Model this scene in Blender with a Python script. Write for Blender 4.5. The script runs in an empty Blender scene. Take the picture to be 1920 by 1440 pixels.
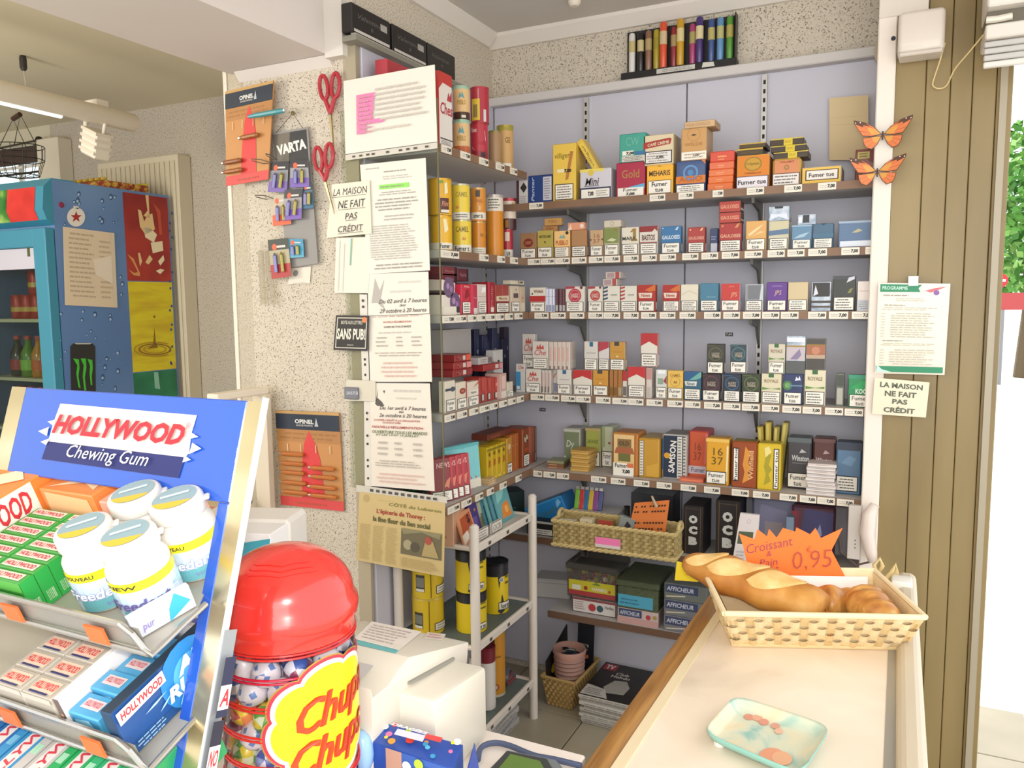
import bpy, bmesh, math, random
from mathutils import Vector, Matrix
rnd = random.Random(7)
S = bpy.context.scene
COL = S.collection
PI = math.pi

# ---------------------------------------------------------------- camera, world, lights, exposure
F_PX, YAW, PITCH, ROLL = 1485.836, 0.456624963, 0.103091359, -0.00960446611
CAM = Vector((0, 0, 1.4))
_v = Vector((-math.sin(YAW)*math.cos(PITCH), math.cos(YAW)*math.cos(PITCH), -math.sin(PITCH)))
_r0 = Vector((math.cos(YAW), math.sin(YAW), 0))
_u0 = _r0.cross(_v)
_r = math.cos(ROLL)*_r0 + math.sin(ROLL)*_u0
_u = -math.sin(ROLL)*_r0 + math.cos(ROLL)*_u0
cd = bpy.data.cameras.new('camera')
cd.sensor_width = 36
cd.lens = F_PX/1920*36
cd.clip_start = 0.02
cam = bpy.data.objects.new('camera', cd)
COL.objects.link(cam)
cam.matrix_world = Matrix(((_r.x, _u.x, -_v.x, CAM.x), (_r.y, _u.y, -_v.y, CAM.y), (_r.z, _u.z, -_v.z, CAM.z), (0, 0, 0, 1)))
S.camera = cam

w = bpy.data.worlds.new('world')
S.world = w
w.use_nodes = True
bg = w.node_tree.nodes['Background']
bg.inputs[0].default_value = (0.93, 0.97, 1.0, 1)
bg.inputs[1].default_value = 2.2

def area(name, loc, target, sx, sy, power, col=(1, 1, 1)):
    l = bpy.data.lights.new(name, 'AREA')
    l.shape = 'RECTANGLE'
    l.size, l.size_y, l.energy, l.color = sx, sy, power, col
    o = bpy.data.objects.new(name, l)
    o.location = loc
    o.rotation_euler = (Vector(target)-Vector(loc)).to_track_quat('-Z', 'Y').to_euler()
    COL.objects.link(o)
    return o
# fluorescent tubes of the shop, on the ceiling behind the photographer
area('shop_tube_light', (-0.9, -0.9, 2.3), (-0.9, -0.2, 0.0), 1.5, 0.25, 8, (1.0, 0.93, 0.82))
pl_ = bpy.data.lights.new('left_fill_light', 'POINT')  # added fill light out of view, brightens the left ceiling and fridge side
pl_.energy, pl_.color, pl_.shadow_soft_size = 48, (1.0, 0.91, 0.76), 0.2
po_ = bpy.data.objects.new('left_fill_light', pl_)
po_.location = (-2.9, 0.5, 1.75)
COL.objects.link(po_)
# the flash of the camera itself
area('camera_flash', (0.03, -0.03, 1.46), (-0.7, 1.5, 1.1), 0.05, 0.03, 7.0, (1.0, 0.95, 0.88))
# daylight through the shop window behind the photographer
area('shop_window_light', (1.0, -2.2, 1.7), (-0.7, 2.0, 1.2), 2.0, 1.6, 38, (1.0, 0.96, 0.91))
sl = bpy.data.lights.new('sun', 'SUN')
sl.energy = 3.0
sl.angle = 0.02
sl.color = (1.0, 0.93, 0.82)
so = bpy.data.objects.new('sun', sl)
so.rotation_euler = (math.radians(50), 0, math.radians(-150))
COL.objects.link(so)
S.view_settings.view_transform = 'Standard'
S.view_settings.look = 'None'
S.view_settings.gamma = 1
S.view_settings.use_curve_mapping = False
S.view_settings.exposure = -0.2

# ---------------------------------------------------------------- helpers
def ray(px, py):
    return _v + (px-960)/F_PX*_r - (py-720)/F_PX*_u
def P(px, py, ax, val):
    """point where the sight line through a pixel meets the plane x, y or z = val"""
    i = 'xyz'.index(ax)
    d = ray(px, py)
    return CAM + d*((val-CAM[i])/d[i])

def lin(c):
    c = c/255
    return c/12.92 if c <= 0.04045 else ((c+0.055)/1.055)**2.4
def rgb(h):
    return tuple(lin(int(h[i:i+2], 16)) for i in (0, 2, 4)) + (1,)
_mats = {}
def M(h, rough=0.5, metal=0.0, emit=0.0, coat=0.0):
    k = (h, rough, metal, emit, coat)
    if k in _mats: return _mats[k]
    m = bpy.data.materials.new('mat_'+h)
    m.use_nodes = True
    b = m.node_tree.nodes['Principled BSDF']
    b.inputs['Base Color'].default_value = rgb(h)
    b.inputs['Roughness'].default_value = rough
    b.inputs['Metallic'].default_value = metal
    if coat: b.inputs['Coat Weight'].default_value = coat
    if emit:
        b.inputs['Emission Color'].default_value = rgb(h)
        b.inputs['Emission Strength'].default_value = emit
    _mats[k] = m
    return m
def noise_mat(name, stops, scale, rough=0.6, detail=2, coords='Object', stretch=(1, 1, 1), bump=0.0, distort=0.0):
    """noise through a colour ramp"""
    m = bpy.data.materials.new(name)
    m.use_nodes = True
    nt = m.node_tree
    b = nt.nodes['Principled BSDF']
    b.inputs['Roughness'].default_value = rough
    tc = nt.nodes.new('ShaderNodeTexCoord')
    mp = nt.nodes.new('ShaderNodeMapping')
    mp.inputs['Scale'].default_value = stretch
    nz = nt.nodes.new('ShaderNodeTexNoise')
    nz.inputs['Scale'].default_value = scale
    nz.inputs['Detail'].default_value = detail
    nz.inputs['Distortion'].default_value = distort
    cr = nt.nodes.new('ShaderNodeValToRGB')
    els = cr.color_ramp.elements
    while len(els) < len(stops): els.new(0.5)
    for e, (p, h) in zip(els, stops):
        e.position = p
        e.color = rgb(h)
    nt.links.new(tc.outputs[coords], mp.inputs[0])
    nt.links.new(mp.outputs[0], nz.inputs['Vector'])
    nt.links.new(nz.outputs['Fac'], cr.inputs[0])
    nt.links.new(cr.outputs[0], b.inputs['Base Color'])
    if bump:
        bp = nt.nodes.new('ShaderNodeBump')
        bp.inputs['Strength'].default_value = bump
        bp.inputs['Distance'].default_value = 0.003
        nt.links.new(nz.outputs['Fac'], bp.inputs['Height'])
        nt.links.new(bp.outputs[0], b.inputs['Normal'])
    return m
def clear_mat(name, tint, gloss=0.12, op=0.0, opcol='FFFFFF'):
    """clear plastic or glass sheet: straight-through light, a little tint, a mirror film"""
    m = bpy.data.materials.new(name)
    m.use_nodes = True
    nt = m.node_tree
    for n in list(nt.nodes): nt.nodes.remove(n)
    out = nt.nodes.new('ShaderNodeOutputMaterial')
    tr = nt.nodes.new('ShaderNodeBsdfTransparent')
    tr.inputs[0].default_value = rgb(tint)
    gl = nt.nodes.new('ShaderNodeBsdfGlossy')
    gl.inputs['Roughness'].default_value = 0.08
    mx = nt.nodes.new('ShaderNodeMixShader')
    fr = nt.nodes.new('ShaderNodeLayerWeight')
    fr.inputs[0].default_value = gloss
    nt.links.new(fr.outputs['Fresnel'], mx.inputs[0])
    nt.links.new(tr.outputs[0], mx.inputs[1])
    nt.links.new(gl.outputs[0], mx.inputs[2])
    last = mx
    if op:
        df = nt.nodes.new('ShaderNodeBsdfDiffuse')
        df.inputs[0].default_value = rgb(opcol)
        m2 = nt.nodes.new('ShaderNodeMixShader')
        m2.inputs[0].default_value = op
        nt.links.new(mx.outputs[0], m2.inputs[1])
        nt.links.new(df.outputs[0], m2.inputs[2])
        last = m2
    nt.links.new(last.outputs[0], out.inputs[0])
    return m

ORG = {}
def tag(o, label=None, cat=None, group=None, kind=None):
    if label: o['label'] = label
    if cat: o['category'] = cat
    if group: o['group'] = group
    if kind: o['kind'] = kind
    return o
def empty(name, loc, rot=(0, 0, 0)):
    o = bpy.data.objects.new(name, None)
    o.location = loc
    o.rotation_euler = rot
    o.empty_display_size = 0.05
    COL.objects.link(o)
    ORG[o.name] = Vector(loc)
    return o
def dup(root, loc=None, rot=None):
    r = root.copy()
    COL.objects.link(r)
    if loc is not None: r.location = loc
    if rot is not None: r.rotation_euler = rot
    for ch in root.children:
        c = ch.copy()
        COL.objects.link(c)
        c.parent = r
        for g in ch.children:
            e = g.copy()
            COL.objects.link(e)
            e.parent = c
    return r
def inst(src, parent, loc, rot=(0, 0, 0), name=None, scale=None):
    """another object on the same mesh, as a part of parent"""
    o = bpy.data.objects.new(name or src.name.split('.')[0], src.data)
    COL.objects.link(o)
    o.parent = parent
    o.location = loc
    o.rotation_euler = rot
    if scale: o.scale = scale
    return o

def smooth_path(pts, n=5):
    p = [Vector(q) for q in pts]
    p = [p[0]*2-p[1]]+p+[p[-1]*2-p[-2]]
    out = []
    for i in range(1, len(p)-2):
        for k in range(n):
            t = k/n
            a, b, c, d = p[i-1:i+3]
            out.append((b*2+(c-a)*t+(a*2-b*5+c*4-d)*t*t+(b*3-a-c*3+d)*t*t*t)*.5)
    return out+[p[-2]]
class MB:
    def __init__(s):
        s.v, s.f, s.fm, s.m = [], [], [], []
    def mi(s, mat):
        if isinstance(mat, str): mat = M(mat)
        if mat not in s.m: s.m.append(mat)
        return s.m.index(mat)
    def add(s, vs, fs, mat):
        b = len(s.v)
        s.v += [tuple(p) for p in vs]
        i = s.mi(mat)
        for f in fs:
            s.f.append([b+k for k in f])
            s.fm.append(i)
        return s
    def poly(s, pts, mat):
        return s.add(pts, [list(range(len(pts)))], mat)
    def box(s, lo, hi, mat, front=None, top=None):
        x0, y0, z0 = lo
        x1, y1, z1 = hi
        vs = [(x0, y0, z0), (x1, y0, z0), (x1, y1, z0), (x0, y1, z0), (x0, y0, z1), (x1, y0, z1), (x1, y1, z1), (x0, y1, z1)]
        s.add(vs, [(3, 2, 1, 0), (1, 2, 6, 5), (2, 3, 7, 6), (3, 0, 4, 7)], mat)
        s.add(vs, [(0, 1, 5, 4)], front or mat)
        s.add(vs, [(4, 5, 6, 7)], top or mat)
        return s
    def prism(s, pts, ext, mat, cap=None):
        """closed outline pts (3d) swept by the vector ext"""
        n = len(pts)
        e = Vector(ext)
        a = [Vector(p) for p in pts]
        s.add(a + [p+e for p in a], [(i, (i+1) % n, n+(i+1) % n, n+i) for i in range(n)], mat)
        s.add(a, [list(range(n))[::-1]], cap or mat)
        s.add([p+e for p in a], [list(range(n))], cap or mat)
        return s
    def tube(s, path, r, mat, n=8, close=False):
        pts = [Vector(p) for p in path]
        rs = r if isinstance(r, (list, tuple)) else [r]*len(pts)
        vs, fs = [], []
        k = len(pts)
        a = None
        for i, p in enumerate(pts):
            if close: t = pts[(i+1) % k]-pts[i-1]
            else: t = pts[min(i+1, k-1)]-pts[max(i-1, 0)]
            t.normalize()
            a = t.cross(Vector((0.13, 0.21, 0.97)) if abs(t.z) < 0.9 else Vector((0.2, 0.97, 0.1))) if a is None else a-t*a.dot(t)
            a.normalize()
            b = a.cross(t)
            for j in range(n):
                q = 2*PI*j/n
                vs.append(p + (a*math.cos(q)+b*math.sin(q))*rs[i])
        for i in range(k if close else k-1):
            for j in range(n):
                fs.append((i*n+j, i*n+(j+1) % n, ((i+1) % k)*n+(j+1) % n, ((i+1) % k)*n+j))
        if not close:
            fs.append(list(range(n))[::-1])
            fs.append([(k-1)*n+j for j in range(n)])
        return s.add(vs, fs, mat)
    def lathe(s, prof, c, mat, n=24, cap=True):
        """prof: (radius, z[, material]) bottom to top around the vertical through c"""
        c = Vector(c)
        for i in range(len(prof)-1):
            a, b = prof[i], prof[i+1]
            mm = b[2] if len(b) > 2 else mat
            vs = [c+Vector((r*math.cos(2*PI*j/n), r*math.sin(2*PI*j/n), z)) for r, z in ((a[0], a[1]), (b[0], b[1])) for j in range(n)]
            s.add(vs, [(j, (j+1) % n, n+(j+1) % n, n+j) for j in range(n)], mm)
        if cap:
            for a, rev in ((prof[0], True), (prof[-1], False)):
                if a[0] > 1e-5:
                    vs = [c+Vector((a[0]*math.cos(2*PI*j/n), a[0]*math.sin(2*PI*j/n), a[1])) for j in range(n)]
                    s.add(vs, [list(range(n))[::-1] if rev else list(range(n))], a[2] if len(a) > 2 else mat)
        return s
    def ball(s, c, r, mat, n=10, sc=(1, 1, 1)):
        c = Vector(c)
        vs, fs = [], []
        h = n//2
        for i in range(h+1):
            a = PI*i/h
            for j in range(n):
                b = 2*PI*j/n
                vs.append(c+Vector((r*sc[0]*math.sin(a)*math.cos(b), r*sc[1]*math.sin(a)*math.sin(b), -r*sc[2]*math.cos(a))))
        for i in range(h):
            for j in range(n):
                fs.append((i*n+j, i*n+(j+1) % n, (i+1)*n+(j+1) % n, (i+1)*n+j))
        return s.add(vs, fs, mat)
    def grid(s, rows, mat):
        n = len(rows[0])
        vs = [p for r in rows for p in r]
        return s.add(vs, [(i*n+j, i*n+j+1, (i+1)*n+j+1, (i+1)*n+j) for i in range(len(rows)-1) for j in range(n-1)], mat)
    def build(s, name, parent=None, loc=None, rot=(0, 0, 0), local=False, smooth=False, bevel=0.0, seg=1, weld=False):
        """local=False: vertices are in world space and are moved to the object's own origin (base centre)"""
        vs = [Vector(p) for p in s.v]
        if not local:
            if parent is None:
                if loc is None:
                    xs = [p.x for p in vs]; ys = [p.y for p in vs]; zs = [p.z for p in vs]
                    loc = Vector(((min(xs)+max(xs))/2, (min(ys)+max(ys))/2, min(zs)))
                o0 = Vector(loc)
            else:
                q = parent
                while q.parent: q = q.parent
                o0 = ORG[q.name]
                loc = Vector((0, 0, 0))
            vs = [p-o0 for p in vs]
        me = bpy.data.meshes.new(name)
        me.from_pydata([tuple(p) for p in vs], [], s.f)
        for m in s.m: me.materials.append(m)
        me.polygons.foreach_set('material_index', s.fm)
        if bevel or weld or smooth:
            bm = bmesh.new()
            bm.from_mesh(me)
            bmesh.ops.remove_doubles(bm, verts=bm.verts, dist=1e-6)
            if bevel:
                ed = [e for e in bm.edges if len(e.link_faces) == 2 and e.calc_face_angle(0) > 0.5]
                bmesh.ops.bevel(bm, geom=ed, offset=bevel, segments=seg, affect='EDGES', profile=0.5, clamp_overlap=True)
            bm.to_mesh(me)
            bm.free()
        if smooth:
            me.polygons.foreach_set('use_smooth', [True]*len(me.polygons))
            if smooth != 'all' and hasattr(me, 'set_sharp_from_angle'): me.set_sharp_from_angle(angle=math.radians(40))
        o = bpy.data.objects.new(name, me)
        COL.objects.link(o)
        if parent: o.parent = parent
        if loc is not None: o.location = loc
        o.rotation_euler = rot
        if not parent: ORG[o.name] = Vector(loc) if loc is not None else Vector()
        return o

# ---- flat print: shapes drawn on a face given by a map (u, v, layer) -> point
_txt = {}
def text_geo(t, shear=0.0, bold=0.0):
    k = (t, shear, bold)
    if k in _txt: return _txt[k]
    cu = bpy.data.curves.new('lettering', 'FONT')
    cu.body = t
    cu.shear = shear
    cu.offset = bold
    cu.resolution_u = 2
    cu.fill_mode = 'FRONT'
    cu.align_x = 'CENTER'
    cu.space_line = 0.85
    ob = bpy.data.objects.new('lettering', cu)
    me = ob.to_mesh()
    vs = [(p.co.x, p.co.y) for p in me.vertices]
    fs = [tuple(p.vertices) for p in me.polygons]
    ob.to_mesh_clear()
    bpy.data.objects.remove(ob)
    bpy.data.curves.remove(cu)
    xs = [p[0] for p in vs]; ys = [p[1] for p in vs]
    x0, y0, dx, dy = min(xs), min(ys), max(xs)-min(xs), max(ys)-min(ys)
    vs = [((x-x0)/dx-0.5, (y-y0)/dy-0.5) for x, y in vs]
    _txt[k] = (vs, fs)
    return _txt[k]
def face_map(a, b, c, d, eps=0.0003, base=0.0004):
    """corners lower left, lower right, upper right, upper left"""
    a, b, c, d = (Vector(p) for p in (a, b, c, d))
    n = (b-a).cross(d-a).normalized()
    def f(u, v, k=0):
        return a*(1-u)*(1-v)+b*u*(1-v)+c*u*v+d*(1-u)*v + n*(base+eps*k)
    f.W = ((b-a).length+(c-d).length)/2
    f.H = ((d-a).length+(c-b).length)/2
    return f
def draw(mb, shapes, f, k=0):
    W, H = f.W, f.H
    for s in shapes:
        t = s[0]
        if t == 'r':
            _, x0, y0, x1, y1, c = s
            nn = max(1, int(abs(x1-x0)*14)) if getattr(f, 'curved', False) else 1
            mb.grid([[f(x0+(x1-x0)*i/nn, y, k) for i in range(nn+1)] for y in (y0, y1)], c)
        elif t == 'p':
            mb.poly([f(x, y, k) for x, y in s[1]], s[2])
        elif t == 'c':
            _, cx, cy, r, c = s[:5]
            asp = s[5] if len(s) > 5 else 1
            ry = r*W/H*asp
            mb.poly([f(cx+r*math.cos(2*PI*i/20), cy+ry*math.sin(2*PI*i/20), k) for i in range(20)], c)
        elif t == 'o':
            _, cx, cy, r, r2, c = s
            n = 20
            vs = [f(cx+q*math.cos(2*PI*i/n), cy+q*W/H*math.sin(2*PI*i/n), k) for q in (r2, r) for i in range(n)]
            mb.add(vs, [(i, n+i, n+(i+1) % n, (i+1) % n) for i in range(n)], c)
        elif t == 't':
            txt, cx, cy, w_, h_, c = s[1:7]
            sh = s[7] if len(s) > 7 else 0.0
            bo = s[8] if len(s) > 8 else 0.02
            ro = math.radians(s[9]) if len(s) > 9 else 0.0
            vs, fs = text_geo(txt, sh, bo)
            out = []
            for x, y in vs:
                x, y = x*w_*W, y*h_*H
                out.append(f(cx+(x*math.cos(ro)-y*math.sin(ro))/W, cy+(x*math.sin(ro)+y*math.cos(ro))/H, k))
            mb.add(out, fs, c)
        elif t == 'l':
            _, x0, y0, x1, y1, n, c = s
            th = (y1-y0)/n
            for i in range(n):
                yb = y1-(i+0.72)*th
                xa = x0+(0.12*(x1-x0)*rnd.random() if i in (0, n-1) else 0)
                xb = x1-(0.25*(x1-x0)*rnd.random())
                x = xa
                while x < xb-1e-6:
                    e = min(xb, x+(x1-x0)*(0.06+0.16*rnd.random()))
                    mb.poly([f(x, yb, k), f(e, yb, k), f(e, yb+th*0.38, k), f(x, yb+th*0.38, k)], c)
                    x = e+(x1-x0)*0.025
        elif t == 's':                       # stripes (bar code)
            _, x0, y0, x1, y1, n, c = s
            for i in range(n):
                a = x0+(x1-x0)*(i+0.1)/n
                b = a+(x1-x0)/n*(0.3+0.4*rnd.random())
                mb.poly([f(a, y0, k), f(b, y0, k), f(b, y1, k), f(a, y1, k)], c)
        k += 1
    return k
def prints(name, shapes, f, parent, local=False, k=0):
    """draw flat print; shapes that lie far apart become print objects of their own"""
    items = []
    for s in shapes:
        mb = MB()
        draw(mb, [s], f, k)
        k += 1
        if not mb.v: continue
        lo = [min(p[i] for p in mb.v) for i in range(3)]
        hi = [max(p[i] for p in mb.v) for i in range(3)]
        items.append([mb, lo, hi])
    done = False
    while not done:
        done = True
        for i in range(len(items)):
            for j in range(i+1, len(items)):
                a, b = items[i], items[j]
                gap = max(max(a[1][t]-b[2][t], b[1][t]-a[2][t]) for t in range(3))
                size = max(max(q[2][t]-q[1][t] for t in range(3)) for q in (a, b))
                if gap < 0.3*size:
                    for fc, mi in zip(b[0].f, b[0].fm):
                        a[0].add([b[0].v[q] for q in fc], [list(range(len(fc)))], b[0].m[mi])
                    items[i] = [a[0], [min(a[1][t], b[1][t]) for t in range(3)], [max(a[2][t], b[2][t]) for t in range(3)]]
                    del items[j]
                    done = False
                    break
            if not done: break
    return [it[0].build(name, parent=parent, local=local) for it in items]
WHITE = 'EFE9DC'
def warn(kind, x0=0.03, y0=0.02, x1=0.97, y1=0.40, bg=WHITE):
    """printed health warning: black frame, white field, words or small lines"""
    if not kind: return []
    bx, by = 0.035, 0.018
    o = [('r', x0, y0, x1, y1, '1F1B1C'), ('r', x0+bx, y0+by, x1-bx, y1-by, bg)]
    cx, cy, ww, hh = (x0+x1)/2, (y0+y1)/2, x1-x0, y1-y0
    if kind == 'F': o.append(('t', 'Fumer\ntue', cx, cy, ww*0.74, hh*0.72, '232021', 0, 0.01))
    elif kind == 'F1': o.append(('t', 'Fumer tue', cx, cy, ww*0.84, hh*0.42, '232021', 0, 0.01))
    elif kind == 'FV': o.append(('t', 'Fumer tue', cx, cy, hh*0.84*2.2, ww*0.55/2.2, '232021', 0, 0.01, 90))
    else: o.append(('l', x0+0.1, y0+0.04, x1-0.08, y1-0.04, 4, '5A5552'))
    return o

def mixhex(a, b, t):
    return ''.join('%02X' % round(int(a[i:i+2], 16)*(1-t)+int(b[i:i+2], 16)*t) for i in (0, 2, 4))
def paper(name, label, cat, corners, shapes, col='EDE7DA', group=None, thick=0.0008, normal_hint=None, rough=0.5, extra=None):
    """a flat sheet: corners lower left, lower right, upper right, upper left (world)"""
    c = [Vector(p) for p in corners]
    n = (c[1]-c[0]).cross(c[3]-c[0]).normalized()
    mb = MB()
    mb.prism([p-n*thick for p in c], n*thick, M(col, rough))
    o = mb.build(name)
    tag(o, label, cat, group)
    if shapes:
        f = face_map(*c)
        shapes = [s[:6]+(mixhex(s[6], col, .42),) if s[0] == 'l' else s for s in shapes]
        prints('print', shapes, f, o)
    return o
def px_quad(pts, ax, val):
    """corners from pixels in order: lower left, lower right, upper right, upper left"""
    return [P(x, y, ax, val) for x, y in pts]
# ---------------------------------------------------------------- setting
def structure(o):
    o['kind'] = 'structure'
    return o
speck = noise_mat('speckled_render', [(0.0, '4A3E34'), (0.33, '77695B'), (0.385, 'C8BDAB'), (0.6, 'D1C6B4'), (1.0, 'D8CDBC')], 250, 0.85, 1.2, bump=0.12)
speck2 = noise_mat('fine_speckled_render', [(0.0, '7A7064'), (0.36, '9A9083'), (0.42, 'BDB3A5'), (1.0, 'C9BFB1')], 150, 0.85, 1.5)
ceil_m = noise_mat('ceiling_paint', [(0.3, 'CFC9C0'), (0.7, 'D6D0C8')], 3, 0.8)
ceil_y = noise_mat('ceiling_cream', [(0.3, 'D9CFB4'), (0.7, 'DDD4BC')], 2, 0.8)
panel_m = noise_mat('panel_laminate', [(0.3, 'C8C6D0'), (0.7, 'CECCD6')], 2, 0.45)
trim_m = M('DDD5CC', 0.5)
ZC = 2.35
# floor with tiles laid as pieces
mb = MB(); mb.box((-4.8, -1.2, -0.06), (0.25, 3.1, -0.006), M('6B6152', 0.9))
floor = structure(mb.build('floor'))
tile_m = noise_mat('floor_tile', [(0.3, 'A49A85'), (0.7, 'B3A993')], 6, 0.35)
proto = None
for i in range(-12, 4):
    for j in range(-4, 8):
        x, y = -0.912+0.333*i, 2.378+0.333*(j-6)
        if x < -4.7 or x > 0.2-0.1 or y < -1.1 or y > 2.75: continue
        t = MB().box((x+0.002, y+0.002, -0.006), (x+0.331, y+0.331, 0.0), tile_m)
        if proto is None:
            proto = t.build('tile', parent=floor, bevel=0.0015)
            px0 = (x, y)
        else:
            inst(proto, floor, (x-px0[0], y-px0[1], 0), name='tile')
# ceilings and beam
structure(MB().box((-1.6, -1.2, ZC), (0.6, 2.9, ZC+0.08), ceil_m).build('ceiling'))
structure(MB().box((-4.8, -1.2, ZC), (-1.6, 3.0, ZC+0.08), ceil_y).build('ceiling_left'))
beam_m = noise_mat('beam_paint', [(0.3, 'D6CCC6'), (0.7, 'DBD2CC')], 2, 0.7)
structure(MB().box((-1.82, -1.2, 2.082), (-1.446, 1.83, ZC), beam_m).build('trim_1'))
structure(MB().box((-1.446, 1.80, 2.07), (-1.385, 1.83, ZC), M('DAD2C9')).build('trim_2'))
structure(MB().prism([(-1.79, 1.83, 2.055), (-1.79, 1.808, 2.081), (-1.79, 1.83, 2.081)], (0.345, 0, 0), M('DDD4CC')).build('trim_3'))
# back wall: speckled render above, laminate panels behind the shelves
wb = structure(MB().box((-1.37, 2.65, 0), (-0.03, 2.75, ZC), speck).build('wall_back'))
for x0, x1 in ((-1.355, -0.654), (-0.650, -0.055)):
    MB().box((x0, 2.632, 0.03), (x1, 2.65, 2.098), panel_m).build('panel', parent=wb, bevel=0.002)
structure(MB().box((-1.37, 2.60, 2.098), (-0.03, 2.65, 2.128), M('D2CCC8', 0.6)).build('trim_4', bevel=0.003))
# left wall of the niche
wl = structure(MB().box((-1.45, 1.84, 0), (-1.37, 2.65, ZC), speck).build('wall_left'))
for y0, y1 in ((1.845, 2.09), (2.093, 2.63)):
    MB().box((-1.37, y0, 0.03), (-1.356, y1, 2.115), panel_m).build('panel', parent=wl, bevel=0.002)
# cornice
for nm, a, b in (('trim_5', (-1.37, 2.60, ZC-0.045), (-0.03, 2.65, ZC)), ('trim_6', (-1.37, 1.84, ZC-0.045), (-1.325, 2.60, ZC))):
    mb = MB()
    if nm == 'trim_5': mb.prism([(a[0], 2.65, ZC-0.045), (a[0], 2.636, ZC-0.045), (a[0], 2.605, ZC-0.012), (a[0], 2.605, ZC), (a[0], 2.65, ZC)], (1.34, 0, 0), M('E4DCD2'))
    else: mb.prism([(-1.37, 1.84, ZC-0.045), (-1.37, 1.84, ZC), (-1.325, 1.84, ZC), (-1.325, 1.84, ZC-0.012), (-1.356, 1.84, ZC-0.045)], (0, 0.765, 0), M('E4DCD2'))
    structure(mb.build(nm))
# pillar with a chamfered corner and a white corner bead
structure(MB().prism([(-1.45, 1.83, 0), (-1.37, 1.83, 0), (-1.37, 1.84, 0), (-1.45, 1.84, 0)][::1], (0, 0, ZC), speck).build('wall_front'))
mb = MB().prism([(-1.45, 1.83, 0), (-1.45, 2.78, 0), (-1.94, 2.78, 0), (-1.94, 1.93, 0), (-1.776, 1.83, 0)][::-1], (0, 0, ZC), speck)
structure(mb.build('wall_middle'))
structure(MB().prism([(-1.935, 1.922, 0), (-1.958, 1.930, 0), (-1.962, 1.952, 0), (-1.94, 1.96, 0)], (0, 0, ZC), M('EFE8DC')).build('trim_7'))
# rear wall of the left part with its window
WX = -4.06
mb = MB()
mb.box((WX, 2.78, 0), (-1.94, 2.9, ZC), speck2)
mb.box((-4.8, 2.78, 2.262), (WX, 2.9, ZC), M('D3CBB4', 0.8))
mb.box((-4.8, 2.78, 0), (WX, 2.9, 1.2), speck2)
structure(mb.build('wall_rear'))
structure(MB().box((-4.9, -1.2, 0), (-4.8, 2.9, ZC), speck2).build('wall_far_left'))
structure(MB().box((WX, 2.70, 0), (WX+0.17, 2.78, 2.26), M('DCD3C0', 0.7)).build('trim_8', bevel=0.004))
wn = structure(MB().box((-4.8, 2.85, 1.2), (WX, 2.862, 1.235), M('D8D4CC')).build('window_1'))
MB().box((-4.8, 2.853, 1.235), (WX, 2.859, 2.262), clear_mat('window_glass', 'F4FAFA')).build('pane', parent=wn)
MB().box((-4.45, 2.848, 1.235), (-4.42, 2.864, 2.262), M('D8D4CC')).build('mullion', parent=wn)
o = MB().box((-4.79, 2.755, 2.165), (WX-0.005, 2.775, 2.25), M('4A3A34', 0.8)).build('roller_blind')
tag(o, 'brown roller blind pulled up over the bright rear window', 'blind')
MB().tube([(-4.79, 2.765, 2.148), (WX-0.005, 2.765, 2.148)], 0.008, M('E8E4DC')).build('bottom_bar', parent=o)
MB().tube([(-4.79, 2.765, 2.115), (WX-0.005, 2.765, 2.115)], 0.006, M('2B2423')).build('lower_bar', parent=o)
o = MB().tube([(-4.79, 2.72, 2.238), (WX+0.0, 2.72, 2.262)], 0.005, M('3A302A', 0.5)).build('hanging_rail')
tag(o, 'thin dark metal rail above the rear window', 'rail')
MB().ball((WX-0.004, 2.72, 2.262), 0.02, M('2E2622'), 8).build('end_knob', parent=o)
# right side: return of the niche, white post, ribbed brown door jamb
structure(MB().box((-0.050, 2.42, 0), (-0.030, 2.65, ZC), M('8F8474', 0.7)).build('wall_right'))
structure(MB().box((-0.083, 2.375, 0), (-0.038, 2.42, ZC), M('EADFD3', 0.55)).build('trim_9', bevel=0.003))
jm = noise_mat('jamb_brown', [(0.25, '7C6A44'), (0.5, '8C784E'), (0.75, '9A8458')], 2.2, 0.42, 4, stretch=(3, 3, 0.5))
dj = structure(MB().box((-0.036, 2.41, -0.05), (0.215, 2.65, 2.42), M('5E4E30', 0.6)).build('door_1'))
edges = [1672, 1730, 1776, 1817, 1862, 1893]
for a, b in zip(edges, edges[1:]):
    xa, xb = P(a, 300, 'y', 2.385).x, P(b, 300, 'y', 2.385).x
    MB().box((xa+0.0008, 2.385, -0.04), (xb-0.0008, 2.41, 2.40), jm).build('plank', parent=dj, bevel=0.0018)
MB().box((0.20, 2.375, -0.04), (0.216, 2.40, 2.40), M('A79C86', 0.4)).build('edge_strip', parent=dj)
# curved wooden bracket end beside the post
pts = [P(x, y, 'y', 2.41) for x, y in ((1668, 40), (1662, 45), (1648, 68), (1638, 92), (1640, 108), (1650, 128), (1660, 142), (1668, 150))]
o = MB().prism(pts[::-1], (0, 0.03, 0), M('A09480', 0.6)).build('curved_bracket')
tag(o, 'curved grey brown wooden bracket behind the top of white post', 'bracket')

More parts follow.
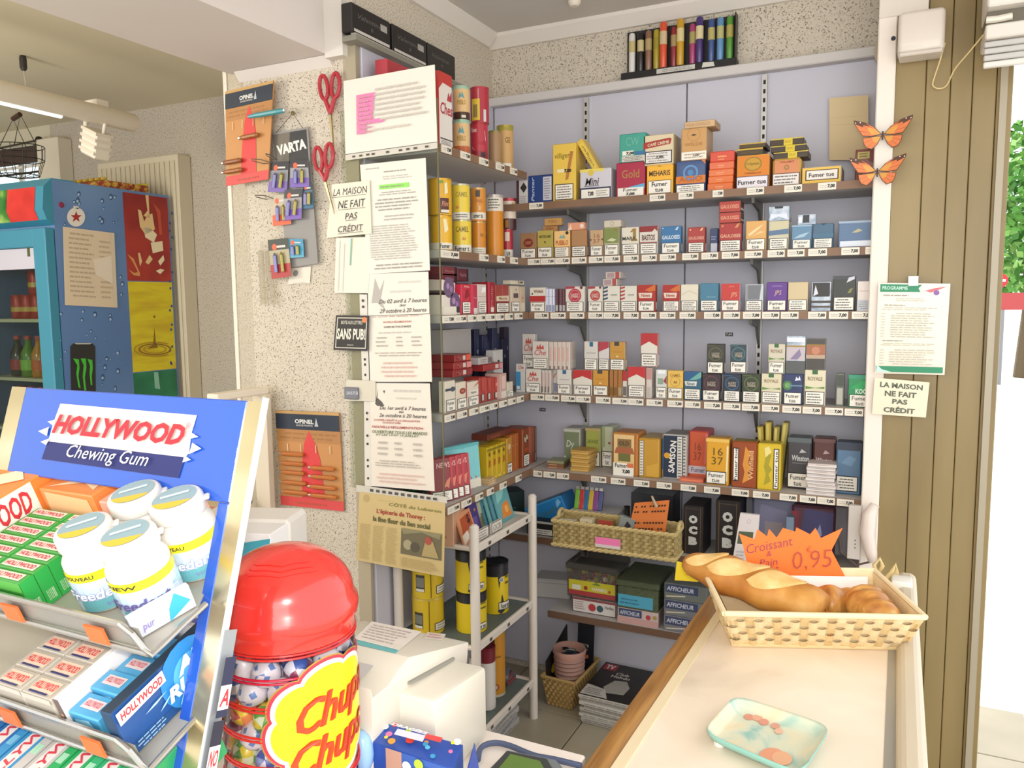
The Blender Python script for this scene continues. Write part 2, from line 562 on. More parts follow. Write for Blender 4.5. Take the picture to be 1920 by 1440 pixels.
# ---------------------------------------------------------------- shelves
slot = M('2A2826', 0.8)
shelf_m = M('B9B4B0', 0.55)
edge_m = noise_mat('brown_edge', [(0.3, '7B5D48'), (0.7, '8B6B52')], 8, 0.5)
tagpr = {}
def tag_mesh(parent, axis):
    """one price tag: white plate with a dark printed price"""
    if axis in tagpr: return tagpr[axis]
    mb = MB()
    m = M('E6DFCF', 0.5)
    if axis == 'y':
        mb.box((-0.024, 0, 0.0005), (0.024, 0.003, 0.0205), m)
        f = face_map((-0.024, 0, 0.0005), (0.024, 0, 0.0005), (0.024, 0, 0.0205), (-0.024, 0, 0.0205))
    else:
        mb.box((-0.003, -0.024, 0.0005), (0, 0.024, 0.0205), m)
        f = face_map((0, -0.024, 0.0005), (0, 0.024, 0.0005), (0, 0.024, 0.0205), (0, -0.024, 0.0205))
    draw(mb, [('l', 0.08, 0.25, 0.5, 0.75, 2, 'B9AFA6'), ('t', '7,00', 0.73, 0.48, 0.4, 0.56, '1E1C1C', 0, 0.05)], f)
    me = mb.build('price_tag', local=True)
    tagpr[axis] = me.data
    bpy.data.objects.remove(me)
    return tagpr[axis]
def add_tag(parent, axis, loc, sc=1.0):
    o = bpy.data.objects.new('price_tag', tag_mesh(parent, axis))
    COL.objects.link(o)
    o.parent = parent
    o.location = Vector(loc)-ORG[parent.name]
    if axis == 'y': o.scale = (sc, 1, 1)
    else: o.scale = (1, sc, 1)
TH = 0.022
YF = 2.40
XW = -1.117
def back_shelf(zb, label, tags, ypix, xa=-1.112, th=TH, deep=2.615, xb=-0.052, yf=YF, dark=False):
    o = MB().box((xa, yf, zb), (xb, deep, zb+th), shelf_m).build('shelf', bevel=0.001)
    tag(o, label, 'shelf', 'shelves of the back wall')
    MB().box((xa, yf-0.004, zb), (xb, yf, zb+th), edge_m if not dark else M('6A4E3C')).build('front_edge', parent=o)
    for a, b in tags:
        p = P((a+b)/2, ypix, 'y', yf-0.007)
        wd = P(b, ypix, 'y', yf-0.007).x-P(a, ypix, 'y', yf-0.007).x
        add_tag(o, 'y', (p.x, yf-0.007, zb), wd/0.048)
    for x in (-0.995, -0.407):
        MB().prism([(x-0.004, deep, zb), (x-0.004, yf+0.05, zb), (x-0.004, yf+0.055, zb-0.016), (x-0.004, deep-0.05, zb-0.03), (x-0.004, deep-0.005, zb-0.085), (x-0.004, deep, zb-0.085)], (0.008, 0, 0), M('77756F', 0.45, 0.3)).build('bracket', parent=o)
    return o
Z1, Z2, Z3, Z4, Z5, Z6, Z7 = 1.700, 1.520, 1.344, 1.073, 0.813, 0.581, 0.328
back_shelf(Z1, 'grey shelf with brown front strip, topmost on the back wall, under cigar boxes', [(992, 1018), (1218, 1247), (1272, 1300), (1336, 1356), (1400, 1432), (1470, 1503), (1533, 1567)], 370, xa=-1.35)
back_shelf(Z2, 'grey shelf on the back wall, second from the top, full of price tags', [(989, 1013), (1014, 1040), (1041, 1068), (1072, 1099), (1104, 1131), (1133, 1162), (1169, 1197), (1203, 1231), (1237, 1267), (1279, 1309), (1315, 1346), (1353, 1386), (1396, 1429), (1439, 1471), (1476, 1508), (1515, 1550), (1577, 1611), (1622, 1642)], 485)
back_shelf(Z3, 'grey shelf on the back wall, third from the top, single row of cigarette packs', [(1002, 1028), (1032, 1060), (1068, 1095), (1103, 1131), (1132, 1162), (1169, 1197), (1202, 1230), (1237, 1266), (1274, 1304), (1320, 1351), (1356, 1387), (1393, 1426), (1429, 1461), (1464, 1497), (1515, 1549), (1554, 1590), (1597, 1637)], 592)
back_shelf(Z4, 'grey shelf on the back wall, fourth from the top, two tiers of cigarette packs', [(995, 1020), (1022, 1048), (1052, 1079), (1080, 1107), (1117, 1144), (1148, 1177), (1178, 1206), (1212, 1242), (1251, 1280), (1284, 1313), (1320, 1352), (1356, 1388), (1391, 1424), (1429, 1461), (1467, 1502), (1505, 1540), (1547, 1581), (1584, 1619), (1621, 1634)], 760)
back_shelf(Z5, 'wide grey shelf on the back wall with tobacco pouches standing on it', [(1000, 1016), (1019, 1041), (1044, 1066), (1108, 1136), (1145, 1172), (1188, 1217), (1231, 1259), (1276, 1305), (1320, 1350), (1372, 1404), (1412, 1444), (1462, 1495), (1500, 1531), (1533, 1566), (1570, 1602)], 915)
back_shelf(Z6, 'dark edged shelf on the back wall that carries the long wicker basket', [], 0, dark=True, xa=-1.30)
back_shelf(Z7, 'dark edged lowest shelf on the back wall with clear sweet boxes', [], 0, dark=True, xa=-1.05)
# slotted steel standards on the panels
for i, (x, lab) in enumerate(((-0.995, 'slotted steel shelf standard on the back wall, left one'), (-0.407, 'slotted steel shelf standard on the back wall, right one'))):
    o = MB().box((x-0.008, 2.617, 0.1), (x+0.008, 2.632, 2.09), M('C9C6C2', 0.4, 0.5)).build('shelf_standard')
    tag(o, lab, 'shelf standard', 'slotted shelf standards')
    mb = MB()
    for k in range(72):
        z = 0.13+k*0.0272
        mb.box((x-0.0035, 2.6162, z), (x+0.0035, 2.6175, z+0.013), slot)
    mb.build('slot_row', parent=o)['kind'] = 'stuff'
y = 2.53
o = MB().box((-1.355, y-0.008, 0.1), (-1.342, y+0.008, 2.0), M('C9C6C2', 0.4, 0.5)).build('shelf_standard')
tag(o, 'slotted steel shelf standard on the left niche wall', 'shelf standard')
mb = MB()
for k in range(68): mb.box((-1.3425, y-0.0035, 0.13+k*0.0272), (-1.3415, y+0.0035, 0.143+k*0.0272), slot)
mb.build('slot_row', parent=o)['kind'] = 'stuff'

def wing_shelf(zb, label, tags, y0=1.845, y1=2.60, th=TH, dark=False, xf=XW):
    o = MB().box((-1.34, y0, zb), (xf, y1, zb+th), shelf_m).build('shelf', bevel=0.001)
    tag(o, label, 'shelf', 'shelves of the left wing')
    MB().box((xf, y0, zb), (xf+0.004, y1, zb+th), edge_m).build('front_edge', parent=o)
    for a, b, yp in tags:
        pa, pb = P(a, yp, 'x', xf+0.007).y, P(b, yp, 'x', xf+0.007).y
        add_tag(o, 'x', (xf+0.007, (pa+pb)/2, zb), (pb-pa)/0.048)
    return o
ZA = 1.797
wing_shelf(ZA, 'grey shelf of the left wing, topmost, under cartons and tall tins', [(829, 847, 293), (865, 882, 300), (900, 916, 310), (931, 946, 320), (958, 970, 328)], y1=2.39)
wing_shelf(Z2, 'grey shelf of the left wing under the yellow tobacco tins', [(827, 861, 480), (900, 916, 486), (934, 947, 490), (958, 971, 492)], y1=2.60)
wing_shelf(Z3, 'grey shelf of the left wing behind the notices, third from top', [(831, 852, 596), (853, 875, 596), (878, 893, 596), (895, 910, 596), (912, 928, 596), (930, 945, 596), (948, 962, 596), (966, 980, 596)])
wing_shelf(Z4, 'grey shelf of the left wing with white and red cigarette packs', [(835, 854, 788), (858, 876, 780), (881, 897, 775), (900, 917, 768), (919, 933, 762), (937, 951, 758), (954, 967, 755), (970, 982, 752)])
wing_shelf(Z5, 'grey shelf of the left wing with tobacco pouches, lowest of the wing', [(840, 862, 952), (866, 884, 942), (892, 906, 930), (914, 926, 920), (938, 950, 908), (968, 978, 895)])
# ---------------------------------------------------------------- packs and boxes
def box_thing(name, label, cat, group, loc, W, H, D, rotz, body, shapes, wk=None, warn_box=None, top=None, rough=0.42, bevel=0.0012, lid=True, side=None, tilt=(0, 0), side_shapes=None, top_shapes=None):
    """upright box; local x to the right seen from the front, local -y the front, z up, origin at the base of the front"""
    mb = MB()
    bm_ = M(body, rough, coat=0.15)
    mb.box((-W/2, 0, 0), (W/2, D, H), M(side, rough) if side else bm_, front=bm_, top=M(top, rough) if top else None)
    o = mb.build(name, loc=loc, rot=(tilt[0], tilt[1], rotz), local=True, bevel=min(bevel, W*0.08, D*0.08, H*0.08))
    tag(o, label, cat, group)
    f = face_map((-W/2, 0, 0), (W/2, 0, 0), (W/2, 0, H), (-W/2, 0, H))
    sh = list(shapes or [])
    if sh:
        prints('front_print', sh, f, o, True)
    if wk:
        m2 = MB()
        wb_ = warn_box or (0.04, 0.02, 0.96, 0.40)
        draw(m2, warn(wk, *wb_), f, 3)
        m2.build('warning_panel', parent=o, local=True)
    if name == 'cigarette_pack':
        m2 = MB()
        e = 0.0007
        m2.poly([(W/2+e, 0.004, 0.006), (W/2+e, D-0.004, 0.006), (W/2+e, D-0.004, H*0.36), (W/2+e, 0.004, H*0.36)], M('D9D2C6'))
        m2.build('side_print', parent=o, local=True)
    if side_shapes:
        prints('side_print', side_shapes, face_map((W/2, 0, 0), (W/2, D, 0), (W/2, D, H), (W/2, 0, H)), o, True)
    if top_shapes:
        prints('top_print', top_shapes, face_map((-W/2, 0, H), (W/2, 0, H), (W/2, D, H), (-W/2, D, H)), o, True)
    return o
TOPS = {}
def bk(label, box, zb, body, shapes=None, wk=None, yf=2.412, D=0.022, name='cigarette_pack', cat='pack', group=None, **kw):
    """a box facing the room from the back wall, sized from its outline in the photograph; zb = height of what it stands on"""
    x0, y0, x1, y1 = box
    ym = (y0+y1)/2
    xl, xr = P(x0, ym, 'y', yf).x, P(x1, ym, 'y', yf).x
    zt = P((x0+x1)/2, y0, 'y', yf).z
    return box_thing(name, label, cat, group, ((xl+xr)/2, yf, zb), xr-xl-0.0012, zt-zb, D, 0, body, shapes, wk, **kw)
def wg(label, box, zb, body, shapes=None, wk=None, xf=-1.128, D=0.022, name='cigarette_pack', cat='pack', group=None, **kw):
    """the same on the left wing, facing +x"""
    x0, y0, x1, y1 = box
    ym = (y0+y1)/2
    ya, yb = P(x0, ym, 'x', xf).y, P(x1, ym, 'x', xf).y
    zt = P((x0+x1)/2, y0, 'x', xf).z
    return box_thing(name, label, cat, group, (xf, (ya+yb)/2, zb), yb-ya-0.0012, zt-zb, D, PI/2, body, shapes, wk, **kw)
def ztop(box, yf=2.412):
    return P((box[0]+box[2])/2, box[1], 'y', yf).z
T1, T2, T3, T4, T5 = Z1+TH, Z2+TH, Z3+TH, Z4+TH, Z5+TH
GB = 'cigar boxes on the top shelf'
CB = dict(name='cigar_box', cat='box', group=GB, lid=False, D=0.09, bevel=0.002)
# ---- top shelf: cigar boxes
bk('small white box with a black diamond at the left end of top shelf', (968, 338, 989, 378), T1, 'CFC8C4', [('r', 0, 0, .25, 1, '4C2A30'), ('p', [(.35, .68), (.68, .9), (.98, .68), (.68, .46)], '2A2728'), ('l', .3, .05, .95, .35, 4, '8E8884')], **CB)
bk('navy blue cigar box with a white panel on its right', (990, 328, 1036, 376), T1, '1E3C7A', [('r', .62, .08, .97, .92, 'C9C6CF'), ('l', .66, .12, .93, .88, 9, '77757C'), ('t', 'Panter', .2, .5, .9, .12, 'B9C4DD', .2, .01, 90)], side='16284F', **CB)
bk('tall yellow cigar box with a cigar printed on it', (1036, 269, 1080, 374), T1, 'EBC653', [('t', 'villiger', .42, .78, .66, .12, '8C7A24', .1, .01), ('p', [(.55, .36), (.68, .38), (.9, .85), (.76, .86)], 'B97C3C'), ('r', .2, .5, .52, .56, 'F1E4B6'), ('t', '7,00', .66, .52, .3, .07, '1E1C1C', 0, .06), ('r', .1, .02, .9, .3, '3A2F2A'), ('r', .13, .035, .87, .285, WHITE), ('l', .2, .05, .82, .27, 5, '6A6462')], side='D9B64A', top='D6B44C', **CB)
bk('low white box with yellow edge and navy band lettered in script', (1087, 316, 1146, 372), T1, 'CFCBD2', [('r', 0, .9, .78, 1, 'E6D264'), ('c', .36, .87, .09, 'D8C04A'), ('t', 'Mini', .4, .58, .45, .24, '3A3436', .25, .01), ('r', .14, .42, .62, .45, '8C888A'), ('r', 0, 0, 1, .38, '262A4E'), ('r', .05, .04, .96, .33, WHITE), ('t', '7,00', .36, .17, .18, .17, '1E1C1C', 0, .06), ('l', .52, .08, .92, .29, 3, '8A8482')], **CB)
# slim yellow box leaning on it
a, b = P(1088, 253, 'y', 2.44), P(1122, 311, 'y', 2.44)
L = (b-a).length
ang = math.atan2(b.x-a.x, a.z-b.z)
o = box_thing('slim_cigar_box', 'slim yellow box leaning slantwise behind the white box on top shelf', 'box', GB, (b.x, 2.43, T1+0.088), 0.021, L, 0.06, 0, 'E3BE45', [('r', .2, .1, .8, .9, 'EACB5C'), ('t', 'villiger', .5, .5, 4.0, .09, '8C7A24', 0, .01, 90)], tilt=(0, -ang))
b1 = (1155, 304, 1210, 366)
bk('crimson cigar box with gold lettering and pale blue corner', b1, T1, 'A81E3E', [('t', 'Gold', .5, .66, .6, .24, 'A98A3E', 0, .0), ('p', [(.45, .28), (.98, .36), (.98, .22), (.48, .2)], '5DA9CE'), ('r', .06, .0, .95, .26, WHITE), ('t', 'Fumer', .5, .2, .5, .1, '232021', 0, .01), ('t', '7,00', .5, .07, .3, .1, '1E1C1C', 0, .06)], side='8E1834', **CB)
b2 = (1161, 250, 1211, 302)
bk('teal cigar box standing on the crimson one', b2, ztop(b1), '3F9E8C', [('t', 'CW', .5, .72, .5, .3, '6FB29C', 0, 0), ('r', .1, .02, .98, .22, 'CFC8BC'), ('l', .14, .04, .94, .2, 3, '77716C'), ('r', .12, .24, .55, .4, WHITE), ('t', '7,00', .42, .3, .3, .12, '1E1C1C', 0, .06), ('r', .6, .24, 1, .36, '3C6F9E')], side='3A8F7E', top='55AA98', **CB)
b1 = (1212, 309, 1262, 364)
bk('orange yellow box lettered MEHARIS', b1, T1, 'EDB02E', [('t', 'MEHARIS', .5, .72, .8, .18, '3B2A1E', 0, .02), ('p', [(.4, .93), (.6, .93), (.5, 1)], 'C28A2A'), ('r', .06, .03, .94, .48, '3A2F2A'), ('r', .08, .05, .92, .46, WHITE), ('t', 'Fumer\ntue', .5, .26, .6, .34, '232021', 0, .02)], **CB)
b2 = (1206, 252, 1263, 307)
bk('cream box with red banner lettered café crème', b2, ztop(b1), 'DCCBA8', [('p', [(0, .55), (.9, .66), (.94, .82), (.88, .86), (0, .76)], 'A8362C'), ('t', 'CAFÉ CRÈME', .5, .71, .72, .12, 'E8D9B8', .1, .02, 5), ('r', .06, .05, .96, .46, '1F1B1C'), ('r', .09, .08, .93, .43, 'E6E0DA'), ('t', '7,00', .55, .24, .25, .13, '1E1C1C', 0, .06), ('l', .12, .1, .9, .42, 4, '9A948E')], side='CDBB94', **CB)
b1 = (1267, 301, 1323, 364)
bk('blue and orange cigar box under the wooden box', b1, T1, '364E7E', [('p', [(0, .28), (1, .28), (1, .52), (0, .52)], 'D27A2E'), ('o', .5, .62, .26, .19, '5D8FC0'), ('c', .5, .62, .1, '4E86BC'), ('t', 'AGIO', .5, .42, .8, .16, 'B55F26', 0, .02), ('r', 0, 0, 1, .28, '2C3564'), ('r', .04, .02, .96, .24, WHITE), ('l', .1, .04, .9, .22, 3, '6A6462'), ('p', [(.85, 1), (1, 1), (1, .85)], 'D27A2E')], side='2C4274', **CB)
b2 = (1277, 240, 1325, 300)
zt = ztop(b1)
bk('tan wooden cigar box with a white label strip', b2, zt, 'CB9A5E', [('o', .5, .8, .26, .24, 'B58650'), ('p', [(.38, .78), (.5, .82), (.62, .78), (.5, .76)], '4A3426'), ('t', 'WILDE', .5, .5, .7, .1, 'B07F48', 0, .01), ('r', .02, .02, 1, .27, WHITE), ('t', '7,00', .6, .16, .26, .1, '1E1C1C', 0, .06), ('l', .08, .05, .95, .24, 2, 'B9A58C')], side='BB9A70', top='D9B888', **CB)
bk('flat pale wooden box lying shifted on the tan wooden box', (1283, 226, 1341, 246), ztop(b2)+0.001, 'D3AF83', [('t', 'WILDE CIGARILLOS', .45, .5, .8, .4, 'B78E60', 0, .01)], side='B99468', yf=2.42, **dict(CB, D=0.08))
zz = T1
for i, (ya, c) in enumerate(((343, 'D96B2C'), (330, 'DC6E2E'), (317, 'DA6B30'), (303, 'D8653A'), (283, 'D4503A'))):
    bx = (1326+i*1.2, ya, 1374+i*0.8, ya+14)
    bk('flat orange box, %s in the stack of five on top shelf' % ('lowest', 'second from the bottom', 'middle one', 'fourth from the bottom', 'reddest and topmost')[i], bx, zz, c, [('l', .3, .3, .7, .7, 1, 'EBA06E'), ('l', .35, .1, .65, .35, 1, 'EBA06E')], **dict(CB, bevel=0.003))
    zz = ztop(bx)
b1 = (1381, 290, 1443, 356)
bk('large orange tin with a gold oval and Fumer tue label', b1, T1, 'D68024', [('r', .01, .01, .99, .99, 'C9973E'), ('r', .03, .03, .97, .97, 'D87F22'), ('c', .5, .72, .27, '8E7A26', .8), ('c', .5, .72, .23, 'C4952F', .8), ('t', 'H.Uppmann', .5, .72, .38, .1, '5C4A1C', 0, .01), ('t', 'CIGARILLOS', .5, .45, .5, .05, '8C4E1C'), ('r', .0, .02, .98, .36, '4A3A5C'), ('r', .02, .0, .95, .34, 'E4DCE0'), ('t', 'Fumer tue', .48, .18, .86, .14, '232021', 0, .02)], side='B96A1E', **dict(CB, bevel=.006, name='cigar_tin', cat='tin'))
z = ztop(b1)
for i, bx in enumerate(((1381, 278, 1431, 289), (1386, 268, 1436, 279))):
    bk(('flat dark box with yellow rim lying on the large orange tin', 'upper flat dark box with yellow rim above the large orange tin')[i], bx, z, '4A3A22', [('r', 0, .78, 1, 1, 'C9A63C'), ('t', 'PARTAGAS', .5, .4, .6, .3, '6A5428')], top='3E3120', **dict(CB, yf=2.42))
    z = ztop(bx, 2.42)+0.0005
b1 = (1448, 296, 1502, 353)
bk('salmon orange cigar tin beside the large orange tin', b1, T1, 'CC7C48', [('r', .0, .02, .97, .46, '5A3A30'), ('r', .03, .04, .93, .43, 'E4DCD4'), ('l', .06, .06, .9, .4, 3, '6A6462'), ('t', 'WILLEM II', .5, .86, .5, .06, '9C5228'), ('o', .5, .66, .09, .05, '9C7A34')], side='C9A050', **dict(CB, bevel=.006, name='cigar_tin', cat='tin'))
z = ztop(b1)
for i, bx in enumerate(((1450, 284, 1516, 297), (1445, 272, 1512, 285), (1443, 259, 1507, 272))):
    bk('flat dark box with a yellow band, %s of three on the salmon tin' % ('lowest', 'middle', 'topmost')[i], bx, z, '3E3020', [('r', 0, .85, 1, 1, 'C9B04A'), ('r', .42, 0, .68, 1, 'D9BE2E'), ('t', 'DUC', .55, .5, .18, .4, 'A88A20')], top='4A3A24', **dict(CB, yf=2.42, D=.075))
    z = ztop(bx, 2.42)+0.0005
bk('wide yellow box with a big Fumer tue label, right end of top shelf', (1503, 312, 1578, 349), T1, 'E0B53A', [('r', .09, .2, .93, .82, '4A3020'), ('r', .12, .25, .9, .77, 'E8DFD6'), ('t', 'Fumer tue', .5, .51, .64, .26, '232021', 0, .02)], top='D5CCC6', side='B9B0A4', **dict(CB, D=.11))
bk('reddish brown box under the butterflies at the end of top shelf', (1603, 279, 1648, 345), T1, '7E3A2C', [('r', .1, .72, .6, .92, 'C9B56A'), ('l', .14, .75, .56, .9, 2, '6A4A2C'), ('c', .55, .35, .25, '9C6A58'), ('p', [(0, 0), (1, 0), (1, .2), (0, .1)], '5A2A22')], yf=2.47, **CB)
# beige card leaning on the wall
o = paper('card', 'blank beige card leaning on the panel at the right of top shelf', 'card', px_quad([(1555, 300), (1628, 300), (1628, 178), (1555, 184)], 'y', 2.606), [('r', 0, .56, 1, .565, 'C9AE7E'), ('r', 0, .68, 1, .684, 'C9AE7E')], 'DCC394', thick=.006)

# ---- second shelf
G2 = 'cigarette packs on the second shelf'
def p2(label, box, body, shapes=None, wk=None, zb=None, **kw):
    kw.setdefault('group', G2)
    return bk(label, box, T2 if zb is None else zb, body, shapes, wk, **kw)
LY = dict(lid=False, wk=None)
p2('brown pack with a dark red oval, leftmost on the second shelf', (975, 437, 1006, 484), '9C7652', [('c', .5, .62, .3, '7C2A22', .8), ('t', 'CORSET', .5, .62, .4, .12, 'B98A5E')], 'F')
p2('olive yellow pack with green lettering beside the brown one', (1007, 432, 1037, 484), 'B5A452', [('t', 'AMSTERDAMER', .5, .78, .8, .1, '4A5220', 0, .02), ('c', .5, .58, .06, '5A6428')], 'F')
b = (1039, 433, 1069, 485)
p2('cream orange pack lettered PUEBLO', b, 'E8B06A', [('r', 0, .42, 1, 1, 'EBC07E'), ('p', [(.3, .72), (.42, .86), (.5, .78), (.6, .88), (.72, .72)], '7FA89A'), ('c', .82, .92, .1, '2A2A28'), ('t', 'PUEBLO', .5, .56, .8, .17, 'B5522A', 0, .02)], 'L')
p2('flat tan pack lying on top of the olive and orange packs', (1020, 409, 1053, 422), 'C99A5A', [('t', 'PUEBLO', .5, .55, .5, .4, 'A8743C')], zb=ztop((1007, 424, 1037, 484), 2.44)+.0005, yf=2.44, top='B98A50', **LY)
p2('brown pack peeping out behind the olive pack', (1017, 424, 1045, 484), 'B98452', [('t', 'PUEBLO', .5, .93, .5, .07, '8C5A30')], yf=2.436)
b = (1071, 431, 1100, 485)
p2('plain kraft brown pack beside the cream orange one', b, 'AD8055', [], 'L')
p2('salmon pack lying on the kraft brown pack', (1064, 417, 1096, 430), 'E09A78', [('p', [(0, 0), (.2, .9), (.25, 0)], 'F0D0BC'), ('c', .85, .5, .12, 'F0D8C8')], zb=ztop(b)+.0005, **LY)
b = (1106, 431, 1131, 485)
p2('tan pack with large rust numerals 1637', b, 'BF9E76', [('t', '16\n37', .5, .68, .55, .36, '9C5A34', 0, 0), ('r', 0, .6, .12, .66, '4A3A2E'), ('r', .88, .6, 1, .66, '4A3A2E')], 'F')
b = (1132, 426, 1161, 485)
p2('olive green pack with a white feather print', b, 'C9BFA2', [('r', 0, .44, 1, .98, '7E8A4A'), ('p', [(.2, .54), (.5, .62), (.85, .56), (.6, .5)], 'CFCFA8'), ('c', .8, .9, .07, 'A86A3A')], 'F')
p2('cream pack lying on the olive green pack', (1132, 413, 1164, 425), 'CFC3AE', [('o', .5, .5, .12, .09, 'A89C86')], zb=ztop(b)+.0005, D=.055, **LY)
p2('white pack with a large gold numeral one', (1165, 426, 1198, 484), 'DAD2C0', [('p', [(.55, .5), (.92, .5), (.92, .55), (.84, .6), (.84, .95), (.66, .95), (.5, .82), (.62, .82), (.66, .86), (.66, .6), (.55, .55)], '9A7A34'), ('t', 'MARK', .45, .6, .8, .13, '3A3A30', 0, .02)], 'L')
p2('white pack with red top lettered BASTOS', (1199, 424, 1233, 482), 'D8D0C2', [('r', 0, .8, 1, 1, '8E2A2A'), ('p', [(.7, .8), (.85, .9), (1, .8)], 'D8D0C2'), ('t', 'BASTOS', .5, .6, .72, .2, '5A2A2A', 0, .02), ('r', 0, .41, 1, .44, '8E2A2A')], 'L')
p2('blue pack with white lettering, middle of the second shelf', (1239, 424, 1277, 481), '2E6C9E', [('t', 'GAULOISES', .5, .6, .88, .14, 'D8E2EA', 0, .02), ('p', [(.7, .85), (.8, .96), (.9, .98), (.82, .85)], 'B9CCDA'), ('c', .1, .93, .03, 'D8E2EA')], 'F')
p2('red pack with lettering just right of the blue pack', (1289, 426, 1322, 479), 'A8322A', [('t', 'GAULOISES', .5, .58, .9, .12, 'D9A890', 0, .02), ('p', [(.7, .85), (.8, .96), (.9, .98), (.82, .85)], 'E0BE90'), ('c', .15, .9, .05, 'E0BE90')], 'L', side='8E3A34')
p2('dark blue pack half hidden between two red packs', (1331, 428, 1346, 476), '2E3C62', [('l', .1, .5, .9, .7, 2, '8C98B4'), ('r', .1, .02, .95, .38, 'B9BCC4')], yf=2.42)
b = (1348, 418, 1391, 473)
p2('red pack standing under two lying red packs', b, 'A62A22', [('t', 'GAULOISES', .5, .55, .9, .12, 'E0B090', 0, .02), ('p', [(.68, .82), (.8, .96), (.92, .98), (.82, .83)], 'C99058'), ('c', .15, .9, .05, 'C99058')], 'L', side='5E2222')
z = ztop(b)
for i, bx in enumerate(((1348, 398, 1389, 416), (1348, 377, 1389, 396))):
    p2(('red pack lying on the standing red pack', 'upper of the two lying red packs, just under the top shelf')[i], bx, 'B0382A', [('t', 'GAULOISES', .5, .5, .85, .34, 'E0A080', 0, .02)], zb=z+.0005, D=.055, side='6E4A40', **LY)
    z = ztop(bx)
p2('pale orange pack with white swirls', (1398, 414, 1437, 468), 'DBA65C', [('p', [(.1, .55), (.5, .75), (.9, .9), (.6, .7), (.2, .5)], 'E8CFA0'), ('p', [(.3, .5), (.7, .65), (.95, .62), (.6, .55)], 'E4C48C')], 'F')
b = (1441, 414, 1479, 467)
p2('cream pack with a blue band under a foil wrapped pack', b, 'C9C09E', [('p', [(0, .5), (1, .54), (1, .72), (0, .66)], '5E7896'), ('p', [(0, .4), (1, .42), (1, .47), (0, .46)], 'C9C4B0')], 'L')
foil = noise_mat('foil', [(0.3, '6A7E96'), (0.5, 'B5C0CE'), (0.7, 'E4E8EE')], 30, 0.25, 2)
def foilize(o):
    o.data.materials[0] = foil
    return o
foilize(p2('bluish foil wrapped pack on the cream and blue pack', (1441, 387, 1480, 413), '9AA8B8', [('r', .3, .85, .7, 1, '2A3038'), ('p', [(.05, .05), (.5, .3), (.95, .05), (.9, .5), (.5, .45), (.1, .5)], 'DCE2F0')], zb=ztop(b)+.0005, D=.055, **LY))
b = (1484, 422, 1522, 465)
p2('mid blue shiny pack with Fumer tue label', b, '5F86A4', [('p', [(.1, .45), (.4, .6), (.9, .7), (.6, .5)], 'A8BFCF'), ('r', 0, .94, 1, 1, '9AB4C8')], 'F')
foilize(p2('silver foil pack lying on the mid blue pack', (1495, 402, 1530, 420), 'B9BCC4', [('r', .3, .2, .65, .95, '3A3A40'), ('r', .05, .2, .25, .8, 'EDEDF2')], zb=ztop(b)+.0005, **LY))
p2('dark blue grey pack with a notch in its top', (1524, 419, 1563, 465), '41637C', [('p', [(.35, 1), (.65, 1), (.5, .93)], '223240'), ('r', 0, .42, 1, .6, '4A6E88')], 'L')
o = p2('wide metallic blue carton at the right of the second shelf', (1572, 414, 1634, 465), '5A7292', [('r', 0, .92, 1, 1, '9FB0C6'), ('r', .02, .3, .98, .86, '5F7898'), ('p', [(.4, .55), (.6, .7), (.75, .62), (.55, .55)], 'B9B08C'), ('r', .05, .03, 1, .24, 'DDE2EC')], name='cigarette_carton', lid=False)

# ---- third shelf
G3 = 'cigarette packs on the third shelf'
def p3(label, box, body, shapes=None, wk=None, zb=None, **kw):
    kw.setdefault('group', G3)
    return bk(label, box, T3 if zb is None else zb, body, shapes, wk, **kw)
p3('white pack with a broad red band, leftmost on the back part of third shelf', (993, 539, 1023, 587), 'DCD4C4', [('r', 0, .42, 1, .66, 'B02A2A'), ('t', 'Winfield', .55, .84, .6, .13, '7A4A40', 0, .02), ('c', .17, .74, .05, '3A2A26')], 'F')
for i, (x, c) in enumerate(((1023, 'C4CAE0'), (1029, 'D8DCEC'), (1035, 'B9BED2'), (1041, '5A3A40'), (1048, '6A4046'), (1054, '5E3A42'))):
    p3(('silvery' if i < 3 else 'dark red')+' pack seen edge-on between the two white packs, '+('left', 'middle', 'right')[i % 3]+' of its three', (x, 541+i*.2, x+6, 587), c, [('r', .1, .04, .9, .3, 'B9B4B4' if i > 2 else '9A9CB4'), ('r', .3, .3, .6, .98, 'EDEFF8' if i < 3 else '7E5A5E'), ('r', 0, .66, 1, .67, '4A4542')], D=.055, lid=False, yf=2.414)
LS = lambda c: [('c', .5, .64, .34, c), ('o', .5, .64, .27, .25, 'D9A8A0'), ('t', 'LUCKY\nSTRIKE', .5, .64, .4, .16, 'E8D8CC', 0, .02), ('p', [(.0, .9), (.5, .92), (.5, 1), (0, 1)], 'A83A48'), ('c', .85, .95, .08, '6A3A3A')]
p3('white pack with a red disc and small-print label', (1060, 537, 1096, 586), 'DDD5CA', LS('B83648'), 'L')
p3('white pack with a red disc and Fumer tue label', (1102, 537, 1130, 586), 'DAD3C4', LS('B02E2A'), 'F')
SR = lambda c: [x for i in range(4) for x in [('p', [(.0, .45+i*.14), (.28, .5+i*.14), (.28, .57+i*.14), (0, .52+i*.14)], c)]]+[('t', 'PEPE', .66, .65, .4, .07, '8C8C84', .2, .01)]
b = (1131, 536, 1162, 586)
p3('white pack with dark blue slanted stripes along its left side', b, 'D8D2C4', SR('3A4664'), 'L')
b2 = (1163, 536, 1194, 586)
p3('white pack with red slanted stripes along its left side', b2, 'D8D2C4', SR('B03A3A'), 'L')
z = ztop(b)
